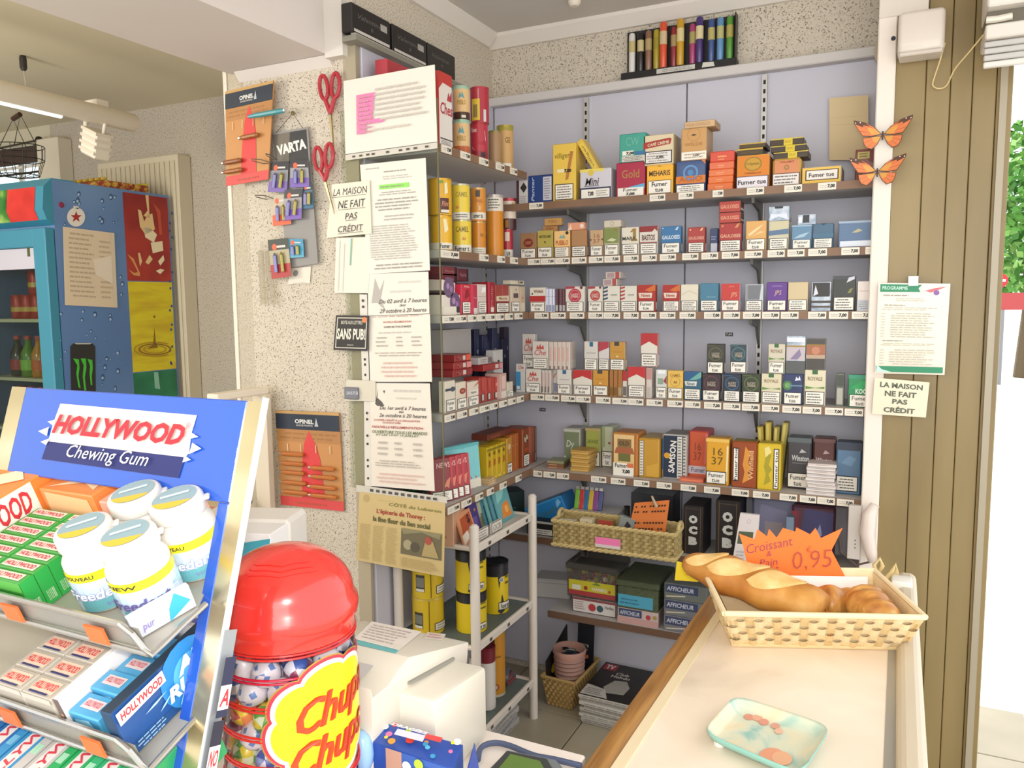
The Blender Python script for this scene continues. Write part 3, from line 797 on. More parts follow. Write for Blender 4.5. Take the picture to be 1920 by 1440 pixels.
for i, bx in enumerate(((1130, 523, 1157, 534), (1135, 510, 1163, 521))):
    p3(('small white pack with red end lying on the blue striped pack', 'upper small white pack with red end above the blue striped pack')[i], bx, 'C9BEB4', [('r', .1, .15, .6, .85, 'A88C90'), ('r', .68, 0, .95, 1, 'A84A44')], zb=z+.0005, D=.06, **LY)
    z = ztop(bx)
NW = [('p', [(0, .42), (1, .42), (1, 1), (0, 1)], 'A8281E'), ('p', [(.4, .8), (.9, .98), (1, 1), (1, .78), (.7, .74)], 'CC6A2A'), ('p', [(.08, .68), (.82, .68), (.78, .5), (.14, .5)], 'C4281E'), ('p', [(.06, .7), (.84, .7), (.8, .51), (.12, .51)], 'DACBB8'), ('t', 'News', .46, .605, .5, .12, 'A82A22', .1, .02)]
p3('red and orange pack with white name band and Fumer tue label', (1195, 534, 1229, 585), 'B0301E', NW, 'F')
p3('red and orange pack with white name band and small-print label', (1242, 534, 1275, 585), 'B0301E', NW, 'L', side='B9A8A4')
p3('cream pack with a thin chevron line', (1276, 533, 1309, 585), 'DCD4BE', [('p', [(0, .6), (.5, .76), (1, .6), (1, .615), (.5, .775), (0, .615)], 'B5A08C')], 'L')
p3('teal blue pack on the third shelf', (1312, 531, 1347, 584), '3E7690', [('t', 'Gauloises', .62, .52, .5, .05, '7FA8B8')], 'L')
p3('red pack with gold monogram on the third shelf', (1351, 531, 1388, 584), 'C03026', [('t', 'JPS', .68, .58, .34, .2, 'E0B48C', .2, .0), ('t', 'JPS', .55, .88, .3, .05, 'D98A70')], 'F', side='A9A4B4')
p3('silver grey pack left of the purple pack', (1397, 533, 1431, 584), '8E9096', [('p', [(.15, .45), (.8, .45), (.9, .95), (.15, .95)], '77797E'), ('p', [(.8, .42), (1, .42), (1, 1), (.9, 1)], 'C9CCD4')], 'L', side='DADCE6')
p3('purple pack with gold monogram', (1437, 529, 1476, 583), '5E3288', [('t', 'JPS', .55, .62, .36, .2, 'D8B090', .2, .0), ('t', 'JOHN', .5, .86, .5, .05, 'A88CC0')], 'F', warn_box=(.04, .02, .96, .38))
p3('plain beige pack right of the purple one', (1477, 529, 1515, 583), 'CDB890', [], 'L')
foilize(p3('black and silver shiny pack on the third shelf', (1521, 529, 1558, 585), 'B9BCC6', [('r', .05, .5, .95, .98, '3A3836'), ('p', [(.1, .52), (.35, .6), (.2, .9)], 'D8D8E0'), ('r', 0, .12, 1, .18, '5A4A40'), ('r', 0, .28, 1, .36, '4A4644')]))
p3('tall black pack with a gold crest', (1561, 517, 1604, 586), '2E302C', [('p', [(.65, .5), (.75, .62), (.9, .66), (.8, .52)], '8C8A4A'), ('r', 0, .9, 1, 1, '4A4C50'), ('p', [(.6, .8), (.95, .9), (.95, .98), (.7, .95)], 'D0D2DC')], 'L')
p3('white pack with a fine red line, right end of third shelf', (1607, 527, 1646, 586), 'E4DAD2', [('r', .1, .66, .8, .68, 'C09A90'), ('r', 0, .0, 1, .38, 'C4C8CE'), ('l', .08, .05, .9, .34, 4, '8E9298')])

# ---- rack of coloured cigar tubes on the ledge above the panels
yb_ = 2.604
xa, xb = P(1166, 150, 'y', yb_).x, P(1378, 120, 'y', yb_).x
zl = 2.1285
o = MB().box((xa-.004, yb_, zl), (xb+.004, yb_+.04, zl+.022), M('1C1A1B', .35)).build('cigar_tube_rack', bevel=.001)
tag(o, 'black rack holding twelve coloured cigar tubes on the ledge above the panels', 'rack')
zt = P(1378, 28, 'y', yb_+.03).z
MB().box((xa+.008, yb_+.032, zl+.022), (xb, yb_+.038, zt), M('221F1E', .4)).build('back_panel', parent=o)
MB().box((xb-.003, yb_+.004, zl+.022), (xb, yb_+.032, zt), M('1C1A1B', .35)).build('side_panel', parent=o)
prints('label_strip', [('r', .32, .2, .66, .85, 'C9C4BA'), ('l', .34, .3, .64, .75, 2, '8A8680'), ('p', [(.72, .2), (.83, .2), (.82, .8), (.73, .9)], 'D5D0C6')], face_map((xa, yb_, zl), (xb, yb_, zl), (xb, yb_, zl+.022), (xa, yb_, zl+.022)), o)
for i, (px, py, c_, cn_, lab) in enumerate(((1185, 61, 'DCD8D0', 'white', 'C4B47A'), (1201, 59, '221E1C', 'black', 'C9B987'), (1216, 56, '8A6450', 'brown', 'B09A6A'), (1231, 54, 'A8982A', 'olive yellow', '9A8A2A'), (1245, 41, 'D8522E', 'orange red', 'D0B890'), (1264, 49, '8E2C34', 'dark red', 'A8905E'), (1277, 35, 'C89A22', 'golden yellow', 'DCC890'), (1299, 43, 'A8406E', 'magenta', 'A89A5E'), (1313, 31, '44306E', 'purple', 'DCCC9E'), (1334, 34, '3E5488', 'blue', 'B9AC6E'), (1351, 31, '6090BC', 'light blue', 'B9B47A'), (1369, 29, '569434', 'green', 'B0A456'))):
    tall = i in (4, 6, 8)
    p = P(px, py, 'y', yb_+.018)
    H = p.z-zl-.0225
    yy = yb_+(.009 if tall else .017)
    R = .0118 if tall else .0108
    t = MB().lathe([(.0001, 0), (R*.9, .001), (R, .004), (R, H-.012), (R*.8, H-.004), (.0001, H)], (0, 0, 0), M(c_, .3, coat=.3), 14, cap=False).build('cigar_tube', loc=(p.x, yy+.004, zl+.0225), local=True, smooth='angle')
    tag(t, '%s cigar tube standing in the black rack above the panels' % cn_, 'cigar tube', 'cigar tubes in the black rack')
    MB().lathe([(R*1.03, H*.5), (R*1.03, H*.78)], (0, 0, 0), M(lab, .4), 14, cap=False).build('paper_band', parent=t, local=True)
p = P(1077, 2, 'z', 2.345)
o = MB().lathe([(.012, -.02), (.02, -.012), (.022, .0)], (p.x, p.y, ZC-.001), M('E4D8C8', .5), 14).build('ceiling_cap', smooth='angle')
tag(o, 'small cream cap on the ceiling of the niche', 'cap')
# ---- fourth shelf, two tiers
G4 = 'cigarette packs on the fourth shelf'
def p4(label, box, body, shapes=None, wk=None, zb=None, **kw):
    kw.setdefault('group', G4)
    return bk(label, box, T4 if zb is None else zb, body, shapes, wk, **kw)
CROWN = [('p', [(.25, .72), (.32, .88), (.42, .78), (.5, .92), (.58, .78), (.7, .88), (.74, .72)], 'C0504A'), ('t', 'Che', .5, .6, .72, .2, 'C0605A', .3, .01)]
CHEV = lambda c: [('p', [(0, 1), (0, .62), (.5, .76), (1, .62), (1, 1)], c)]
MB_W = [('r', .4, .82, .66, .98, '2E6688'), ('l', .1, .56, .9, .64, 1, 'A09A92')]
MB_G = [('r', .3, .86, .62, 1, '44403A'), ('l', .15, .62, .85, .68, 1, 'B07A14'), ('r', .42, .46, .58, .52, 'E0C080')]
CIRC = lambda c, d: [('o', .5, .66, .4, .36, c), ('o', .5, .66, .32, .3, d), ('t', 'LUCKY\nSTRIKE', .52, .63, .46, .17, 'BDB09C', 0, .02), ('r', 0, .92, .5, .96, d)]
ROY = [('r', .36, .88, .62, 1, '3A6A3E'), ('t', 'ROYALE', .5, .76, .7, .11, '8C7458', 0, .02), ('p', [(.05, .46), (.5, .5), (.95, .48), (.95, .54), (.6, .51), (.4, .51), (.05, .55)], '5E8C3E')]
lower = {}
def lo(key, *a, **kw):
    lower[key] = ztop(a[1])
    return p4(*a, **kw)
p4('white pack with blue spine and red lettering at the corner of fourth shelf', (967, 682, 984, 746), 'CDC8C0', [('r', .0, .08, .55, .72, '3E86B4'), ('r', .1, .1, .45, .22, 'DAD6CC'), ('t', 'Che', .6, .88, .6, .12, 'B84A48', .2, .01)])
lo('a', 'white pack with red crown lettering and Fumer tue label, fourth shelf lower tier', (985, 692, 1014, 746), 'D8D0C4', CROWN, 'F')
for i, x in enumerate((1015, 1021, 1027)):
    p4('white pack edge-on with a thin red line, %s of three beside the red crown pack' % ('left', 'middle', 'right')[i], (x, 694, x+6, 746), 'CFC6BC', [('r', .3, .2, .55, .9, 'C9908A'), ('r', 0, .05, .5, .3, '77706C')], D=.055, lid=False)
p4('white pack with red swash half hidden behind the blue square pack', (1030, 692, 1047, 742), 'D2CAC4', [('p', [(.3, .6), (.6, .8), (.9, .9), (.5, .6)], 'C0706A'), ('r', .1, .05, .9, .42, '8A86A0')], yf=2.436)
lo('b', 'white pack with a small blue square on top and Fumer tue label', (1044, 693, 1071, 745), 'D8D2C8', MB_W, 'F')
lo('c', 'red and white chevron pack with Fumer tue label, lower tier', (1074, 694, 1110, 747), 'DDD5C6', CHEV('BC3030'), 'F')
lo('d', 'golden orange pack with a dark square and Fumer tue label, lower tier', (1111, 694, 1141, 747), 'C88C22', MB_G, 'F', side='8A5C22')
for i, x in enumerate((1142, 1150, 1158)):
    p4('golden brown pack edge-on in front of the acrylic gap, %s of three' % ('left', 'middle', 'right')[i], (x, 694, x+8, 747), '9A6A24', [('r', .1, .05, .9, .35, 'A89478' if i > 1 else '7E5420'), ('r', .3, .4, .5, .98, 'C46A3A')], D=.055, lid=False)
p4('red and white pack set back beside the taller chevron pack', (1167, 696, 1176, 747), 'D9D2C6', [('r', 0, .62, 1, 1, 'BC3030'), ('r', .1, .05, .9, .4, '6A6664')], yf=2.42)
lo('e', 'red and white chevron pack with small-print label, taller one of lower tier', (1177, 688, 1210, 750), 'DDD5C6', CHEV('C02C2C'), 'L', side='C9A8A0')
p4('white pack seen edge-on right of the taller chevron pack', (1211, 690, 1222, 750), 'CFC2B6', [('r', 0, .62, 1, .98, 'C08A84'), ('r', .2, .04, .8, .36, 'B9B0A6')], D=.055, lid=False)
p4('white and green pack with shiny top beside the yellow pack', (1229, 693, 1250, 747), 'CFCFC8', [('p', [(.7, .6), (1, .8), (1, .5)], '9A3A3A'), ('r', .2, .5, .7, .7, '8CA088'), ('r', .2, .86, .9, .98, 'EDEDF0')], 'F')
lo('f', 'yellow pack with camel ochre print and Fumer tue label, lower tier', (1251, 695, 1281, 750), 'DEB44E', [('o', .5, .62, .32, .29, 'B98A34'), ('t', 'CAMEL', .5, .84, .7, .1, 'A8782A', 0, .02), ('p', [(.4, .56), (.45, .66), (.52, .6), (.6, .66), (.62, .56)], '9A6A2A')], 'F')
lo('g', 'teal and navy pack with white name band, small-print label', (1282, 697, 1315, 753), '2E5A72', [('p', [(0, .72), (1, .72), (1, 1), (0, 1)], '2A5A86'), ('p', [(.3, .7), (.9, .98), (1, 1), (1, .8), (.7, .72)], '6AA89A'), ('p', [(.04, .66), (.76, .66), (.72, .5), (.1, .5)], 'D8DAD0'), ('t', 'News', .4, .58, .46, .12, '3A5A6A', .1, .02)], 'L')
lo('h', 'black pack with a red brown ring and Fumer tue label, lower tier', (1316, 701, 1351, 755), '3A2A2E', CIRC('6A4048', '54343A'), 'F')
lo('i', 'black pack with a blue ring and small-print label, lower tier', (1356, 701, 1389, 757), '28323E', CIRC('4A6A8A', '34507A'), 'L')
lo('j', 'black pack with an olive ring and small-print label, lower tier', (1391, 701, 1426, 758), '38402C', CIRC('66784A', '525E38'), 'L')
lo('k', 'cream pack with green clover band, left one of the lower tier', (1427, 701, 1465, 759), 'DAD0B0', ROY, 'L')
lo('l', 'navy pack with a glowing green spot and white camel', (1468, 701, 1505, 760), '2E3A62', [('c', .22, .62, .24, '4A7A4E', 1.1), ('c', .22, .62, .14, '7AA85A'), ('p', [(.6, .78), (.68, .92), (.76, .84), (.84, .94), (.9, .8), (.78, .8)], 'DCE0EC'), ('r', .2, .6, 1, .64, '6A8AA0')], 'F')
lo('m', 'cream pack with green clover band, right one and taller', (1508, 694, 1548, 761), 'DCD2B4', ROY, 'L')
p4('thin grey green pack standing alone near the end of fourth shelf', (1567, 700, 1583, 758), '6E7468', [('r', .15, .05, .85, .55, 'B9B4A8'), ('r', .1, .6, .9, .95, '4E544A')], yf=2.43)
p4('green pack lettered KOOL with Fumer tue label', (1590, 703, 1636, 767), '1E8A52', [('r', 0, .88, 1, 1, '3E9A76'), ('p', [(.1, .6), (.5, .8), (.9, .85), (.9, .55), (.5, .5)], '2EA45E'), ('t', 'KOOL', .6, .5, .6, .15, 'DCE8DC', 0, .03)], 'F')
p4('dark green pack behind the poster at the end of fourth shelf', (1624, 650, 1638, 708), '1E5A48', [('r', .1, .05, .9, .5, '2A2E2C')], zb=ztop((1590, 703, 1636, 767))+.0006)
U = lambda *k: max(lower[q] for q in k)+.0006
p4('white pack with red crown lettering on the corner, rear one of upper tier', (979, 626, 1003, 690), 'D5CCC2', CROWN, 'F', zb=lower['a']+.0006, yf=2.44)
p4('white pack with red crown lettering and small-print label, upper tier', (998, 640, 1028, 692), 'D8CFC4', CROWN, 'L', zb=U('a'))
for i in range(5):
    x = 1029+i*8
    p4('white pack edge-on with pinkish print, %s of the five on upper tier' % ('first', 'second', 'third', 'fourth', 'last')[i], (x, 641, x+8, 692), 'D6C6BA', [('r', .25, .3, .6, .8, 'D8A898'), ('r', .1, .0, .5, .12, '8A7A74')], zb=U('a', 'b'), D=.055, lid=False)
p4('white pack with a small blue square and small-print label, upper tier', (1095, 640, 1121, 692), 'D5CEC4', MB_W, 'L', zb=U('c'))
p4('red and white pack with slanted edge between white and gold packs', (1122, 641, 1142, 692), 'D0CAC6', [('p', [(0, 1), (0, .64), (1, .8), (1, 1)], 'B03A48')], 'L', zb=U('c', 'd'))
p4('gold pack with a dark square and small-print label, upper tier', (1143, 641, 1172, 692), 'C08A28', MB_G, 'L', zb=U('d'), side='B09878')
p4('red and white chevron pack with small-print label standing alone, upper tier', (1201, 625, 1233, 690), 'DCD4C6', CHEV('B42C2E'), 'L', zb=U('e'), side='C4948C')
p4('black pack with an olive brown ring and Fumer tue label, upper tier', (1325, 645, 1358, 700), '3A382C', CIRC('6A6848', '565232'), 'F', zb=U('h'))
p4('black pack with a teal ring and Fumer tue label, upper tier', (1368, 645, 1401, 700), '32444A', CIRC('5A8088', '46666E'), 'F', zb=U('i', 'j'), side='C4BEC4')
p4('cream pack with green clover band and Fumer tue label, upper tier', (1440, 645, 1472, 700), 'CFC6B0', ROY, 'F', zb=U('k'))
foilize(p4('tall silver and lilac pack on the navy camel pack', (1474, 630, 1510, 700), 'B9BAC4', [('r', .02, .36, .98, .7, 'C4B8BC'), ('p', [(.2, .38), (.7, .66), (.8, .5), (.6, .38)], '8A7C9C'), ('r', 0, .71, 1, .75, 'A8863A'), ('r', 0, 0, 1, .34, '5A5C5C'), ('r', .02, .84, .98, .96, 'F0F0F4')], zb=U('l')))
p4('tall dark brown pack with an orange picture band, upper tier', (1511, 635, 1548, 697), '46423A', [('r', .02, .42, .98, .78, 'A86A4C'), ('c', .5, .62, .22, 'C08468'), ('r', .0, .36, .98, .48, 'B9A088'), ('r', 0, .78, 1, .82, '9A7A34')], zb=U('m'), side='8A8684')
# ---- fifth shelf: tobacco pouches
G5 = 'tobacco pouches on the fifth shelf'
def p5(label, box, body, shapes=None, wk=None, yf=2.45, zb=T5, **kw):
    kw.setdefault('group', G5)
    kw.setdefault('D', .03)
    kw.setdefault('lid', False)
    kw.setdefault('bevel', .004)
    return bk(label, box, zb, body, shapes, wk, yf=yf, name=kw.pop('name', 'tobacco_pouch'), cat=kw.pop('cat', 'pouch'), **kw)
p5('green grey pouch box with white script, leftmost on the fifth shelf', (1057, 803, 1088, 855), '7C8A68', [('t', 'Dy', .4, .55, .5, .24, 'D5D8C8', .2, .01), ('r', 0, .9, 1, .97, 'C4C8B4'), ('c', .08, .22, .06, 'E0DCD0')], yf=2.52, D=.08, side='B9B4A8')
p5('light green pouch with small dark lettering behind the tan stack', (1097, 803, 1126, 856), 'A8AE50', [('t', 'SAUVAGE', .5, .66, .7, .1, '5A6A24', 0, .02), ('r', 0, .93, 1, 1, 'B9A468')], 'F', yf=2.52, D=.08, side='A8A884')
p5('pale green and white pouch right of the light green one', (1128, 800, 1149, 856), 'C4C8AA', [('r', 0, .5, .3, 1, '9AA872'), ('c', .7, .6, .12, 'A85A5A')], 'F', yf=2.53, D=.08)
z = T5
for i in range(5):
    box_thing('tobacco_pouch', 'flat golden tan pouch, %s in the little stack of five' % ('lowest', 'second', 'middle', 'fourth', 'topmost')[i], 'pouch', 'flat pouches in stacks', (P(1086, 860, 'y', 2.43).x+.003*(i % 2), 2.43, z), .064, .0138, .075, rnd.uniform(-.06, .06), 'C59A4C', [('r', .05, .3, .95, .5, 'D8B468'), ('r', .0, .62, .9, .7, 'A87C38')], lid=False, bevel=.005)
    z += .0144
z = T5
for i in range(3):
    box_thing('tobacco_pouch', 'flat brown and green pouch, %s of three lying at the shelf corner' % ('lowest', 'middle', 'topmost')[i], 'pouch', 'flat pouches in stacks', (P(1041, 875, 'y', 2.44).x, 2.44, z), .06, .0085, .07, rnd.uniform(-.2, .2), ('8A5E44', '7A5A3C', '8C9068')[i], [('r', .1, .3, .6, .7, 'B98A6A')], lid=False, bevel=.003)
    z += .009
p5('orange brown box with cream front and old west lettering', (1148, 812, 1196, 888), 'B06A2C', [('r', .06, .04, .86, .96, 'E2BE82'), ('p', [(.2, .62), (.75, .62), (.75, .86), (.2, .86)], '8A6A3C'), ('p', [(.08, .52), (.88, .52), (.8, .66), (.16, .66)], 'A8603A'), ('p', [(.24, .34), (.72, .34), (.72, .52), (.24, .52)], '6E6A34'), ('t', 'OLD', .46, .76, .4, .1, '4A3A1C'), ('r', .04, .0, .84, .3, WHITE), ('t', 'Fumer', .36, .24, .5, .1, '232021', 0, .02), ('r', .6, .2, .84, .3, 'DA7242'), ('t', '7,00', .56, .1, .3, .1, '1E1C1C', 0, .06)], yf=2.43, D=.1, name='tobacco_box', cat='box', side='C4813A')
p5('golden box with a narrow white label up its left edge', (1196, 822, 1236, 894), 'C4922E', [('r', .06, .05, .28, .94, '4A3A24'), ('r', .08, .06, .26, .93, 'E0DACC'), ('l', .1, .08, .25, .92, 12, '8A8070'), ('p', [(.4, .05), (1, .05), (1, .4), (.4, .3)], 'D0A038')], yf=2.43, D=.12, name='tobacco_box', cat='box', top='B99C5E')
p5('navy box lettered SAMSON upwards in white', (1241, 815, 1288, 889), '1E2C44', [('t', 'SAMSON', .42, .5, 1.3, .14, 'E8E4DC', 0, .03, 86), ('c', .2, .52, .12, 'D89A24'), ('r', .0, .2, .08, .9, '2E4E76'), ('r', .62, .02, .82, .96, 'DCD8CE'), ('l', .65, .04, .8, .94, 14, '5A5652'), ('r', .86, .05, .97, .95, 'C9C6BE'), ('l', .87, .06, .96, .94, 12, '3A3836')], yf=2.45, D=.11, name='tobacco_box', cat='box', side='C4C0B8', top='8E8A80')
p5('orange red pouch numbered 1637 behind the yellow one', (1291, 808, 1328, 886), 'CC5A34', [('t', '16\n37', .45, .58, .4, .36, '7A3A1E', 0, .0), ('r', 0, .12, 1, .28, 'C4BCC4'), ('t', 'Fumer', .5, .2, .7, .1, '5A6478', 0, .02), ('p', [(.8, .3), (1, .4), (1, .95), (.85, .95)], 'D86A6A')], yf=2.47, D=.09, side='C04A48')
o = box_thing('tobacco_pouch', 'orange pouch lying flat in front of the orange red pouch', 'pouch', 'flat pouches in stacks', (P(1297, 895, 'y', 2.43).x, 2.425, T5), .075, .012, .045, 0, 'D86A48', [('r', .1, .3, .9, .6, 'E88A68')], lid=False, bevel=.004)
p5('yellow pouch numbered 1637 with Fumer tue label', (1323, 822, 1367, 911), 'DDA02A', [('t', '16\n37', .5, .62, .5, .36, '5E4A1A', 0, .0), ('p', [(.86, .1), (.94, .1), (.98, .85), (.9, .85)], 'F2DCA8'), ('r', 0, .92, 1, .99, 'E8BC5A')], 'F', yf=2.415, warn_box=(.02, .03, .9, .3), D=.06, top='C99A3E')
LEAF = lambda c, x0: [('p', [(x0, .1), (x0+.3, .2), (x0+.2, .35), (x0+.34, .45), (x0+.2, .55), (x0+.3, .75), (x0+.1, .9), (x0+.05, .7), (x0, .5), (x0+.08, .35)], c)]
p5('orange brown pouch with autumn leaf print and upright Fumer tue label', (1371, 828, 1419, 916), '9A4A24', LEAF('D8923A', .45)+[('t', 'Winfield', .78, .5, 1.2, .1, 'E0B07A', 0, .02, 90)], 'FV', yf=2.412, warn_box=(.06, .14, .3, .86), D=.06, top='8A7A2E')
p5('yellow pouch with green leaf print and upright Fumer tue label', (1419, 832, 1464, 919), 'D8B82E', LEAF('A89A2A', .3)+[('p', [(.35, .7), (.6, .82), (.5, .95), (.3, .9)], 'E8D88A')], 'FV', yf=2.41, warn_box=(.7, .04, .93, .9), D=.06, top='B9A23A')
for i in range(4):
    x = 1426+i*10
    o = p5('thin yellow pouch fanned out behind the leaf pouches, %s of four' % ('first', 'second', 'third', 'last')[i], (x, 800-(i % 2)*8, x+12, 890), ('B59A34', 'C4AA3E', '9A8A36', 'B0A24A')[i], [('r', .2, .05, .6, .97, 'D8C66A')], yf=2.49+.006*(i % 2), D=.05, tilt=(-.02, .05*(i-1.5)))
p5('charcoal pouch lettered in white with Fumer tue label', (1476, 820, 1521, 903), '4A484C', [('t', 'Winston', .55, .6, .72, .11, 'CFCFCF', .1, .02), ('p', [(.5, .7), (.8, .72), (.6, .78)], 'B9B9B9'), ('r', .2, .5, .85, .51, '8A8A8A'), ('r', 0, .9, 1, .99, '5E6668')], 'F', yf=2.46, warn_box=(.02, .03, .92, .32), D=.06, top='5A6468', name='tobacco_tin', cat='tin')
p5('maroon brown pouch lettered in white beside the charcoal one', (1524, 822, 1566, 906), '5E3A36', [('t', 'Winston', .5, .58, .72, .1, 'C4B0AC', .1, .02), ('p', [(.45, .7), (.75, .72), (.55, .78)], 'B09A96'), ('r', 0, .92, 1, .99, '6A4A48')], 'F', yf=2.47, D=.06, top='6A5050', name='tobacco_tin', cat='tin')
p5('blue grey pouch with small-print label near the white post', (1567, 830, 1616, 912), '5E7E9C', [('r', 0, .85, 1, 1, '3E4656'), ('p', [(.2, .6), (.5, .75), (.8, .7), (.6, .55)], '7090AE')], 'L', yf=2.45, warn_box=(.02, .06, .88, .36), D=.06, side='466A8A', name='tobacco_tin', cat='tin', top='4A5060')
p5('dark red round package squeezed between the post and the blue grey pouch', (1618, 842, 1634, 912), '7A2E30', [('c', .4, .2, .2, 'A88A8A')], yf=2.46, bevel=.012)
z = T5
for i in range(9):
    box_thing('rolling_paper_pack', 'flat white pouch in the stack at the shelf edge, number %s from below' % ('one', 'two', 'three', 'four', 'five', 'six', 'seven', 'eight', 'nine')[i], 'pouch', 'flat white pouches in a stack', (P(1539, 900, 'y', 2.41).x+rnd.uniform(-.003, .003), 2.408, z), .078, .0098, .07, rnd.uniform(-.07, .07), ('D5C8C0', 'C4BCB8')[i % 2], [('r', .02, .2, .98, .5, 'E4DCD8'), ('r', .3, .55, .7, .75, 'B9A8A0')], lid=False, bevel=.003)
    z += .0103
# stray price tags stuck on the panels
for i, (x, y) in enumerate(((1017, 768), (1367, 627), (1158, 765))):
    if i == 2: continue
    p = P(x, y, 'y', 2.63)
    mb = MB().box((-.012, -.001, -.006), (.012, 0, .006), M('2A2828'))
    o = mb.build('price_sticker', loc=(p.x, 2.6315, p.z), local=True)
    tag(o, ('tiny dark price sticker on the panel below the fourth shelf', 'tiny dark price sticker on the panel below the third shelf')[i], 'sticker')
    m2 = MB()
    draw(m2, [('t', '7,00', .5, .5, .8, .7, 'C9C4C4', 0, .03)], face_map((-.012, -.001, -.006), (.012, -.001, -.006), (.012, -.001, .006), (-.012, -.001, .006)))
    m2.build('price_print', parent=o, local=True)

# ---------------------------------------------------------------- left wing
GA = 'cartons and tins on the topmost wing shelf'
TA = ZA+TH
KA = dict(group=GA, lid=False)
wg('tall white and red carton with red script lettering on the topmost wing shelf', (823, 138, 848, 285), TA, 'E4DCD4', [('p', [(0, 1), (1, 1), (1, .84), (.3, .86), (0, .76)], 'C03A34'), ('t', 'Ches', .55, .52, .9, .16, 'B83A44', .15, .02), ('p', [(.6, .64), (.72, .76), (.8, .7), (.95, .78), (.95, .64)], 'B83A44'), ('r', .05, .1, .98, .115, '3A3636'), ('l', .1, .03, .9, .09, 3, '8A8684'), ('r', .05, .0, .98, .012, '3A3636')], name='cigarette_carton', cat='carton', D=.1, side='C4403A', **KA)
def tin_thing(name, label, group, c, R, H, bands, cat='tin', lidcol='C9A23C', n=28, face=0.0, marks=None):
    """round tin: bands = (z from, z to, colour) in fractions of the height"""
    mb = MB()
    pr = []
    for z0, z1, col in bands:
        pr += [(R, z0*H), (R, z1*H, M(col, .35, .0))]
    mb.lathe(pr, (0, 0, 0), M(bands[0][2], .35), n, cap=False)
    mb.lathe([(0.0001, 0), (R, 0)], (0, 0, 0), M('8A8378', .4, .6), n, cap=False)
    o = mb.build(name, loc=c, rot=(0, 0, face), local=True, smooth='angle')
    tag(o, label, cat, group)
    MB().lathe([(R, H*.955), (R*1.025, H*.955), (R*1.025, H), (R*.9, H*1.004), (R*.88, H*.99), (0.0001, H*.99)], (0, 0, 0), M(lidcol, .3, .35), n, cap=False).build('lid', parent=o, local=True, smooth='angle')
    if marks:
        def f(u, v, k=0):                      # u 0..1 over the half facing local -y
            a = -PI/2+(u-.5)*PI
            r = R+.0005+.0003*k
            return Vector((r*math.cos(a), r*math.sin(a), v*H))
        f.W, f.H, f.curved = PI*R, H, True
        prints('label_print', marks, f, o, True)
    return o
def tin_px(name, label, group, box, zb, xf, bands, **kw):
    x0, y0, x1, y1 = box
    ym = (y0+y1)/2
    ya, yb = P(x0, ym, 'x', xf).y, P(x1, ym, 'x', xf).y
    # visible width of a round body: perpendicular to the sight line
    pc = P((x0+x1)/2, ym, 'x', xf)
    R = (x1-x0)/2/F_PX*((pc-CAM).dot(_v))*kw.pop('rs', 1.0)
    zt = pc.z+(P((x0+x1)/2, y0, 'x', xf).z-pc.z)
    d = math.hypot(pc.x, pc.y)
    c = Vector((pc.x+pc.x/d*R*.3, pc.y+pc.y/d*R*.3, zb))
    face = math.atan2(-c.x, c.y)+kw.pop('turn', 0)
    return tin_thing(name, label, group, c, R, zt-zb, bands, face=face, **kw), zt
xa = -1.17
PU = [(0, .3, 'C46A38'), (.3, .9, 'DDB882'), (.9, 1, '9FBFA4')]
PUP = [('r', .38, .02, .62, .27, 'B55A2E'), ('t', 'PUEBLO', .5, .5, .32, .14, 'A8882E', 0, .02), ('p', [(.38, .62), (.46, .8), (.5, .7), (.54, .82), (.62, .62)], '5E9A9A')]
# wide tins sit deep on the shelf
o, z = tin_px('tobacco_tin', 'cream tin with brown base, lower of its pair on the topmost wing shelf', GA, (849, 226, 881, 288), TA, xa, PU, lidcol='9FC0A8', marks=PUP)
o, z = tin_px('tobacco_tin', 'cream tin with brown base, upper of its pair on the topmost wing shelf', GA, (849, 163, 881, 226), z+.001, xa, [(0, .22, '4A3024'), (.22, .9, 'DDB882'), (.9, 1, '9FBFA4')], lidcol='9FC0A8', marks=PUP[1:]+[('r', .5, .04, .66, .12, 'E0D4C0')])
o, z = tin_px('tobacco_tin', 'red tin with a white slash, lower of its pair on the topmost wing shelf', GA, (882, 232, 915, 297), TA, xa, [(0, .3, '9A2A34'), (.3, 1, 'B83240')], lidcol='A83A3A', marks=[('p', [(.2, .4), (.72, .8), (.76, .56), (.3, .32)], 'E8DED4'), ('t', 'News', .3, .82, .22, .12, 'E4C8C0', 0, .02), ('t', 'Marlb', .58, .5, .26, .1, 'B83240', .1, .02), ('r', .44, .04, .7, .1, 'DCD2C4'), ('r', .56, .14, .72, .26, '3A2A2C')])
o, z = tin_px('tobacco_tin', 'red tin with a yellow barcode label, upper of its pair on the topmost wing shelf', GA, (882, 165, 917, 232), z+.001, xa, [(0, 1, 'B03240')], lidcol='B8404C', marks=[('p', [(.22, .62), (.46, .95), (.46, .62)], 'E8DED4'), ('r', .2, .06, .5, .66, 'E0C040'), ('s', .26, .14, .42, .5, 8, '4A4A5A'), ('r', .62, .02, .72, .36, 'D5CCC8')])
tin_px('tobacco_tin', 'dull tan tin half hidden behind the gold lidded tin', GA, (916, 246, 940, 307), TA, -1.175, [(0, .18, 'DCD4C4'), (.18, 1, 'A8855E')], lidcol='8C8A4A', marks=[('t', 'mer tu', .6, .09, .4, .1, '232021', 0, .02)])
tin_px('tobacco_tin', 'sandy tin with a shiny gold lid, last on the topmost wing shelf', GA, (932, 236, 963, 318), TA, -1.185, [(0, .88, 'D0A468'), (.88, 1, 'A89A3A')], lidcol='B0A048', marks=[('t', 'GE', .6, .68, .2, .12, '7A5A2A', 0, .02), ('r', .4, .04, .74, .2, WHITE), ('t', 'tue', .56, .12, .16, .09, '232021', 0, .02)])
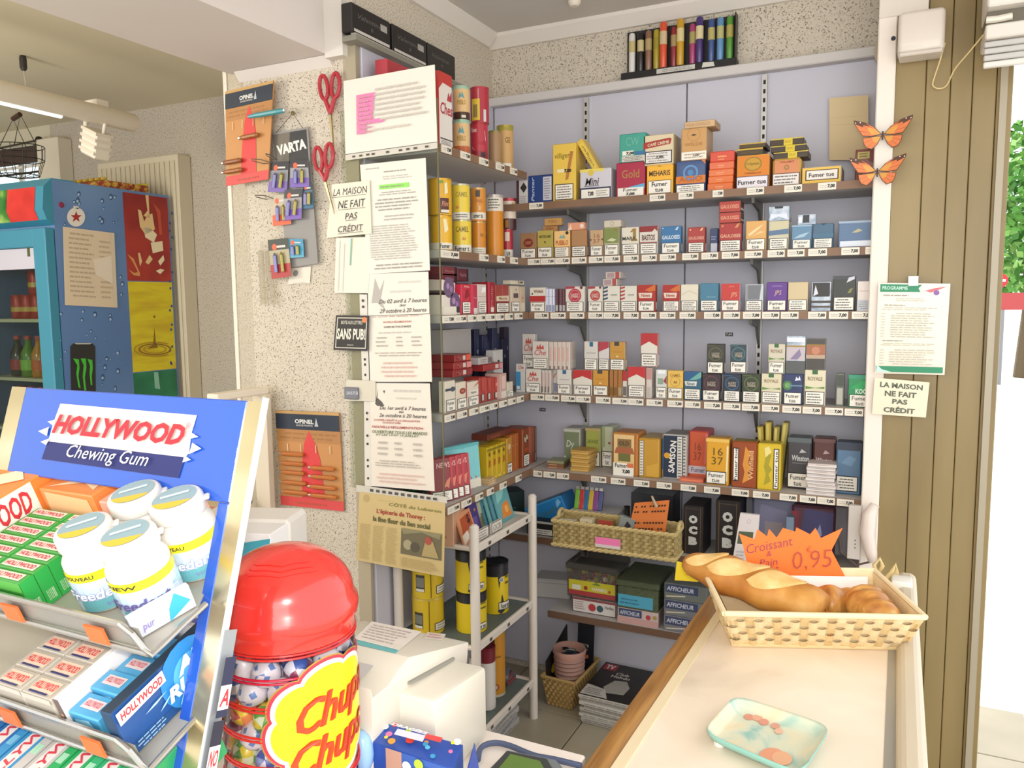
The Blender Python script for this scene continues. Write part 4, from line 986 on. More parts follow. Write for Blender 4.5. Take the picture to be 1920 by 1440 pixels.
wg('red carton lying behind the top notice', (726, 119, 768, 170), TA, 'B83A44', [('t', 'Chest', .5, .5, .7, .3, 'E4C8C0', .1, .02)], xf=-1.29, name='cigarette_carton', cat='carton', D=.04, **KA)
GBB = 'yellow and orange tins on the second wing shelf'
YB = [(0, .06, 'C9A23C'), (.06, .24, 'E6DFCC'), (.24, 1, 'E2AE1E')]
FL = [('t', 'Fumer', .62, .15, .3, .13, '232021', 0, .02)]
o, z = tin_px('tobacco_tin', 'amber yellow tin nearest the glass end, lower one of its pair', GBB, (806, 405, 848, 471), T2, -1.165, YB, lidcol='D0A030', marks=FL+[('p', [(.6, .5), (.72, .6), (.66, .9), (.56, .9)], 'E8DDB0')])
o, z = tin_px('tobacco_tin', 'amber yellow tin nearest the glass end, upper one of its pair', GBB, (803, 336, 847, 405), z+.001, -1.165, [(0, 1, 'E0AA1C')], lidcol='D0A030', marks=[('r', .5, .04, .76, .46, '5A2A24'), ('r', .52, .06, .76, .14, 'E4DCCC'), ('t', 'Flint', .64, .3, .2, .14, 'C48A6A', .2, .02), ('r', .48, .86, .6, .93, '7A9A2E'), ('p', [(.62, .55), (.72, .6), (.7, .9), (.62, .85)], 'E8DDB0')])
o, z = tin_px('tobacco_tin', 'lemon yellow camel tin, lower one of its pair', GBB, (848, 413, 884, 476), T2, -1.17, [(0, .05, 'D8C89A'), (.05, .26, 'E6DFCC'), (.26, 1, 'E2C43A')], lidcol='B9B48A', marks=[('t', 'Fumer t', .5, .15, .5, .14, '232021', 0, .02), ('t', 'CAMEL', .52, .72, .44, .16, '7A6A2A', .1, .01), ('p', [(.5, .4), (.54, .5), (.58, .44), (.62, .5), (.63, .4)], 'C48A3A')])
o, z = tin_px('tobacco_tin', 'lemon yellow camel tin, upper one of its pair', GBB, (847, 346, 881, 412), z+.001, -1.17, [(0, .2, 'E2DCCC'), (.2, 1, 'E4C83C')], lidcol='B9B89A', marks=[('t', 'CAMEL', .54, .7, .44, .14, '9A8A3A', .1, .01), ('l', .3, .04, .74, .16, 2, '6A6462'), ('p', [(.3, .3), (.34, .4), (.38, .34), (.42, .4), (.44, .3)], 'D08A4A')])
o, z = tin_px('tobacco_tin', 'deep orange tin, lower one of its pair', GBB, (884, 416, 911, 479), T2, -1.175, [(0, .06, 'C4803A'), (.06, .24, 'DCD2C0'), (.24, 1, 'CF8420')], lidcol='C49A5A', marks=[('t', 'PALL', .66, .6, .16, .1, '8A5A24', 0, .02), ('l', .4, .1, .7, .2, 2, '8A8480')])
o, z = tin_px('tobacco_tin', 'deep orange tin with Fumer tue band, upper one of its pair', GBB, (882, 353, 911, 416), z+.001, -1.175, [(0, .05, 'D0803A'), (.05, .26, 'E2DAC8'), (.26, 1, 'D28A2C')], lidcol='C9A46A', marks=[('t', 'umer tu', .5, .15, .4, .12, '232021', 0, .02), ('r', .4, .72, .58, .92, '4A4238'), ('t', 'PALL', .56, .6, .3, .1, 'B06A2A', 0, .02), ('r', .5, .32, .6, .46, 'DDB07A')])
o, z = tin_px('tobacco_tin', 'tall plain amber tin with small-print label at its top', GBB, (911, 366, 944, 481), T2, -1.18, [(0, .74, 'D2861C'), (.74, .97, 'E0D8C6'), (.97, 1, '4A3A2A')], lidcol='B9B0A8', marks=[('l', .24, .77, .74, .94, 4, '5A5652')])
o, z = tin_px('tobacco_tin', 'red and white tin under another at the end of second wing shelf', GBB, (941, 430, 962, 485), T2, -1.19, [(0, .06, 'A8303A'), (.06, .32, 'E0D8C8'), (.32, 1, 'B02E36')], lidcol='A8404A', marks=[('t', 'ue', .55, .18, .2, .14, '232021', 0, .02), ('r', .36, .6, .62, .9, 'DCCCBC')])
tin_px('tobacco_tin', 'white and red tin on top at the end of second wing shelf', GBB, (942, 372, 968, 430), z+.001, -1.19, [(0, .34, '4A2A2A'), (.34, .9, 'E4D0BC'), (.9, 1, 'B8404A')], lidcol='B8404A', marks=[('t', 'JIA', .42, .68, .24, .16, 'B04A44', 0, .02), ('r', .62, .55, .7, .85, 'D8A824'), ('r', .3, .04, .46, .3, 'B87A34')])
GC = 'cigarette packs on the third wing shelf'
def wc(label, box, body, shapes=None, wk=None, zb=T3, **kw):
    kw.setdefault('group', GC)
    return wg(label, box, zb, body, shapes, wk, **kw)
wc('cream pack behind the glass end, left of the purple dotted pack', (806, 556, 826, 594), 'D8C8B0', [('r', .1, .4, .9, .6, 'C49A6A')], lid=False, D=.06, xf=-1.195)
wc('cream pack lying above it behind the glass end', (806, 524, 826, 556), 'D2BEA8', [('r', .2, .3, .8, .6, 'C98A6A')], zb=T3+.062, lid=False, D=.06, xf=-1.195)
wc('white pack with purple dotted discs, lower one', (830, 553, 863, 594), 'E0D6CA', [('c', .7, .62, .3, '6A5072'), ('c', .62, .7, .1, 'A88AB0'), ('c', .8, .55, .08, '9A78A8'), ('r', 0, .0, .75, .42, 'E4DCCC'), ('r', .8, .1, .95, .4, '3A3236')], D=.06)
wc('white pack with purple dotted discs, tilted upper one', (829, 527, 853, 552), 'DCCCC4', [('c', .5, .4, .42, '6E5674'), ('c', .4, .5, .12, 'A88AB0'), ('c', .66, .3, .12, '9A78A8')], zb=T3+.064, D=.06, lid=False, tilt=(0, .12))
wc('crimson pack with white foil fold, third wing shelf', (865, 533, 886, 587), 'C42E42', [('t', 'PALL', .5, .92, .5, .06, 'E8C0B8'), ('p', [(.3, .5), (.7, .6), (.6, .85), (.4, .8)], '8A1E30'), ('r', .78, .0, 1, 1, 'D83A54')], 'L', warn_box=(.04, .02, .78, .42), side='D83A54')
wc('crimson pack seen edge-on behind the crimson front pack', (887, 534, 895, 590), 'B82A48', [('r', .1, .0, .9, .2, 'DCD2CC'), ('t', 'PALL', .5, .55, .8, .05, 'E0A0A8')], D=.055, lid=False)
wc('white pack with faint print beside the crimson ones', (896, 533, 912, 587), 'D5C6BC', [('p', [(.4, .7), (.9, .75), (.9, .9), (.5, .9)], 'F0ECEC'), ('r', 0, .58, 1, .59, '9A8E88')], 'L')
wc('dark red pack edge-on with vertical lettering', (915, 529, 928, 587), '9A1E2C', [('r', 0, 0, .2, 1, 'C83A4A'), ('t', 'Philip', .55, .55, 1.4, .12, 'D88A90', 0, .01, 90), ('r', .35, .04, .8, .2, 'E0D8CC')], D=.055, lid=False)
wc('brick red pack with a cream band and small-print label', (929, 534, 954, 586), '9C3A30', [('r', .48, .62, .52, 1, 'B8685A'), ('p', [(.05, .42), (1, .42), (1, .62), (.05, .6)], 'D8C4A8'), ('t', 'Morris', .55, .52, .6, .1, '9A6A54', 0, .02), ('r', 0, .36, 1, .42, '8A2A28')], 'L', warn_box=(.03, .02, .97, .36))
wc('cream pack with a dark shield and faint label', (958, 536, 974, 588), 'D0BFA8', [('r', .3, .55, .85, .72, '55484A'), ('c', .6, .86, .06, '8A7A6A')], 'F')
wc('cream pack edge-on at the end of the third wing shelf', (975, 537, 985, 588), 'C4AE94', [('r', .1, .04, .9, .36, 'D5C8B4'), ('c', .5, .55, .1, 'A87A5A')], D=.055, lid=False)
for i, (bx, c) in enumerate((((829, 513, 856, 530), '7A3038'), ((829, 500, 856, 512), '8C3A40'), ((858, 504, 878, 520), '6E2A38'))):
    wc('dark red pack lying high on the third wing shelf, %s' % ('lower left', 'upper left', 'right')[i], bx, c, [('t', 'Morris', .5, .5, .6, .3, 'B9848A', 0, .01), ('r', .86, 0, 1, 1, '3A2A2E')], zb=T3+.088+.0 if i == 0 else (T3+.112 if i == 1 else T3+.0975), xf=-1.19, D=.06, lid=False)
wc('dark stack block of packs under the lying red ones', (829, 531, 880, 590), '6A2A34', [('r', 0, .62, 1, .64, '3A2226'), ('r', .5, 0, .52, 1, '3A2226')], xf=-1.2, D=.09, lid=False)
wc('small price ticket lying on the cream shield pack', (958, 526, 983, 536), 'D8CCB4', [('t', '7,00', .7, .5, .4, .6, '1E1C1C', 0, .05)], zb=T3+.0905, D=.03, lid=False, name='price_ticket', cat='ticket')
GD = 'cigarette packs on the fourth wing shelf'
def wd(label, box, body, shapes=None, wk=None, zb=T4, **kw):
    kw.setdefault('group', GD)
    return wg(label, box, zb, body, shapes, wk, **kw)
LIP = [('c', .6, .66, .3, '8A2A24', .5), ('c', .6, .66, .2, 'B86A5E', .4)]
wd('white pack with a blue grey oval, nearest to the glass end', (835, 714, 854, 786), 'DCD4C2', [('c', .75, .72, .26, '4A5464', .5), ('r', 0, .68, .5, .76, '3E4656')], 'F')
b = (856, 716, 875, 780)
wd('white pack with a dark red oval, fourth wing shelf', b, 'DCD0BC', LIP+[('r', .92, .2, 1, 1, 'B0303A')], 'F')
wd('white pack with a red stripe corner and two labels', (877, 715, 898, 774), 'DACEBC', [('p', [(.5, .75), (1, .9), (1, .98), (.6, .8)], 'C0504A'), ('r', .1, .45, .95, .66, 'E6DED0'), ('t', 'Nuire', .5, .56, .5, .1, '4A4644')], 'F')
for i, x in enumerate((899, 911, 924)):
    wd('brick red pack edge-on, %s of the three on the fourth wing shelf' % ('left', 'middle', 'right')[i], (x, 707, x+12, 760), 'A8362E', [('r', .2, .06, .75, .34, '3A2A2A'), ('r', .35, .08, .65, .32, 'C9C0B8'), ('r', .3, .45, .8, .95, 'B8463C'), ('r', .4, .6, .7, .75, 'D88A7C') if i == 2 else ('r', .4, .6, .5, .9, 'C45A4C')], D=.055, lid=False, xf=-1.14)
wd('pale pink pack seen edge-on right of the brick red ones', (938, 700, 950, 755), 'C4A096', [('r', .2, .4, .8, .9, 'D8BCB0'), ('r', .1, .02, .9, .3, 'D8D0C4')], D=.055, lid=False)
wd('cream pack in front of the pale pink one with label', (951, 716, 962, 752), 'D0C6B4', [], 'F', D=.02)
for i, z in enumerate((T4+.0905, T4+.112, T4+.1335)):
    box_thing('cigarette_carton', 'dark red box lying above the white packs, %s of three' % ('lowest', 'middle', 'topmost')[i], 'carton', GD, (-1.15, P(868, 690, 'x', -1.15).y, z), .115-.01*i, .0208, .085, PI/2, ('8E2A2A', '962E2C', '8A2828')[i], [('r', .5, .2, .66, .8, 'C9C0BC'), ('r', .7, .1, .98, .9, ('8E3434', 'D88A88', 'D8583A')[i]), ('t', 'Marl', .3, .5, .3, .5, 'B05A50', 0, .02)], lid=False)
box_thing('cigarette_carton', 'red box lying over the brick red packs, fourth wing shelf', 'carton', GD, (-1.16, P(925, 695, 'x', -1.16).y, T4+.0905), .13, .0212, .07, PI/2, '9A2A2C', [('r', .6, .2, .78, .8, 'C9C0BC'), ('r', .82, .1, .98, .9, 'D88A88')], lid=False)
box_thing('cigarette_carton', 'grey white box lying on the red box, fourth wing shelf', 'carton', GD, (-1.165, P(910, 680, 'x', -1.165).y, T4+.1128), .085, .022, .06, PI/2, 'B9B0AE', [('l', .1, .2, .6, .8, 2, '8A8280'), ('r', .7, .1, 1, .9, '6E645E')], lid=False)
wd('blank grey carton standing at the back of the fourth wing shelf', (832, 617, 884, 705), 'B9B3AE', [('r', .0, .5, .8, .506, '99938E')], xf=-1.27, D=.05, lid=False, name='cigarette_carton', cat='carton')
for i in range(7):
    y = 2.335+i*.037
    box_thing('cigarette_pack', 'dark navy pack standing behind the red boxes, %s of seven' % ('first', 'second', 'third', 'fourth', 'fifth', 'sixth', 'last')[i], 'pack', GD, (-1.275+.01*(i % 2), y, T4), .034, .215-.02*(i % 3), .022, PI/2, ('22243E', '282A48', '1E2038', '2C2E4A', '233A4A', '2A2440', '3A2E3C')[i], [('p', [(.2, .8), (.5, 1), (.8, .8), (.6, .5)], '3E4260'), ('r', .3, .62, .7, .68, '8A8CA4')], lid=False)
wd('small white hanging tab box among the dark navy packs', (926, 656, 943, 690), 'C4C0BC', [('c', .5, .75, .12, '2A2A2C', .5)], xf=-1.2, D=.03, lid=False)
# fifth wing shelf
GE = 'tobacco pouches on the lowest wing shelf'
def we(label, y, W, H, body, shapes, lean=.25, x=-1.135, D=.012, wk=None, wb=None, turn=0, **kw):
    return box_thing('tobacco_pouch', label, 'pouch', GE, (x, y, T5), W, H, D, PI/2+turn, body, shapes, wk, wb, lid=False, bevel=.003, tilt=(-lean, 0), **kw)
for i in range(4):
    we('red pouch leaning on its neighbours, %s of the four' % ('frontmost at the right', 'second', 'third', 'rearmost at the left')[i], 1.972-.026*i, .075, .125, ('B02A34', 'A82832', 'A42630', '8C2A30')[i], [('t', 'NEWS', .62, .84, .6, .12, 'E8B8B4', .1, .02), ('p', [(.55, .3), (.75, .5), (.9, .55), (.8, .3), (.7, .35)], 'D8846A'), ('r', .9, .4, 1, 1, 'C4404A')], .12, -1.14-.004*i, .016, 'L', (.04, .02, .94, .26), turn=-.5)
for i in range(4):
    we('turquoise pouch standing in a row, %s of the four' % ('frontmost', 'second', 'third', 'rearmost')[i], 2.088-.024*i, .07, .137, '7CC8CC', [('t', 'AMERICAN', .55, .6, .1, .5, '3A5A6A', 0, .02), ('p', [(.2, .3), (.6, .4), (.8, .2), (.5, .1)], 'C44A5A'), ('r', .7, .0, .98, .2, 'E0D8C8'), ('r', .0, .93, 1, 1, '5EB0B4')], .1, -1.165-.004*i, .016, turn=-.45)
for i in range(3):
    we('dark green pouch behind the turquoise ones, %s of three' % ('front', 'middle', 'rear')[i], 1.985-.024*i, .07, .135, ('1E5A3A', '246A44', '184A30')[i], [('r', .2, .1, .8, .9, '2E7A50')], .02, -1.27, .018)
for i in range(4):
    we('yellow pouch with red brown print, %s of the four' % ('frontmost', 'second', 'third', 'rearmost')[i], 2.175+.033*i, .031, .112, 'C9A81E', [('c', .5, .78, .22, '7A5A1E'), ('p', [(.3, .4), (.7, .45), (.7, .6), (.35, .62)], 'A85A24'), ('r', .2, .06, .8, .12, 'E0C85A'), ('r', 0, .88, 1, .94, '8A7A24')], 0, -1.15, .08)
we('amber pouch with white label and Fumer text beside the yellow row', 2.312, .034, .12, 'B8862A', [('c', .5, .75, .3, 'D5B890'), ('c', .5, .6, .2, 'C49A6A')], 0, -1.148, .08, 'F', (.05, .02, .98, .3))
for i in range(2):
    we('plain orange brown pouch, %s of two beside the amber one' % ('left', 'right')[i], 2.345+.029*i, .027, .125, 'B0622A', [('c', .5, .7, .1, 'E0B080'), ('r', .9, 0, 1, 1, '9A5222')], 0, -1.15, .08)
we('russet pouch with an animal picture and small-print label', 2.425, .05, .135, '8C4424', [('c', .5, .74, .3, 'C4B490', .9), ('c', .4, .8, .1, '3A3430'), ('c', .62, .68, .1, '3A3430'), ('r', .1, .42, .9, .5, 'A8522A')], 0, -1.14, .08, 'L', (.06, .04, .95, .34))
for i in range(4):
    we('russet pouch edge-on in the row behind the animal picture, %s of four' % ('first', 'second', 'third', 'last')[i], 2.462+.021*i, .02, .135-.003*i, ('9A4A2E', 'A85234', '8A4430', '6A3A34')[i], [('r', .3, .3, .6, .98, 'C07850'), ('r', .3, .04, .6, .26, 'C9BCB0' if i == 3 else 'A05A3C')], 0, -1.15, .07)
box_thing('tobacco_pouch', 'maroon flat pouch lying on top of the yellow pouches', 'pouch', GE, (-1.16, 2.27, T5+.128), .17, .02, .06, PI/2, '6A3020', [('r', .1, .3, .5, .6, '8A4A34')], lid=False, bevel=.005)
for i in range(3):
    box_thing('tobacco_pouch', 'small flat tan pouch lying at the front edge, %s of three' % ('lowest', 'middle', 'topmost')[i], 'pouch', GE, (-1.127, 2.15, T5+.007*i), .045, .0065, .03, PI/2+.1*(i-1), 'C9A878', [('p', [(.2, .2), (.8, .5), (.6, .9)], 'E0D4C0')], lid=False, bevel=.002)
# black boxes on the ledge of the left wall
led = MB().box((-1.374, 1.785, 2.098), (-1.328, 1.838, 2.112), M('8A8678', .5)).box((-1.356, 1.838, 2.098), (-1.328, 2.36, 2.112), M('8A8678', .5)).build('wall_ledge')
tag(led, 'narrow grey ledge on the left wall under the three black boxes', 'ledge')
MB().box((-1.395, 1.822, 1.97), (-1.36, 1.838, 2.118), M('A89C84', .45)).build('end_post', parent=led)
MB().box((-1.345, 1.785, 2.1125), (-1.33, 2.36, 2.116), M('A8A496')).build('front_rail', parent=led)
for i, (xa_, xb_) in enumerate(((660, 733), (735, 800), (801, 853))):
    xf = -1.333
    ya, yb = P(xa_, 60, 'x', xf).y, P(xb_, 90, 'x', xf).y
    zt = P((xa_+xb_)/2, (30, 68, 98)[i], 'x', xf).z
    H = .076
    o = box_thing('display_box', 'black display box with faint silver script on the wall ledge, %s' % ('nearest the pillar', 'middle one', 'farthest')[i], 'box', 'black display boxes on the ledge', (xf, (ya+yb)/2, 2.1165), yb-ya-.002, H, .036 if i == 0 else .021, PI/2, '1E1A1A', [('t', 'Valentine', .45, .62, .6, .16, '6E6A66', .25, 0), ('c', .5, .35, .03, '55504E')] + ([('r', .04, .04, .96, .14, 'C9C4BC'), ('r', .72, .5, .9, .74, 'A8A49E')] if i < 2 else []), lid=False, bevel=.003)
# ---------------------------------------------------------------- glass end of the left wing and the notices on it
YG = 1.822
glass = clear_mat('glass_sheet', 'F3F5F1', .1)
a, b = P(652, 700, 'y', YG).x, P(824, 500, 'y', YG).x
o = MB().box((a, YG, .87), (b, YG+.005, 1.93), glass).build('glass_panel')
tag(o, 'clear glass panel closing the end of the left wing behind the notices', 'glass panel')
MB().box((b-.0004, YG-.0003, .87), (b+.0008, YG+.0053, 1.93), M('77704E', .3)).build('glass_edge', parent=o)
# beige upright of the wing
x0, x1 = P(655, 600, 'y', YG).x, P(690, 800, 'y', YG).x
o = MB().box((x0, 1.8285, .02), (x1-.01, 1.84, 2.09), M('B3A58C', .5)).build('wing_upright')
tag(o, 'beige grey upright board between the pillar and the glass end', 'upright')
YN = YG-.004
def pn(name, label, q, shapes, col='E6DFD2', y=YN, **kw):
    return paper(name, label, 'notice', px_quad(q, 'y', y), shapes, col, **kw)
holes = lambda v: [('r', x, v-.012, x+.035, v+.012, '4A4640') for x in (.08, .16, .24, .3, .46, .6, .68, .76, .88)]
pink = 'F07FB0'
pn('notice', 'white landscape notice with a pink highlighted column, topmost on the wing end', [(648, 301), (820, 278), (815, 121), (644, 152)],
   [('r', .0, .0, 1, .075, 'CFC8BA'), ('r', 0, .072, 1, .08, '5A544C')]+holes(.035)+[('r', .15, .74-.055*i, (.36, .35, .34, .34, .33, .33, .45, .25, .25)[i], .79-.055*i, pink) for i in range(9)]
   + [('l', .36, .42, .92, .85, 7, 'A9A198'), ('l', .16, .29, .33, .78, 9, 'C45A88'), ('l', .3, .3, .8, .36, 1, 'B9B0A6')], y=YN-.003, rough=.35)
pn('notice', 'white text notice with a green highlighted line, second from top on the wing end', [(690, 514), (806, 507), (798, 296), (675, 309)],
   [('l', .08, .94, .3, .97, 1, '8A8680'), ('l', .36, .9, .72, .93, 1, '6A6660'), ('l', .3, .84, .85, .88, 2, '9A968E'), ('r', .28, .76, .74, .8, '8EE05A'), ('l', .3, .76, .74, .8, 1, '4A7A34'), ('l', .25, .7, .9, .74, 2, '77736C'), ('l', .2, .56, .92, .68, 4, '6A6660'), ('l', .3, .47, .85, .53, 2, '8A8680'), ('l', .08, .12, .9, .44, 15, '8E8A84'), ('l', .1, .03, .92, .09, 2, '6A6660')], y=YN-.0015)
pn('notice', 'white notice with opening hours in italics, third from top on the wing end', [(690, 592), (805, 588), (803, 509), (690, 514)],
   [('p', [(.06, .3), (.12, .9), (.2, .6), (.28, .86), (.22, .4), (.3, .1), (.16, .3)], 'B5AEA6'), ('l', .5, .72, .92, .84, 1, 'BDB7AE'), ('l', .35, .5, .8, .62, 1, 'BDB7AE'), ('t', 'Du 02 avril à 7 heures', .58, .33, .78, .1, '55514C', .3, .01), ('t', 'au', .58, .22, .1, .05, '55514C', .3, .01), ('t', '29 octobre à 20 heures', .58, .1, .76, .1, '55514C', .3, .01)])
pn('notice', 'white notice with a red heading and timetable, fourth from top on the wing end', [(694, 716), (810, 716), (806, 589), (690, 593)],
   [('l', .04, .97, .98, 1.0, 1, '9A5A50'), ('t', 'NOUVELLE RÉGLEMENTATION', .48, .905, .46, .035, 'B04A44', .2, .02), ('t', 'OUVERTURE TOUS LES MARDIS', .48, .83, .44, .03, '55514C', .2, .02), ('l', .15, .72, .8, .77, 1, 'A09A92'), ('l', .12, .52, .32, .7, 3, '8E8880'), ('l', .45, .52, .58, .7, 3, '8E8880'), ('l', .7, .52, .86, .7, 3, '8E8880'), ('l', .1, .38, .9, .46, 2, '8A847C'), ('l', .2, .06, .85, .32, 4, 'C9928A')], 'E9DFD0')
pn('notice', 'white notice with a small sketch and red lines, lowest white one on the wing end', [(697, 911), (815, 921), (806, 719), (694, 718)],
   [('p', [(.08, .8), (.14, .94), (.12, .86), (.2, .82), (.24, .78), (.12, .78)], '5A544E'), ('p', [(.22, .93), (.26, .93), (.24, .9)], '5A544E'), ('l', .35, .9, .95, .96, 1, 'B5AFA8'), ('l', .42, .84, .8, .88, 1, 'C0BAB2'), ('t', 'Du 1er avril à 7 heures', .54, .765, .76, .035, '44403C', .3, .01), ('t', 'au', .52, .73, .08, .02, '44403C', .3, .01), ('t', '2e octobre à 20 heures', .54, .695, .78, .035, '44403C', .3, .01), ('t', 'CONTRE L’ARRÊT À LA CIRCULATION', .44, .65, .76, .022, 'B04A44', .2, .02), ('t', 'DU 30 AU 27 AVRIL', .36, .625, .3, .018, 'B04A44', .2, .02), ('t', 'NOUVELLE RÉGLEMENTATION', .45, .585, .84, .028, 'A8343A', .2, .02), ('t', 'OUVERTURE TOUS LES MARDIS', .48, .535, .9, .028, '5E7048', .2, .02), ('t', 'ET LES 14 ET 15 JUILLET', .45, .505, .7, .024, '5E7048', .2, .02), ('l', .12, .3, .28, .46, 3, '9A948C'), ('l', .4, .3, .52, .46, 3, '9A948C'), ('l', .7, .3, .86, .46, 3, '9A948C'), ('l', .08, .2, .9, .27, 3, '8A847C'), ('l', .1, .04, .9, .15, 3, 'D0988E')], 'E8DDCE')
# punched plastic edge strips
for i, (q, lab) in enumerate((([(684, 912), (697, 912), (694, 720), (682, 720)], 'white punched plastic strip left of the lowest white notice'), ([(679, 716), (692, 716), (688, 552), (674, 552)], 'white punched plastic strip left of the middle notices'))):
    paper('punched_strip', lab, 'strip', px_quad(q, 'y', YN+.0018), [('c', .5, v, .16, '3A3632') for v in (.08, .2, .26, .42, .5, .66, .72, .86, .93)], 'DDD6CA')
pn('newspaper_page', 'yellowed newspaper page with a photo, hung below the white notices', [(668, 1050), (832, 1082), (835, 943), (674, 922)],
   [('c', .09, .92, .04, 'B9A06A'), ('l', .2, .9, .5, .94, 1, 'C4AC74'), ('t', 'CÔTÉ du Luberon', .66, .885, .6, .055, '8A8040', 0, .03), ('t', 'L’épicerie de Thorey :', .5, .755, .56, .085, 'A8402E', 0, .03), ('t', 'la fine fleur du lien social', .51, .65, .66, .075, '5E5A30', 0, .03)]
   + [('l', .03+.155*i, .04, .16+.155*i, .56, 22, 'A8915E') for i in range(3)] + [('r', .52, .22, .97, .58, '6E6448'), ('p', [(.55, .5), (.75, .56), (.95, .5), (.97, .58), (.52, .58)], '8E8560'), ('c', .6, .36, .05, 'A89C7A'), ('c', .68, .34, .05, '564E3A'), ('p', [(.76, .24), (.8, .46), (.88, .46), (.95, .24)], 'B09A66'), ('c', .83, .46, .04, 'A8503E'), ('l', .52, .04, .97, .18, 6, 'A8915E')], 'CDB47C', y=YN-.004)
pn('sleeve_edge', 'clear punched sleeve edge above the newspaper page', [(668, 922), (838, 944), (838, 932), (668, 909)], [('r', .16+.07*i, .3, .2+.07*i, .7, '4E4A44') for i in range(11)], 'CFC8BA', y=YN-.002)
pn('notice', 'white hand lettered card reading la maison ne fait pas crédit under the scissors tip', [(612, 446), (697, 438), (693, 338), (622, 346)],
   [('t', 'LA MAISON', .5, .84, .86, .13, '2E2A2A', .12, .0), ('r', .05, .745, .9, .752, '2E2A2A'), ('t', 'NE FAIT', .55, .6, .66, .14, '2E2A2A', .12, .0), ('r', .22, .5, .88, .507, '2E2A2A'), ('t', 'PAS', .55, .37, .28, .12, '2E2A2A', .12, .0), ('r', .42, .285, .68, .292, '2E2A2A'), ('t', 'CRÉDIT', .54, .15, .56, .15, '2E2A2A', .12, .0), ('r', .26, .05, .82, .057, '2E2A2A')], 'E6DCC8', y=1.812)
pn('notice', 'pale sleeve sheet with a blue green line below the hand lettered card', [(627, 549), (690, 550), (698, 444), (630, 446)], [('r', .42, .5, .45, .98, '58A8B4'), ('r', .45, .5, .47, .98, 'B9B45A'), ('r', .1, .03, .13, .95, 'D5D0C2'), ('r', .24, .03, .26, .9, 'D5D0C2')], 'E2DCCE', y=1.817)
o = pn('sign', 'small black plaque lettered SANS PUB with a white border', [(625, 656), (689, 658), (692, 592), (630, 591)],
   [('r', .05, .06, .95, .94, 'D8D0C0'), ('r', .075, .085, .925, .915, '2A2420'), ('t', 'BOITE AUX LETTRES', .5, .8, .64, .1, 'CFC8B8', 0, .02), ('t', 'SANS PUB!', .5, .47, .84, .32, 'E8E2D2', 0, .03), ('t', 'merci', .5, .16, .18, .05, 'BDB5A5', 0, .02), ('c', .88, .88, .07, 'E8804A')], '2A2420', y=1.810)
o = MB().box(tuple(P(645, 748, 'y', 1.806)), tuple(P(676, 726, 'y', 1.822)), M('77767E', .4)).build('name_tag', bevel=.002)
tag(o, 'small grey badge clipped on the upright below the black plaque', 'badge')
m2 = MB()
draw(m2, [('t', 'SANS PUB', .5, .5, .7, .3, 'C4C4CC', 0, .02)], face_map(P(645, 748, 'y', 1.806), P(676, 748, 'y', 1.806), P(676, 726, 'y', 1.806), P(645, 726, 'y', 1.806)))
m2.build('print', parent=o)
o = paper('clear_label_pocket', 'cloudy clear label pocket at the upright beside the grey badge', 'pocket', px_quad([(646, 752), (704, 752), (704, 714), (650, 712)], 'y', YN-.003), [], 'D5CDBA')
# ---- pillar: knife cards
ORD = ('top left', 'second on the left', 'middle left', 'fourth on the left', 'bottom left', 'top right', 'second on the right', 'third on the right', 'bottom right')
def knife_card(label, q, y, knives, upper):
    c = px_quad(q, 'y', y)
    o = paper('knife_card', label, 'knife card', c, [('r', 0, 0, 1, 1, 'C48A50'), ('r', 0, .0, 1, .1, 'D84A48'), ('r', 0, .68, 1, .8, 'B57E48'), ('l', .04, .7, .96, .79, 2, '8A5E34'), ('p', [(.36, .1), (.72, .1), (.68, .5), (.62, .66), (.52, .8), (.43, .66), (.38, .4)], 'D8403E'), ('r', 0, .97, 1, 1, 'C49A5E'), ('r', 0, .81, 1, .97, '26303E'), ('t', 'OPINEL', .46, .895, .3, .045, 'E8E4DC', 0, .03), ('t', 'SAVOIE FRANCE', .46, .855, .26, .018, 'C9C6C0', 0, .02), ('p', [(.62, .85), (.68, .85), (.65, .94)], 'B9BCC0'), ('l', .2, .03, .8, .06, 1, 'A83A38')] + [('r', x, .58, x+.012, .66, 'E0C8A0') for x in (.17, .38, .62, .84)], 'C48A50', thick=.003)
    ux = (c[1]-c[0]); uy = (c[3]-c[0]); n = Vector((0, -1, 0))
    for ik, (u, v, L, wood) in enumerate(knives):
        p = c[0]+ux*u+uy*v+n*.011
        d = ux*L
        mb = MB()
        col = M(wood, .4)
        mb.tube([p, p+d*.12, p+d*.3, p+d*.62, p+d*.85, p+d], [.0052, .0065, .0068, .0062, .0072, .0045], col, 8)
        k = mb.build('folding_knife')
        tag(k, ('folding knife with a turned beech handle, %s on the lower knife card' % ORD[ik]) if not upper else ('dark handled folding knife, %s on the upper knife card' % ('single one on the right', 'upper of the left pair', 'lower of the left pair')[ik]), 'knife', 'folding knives on the upper card' if upper else 'folding knives on the lower card')
        MB().tube([p-d*.1, p+d*.02], .0045, M('B9B4AC', .3, .8), 8).build('blade_ring', parent=k)
        MB().box(tuple(p+Vector((ux.x*L*.3, .002, -.004))), tuple(p+Vector((ux.x*L*.36, .008, .004))), M('E8DCC0')).build('elastic_loop', parent=k)
    return o
KN = [(.1, .555, .35, 'B5682E'), (.1, .455, .35, 'B5682E'), (.1, .36, .35, 'B5682E'), (.1, .255, .37, 'B5682E'), (.1, .155, .39, 'B5682E'), (.56, .43, .36, 'BA6C30'), (.56, .34, .37, 'BA6C30'), (.54, .235, .39, 'BA6C30'), (.54, .145, .4, 'BA6C30')]
knife_card('lower knife card with nine folding knives, on the speckled pillar', [(527, 946), (645, 959), (636, 774), (517, 769)], 1.822, KN, False)
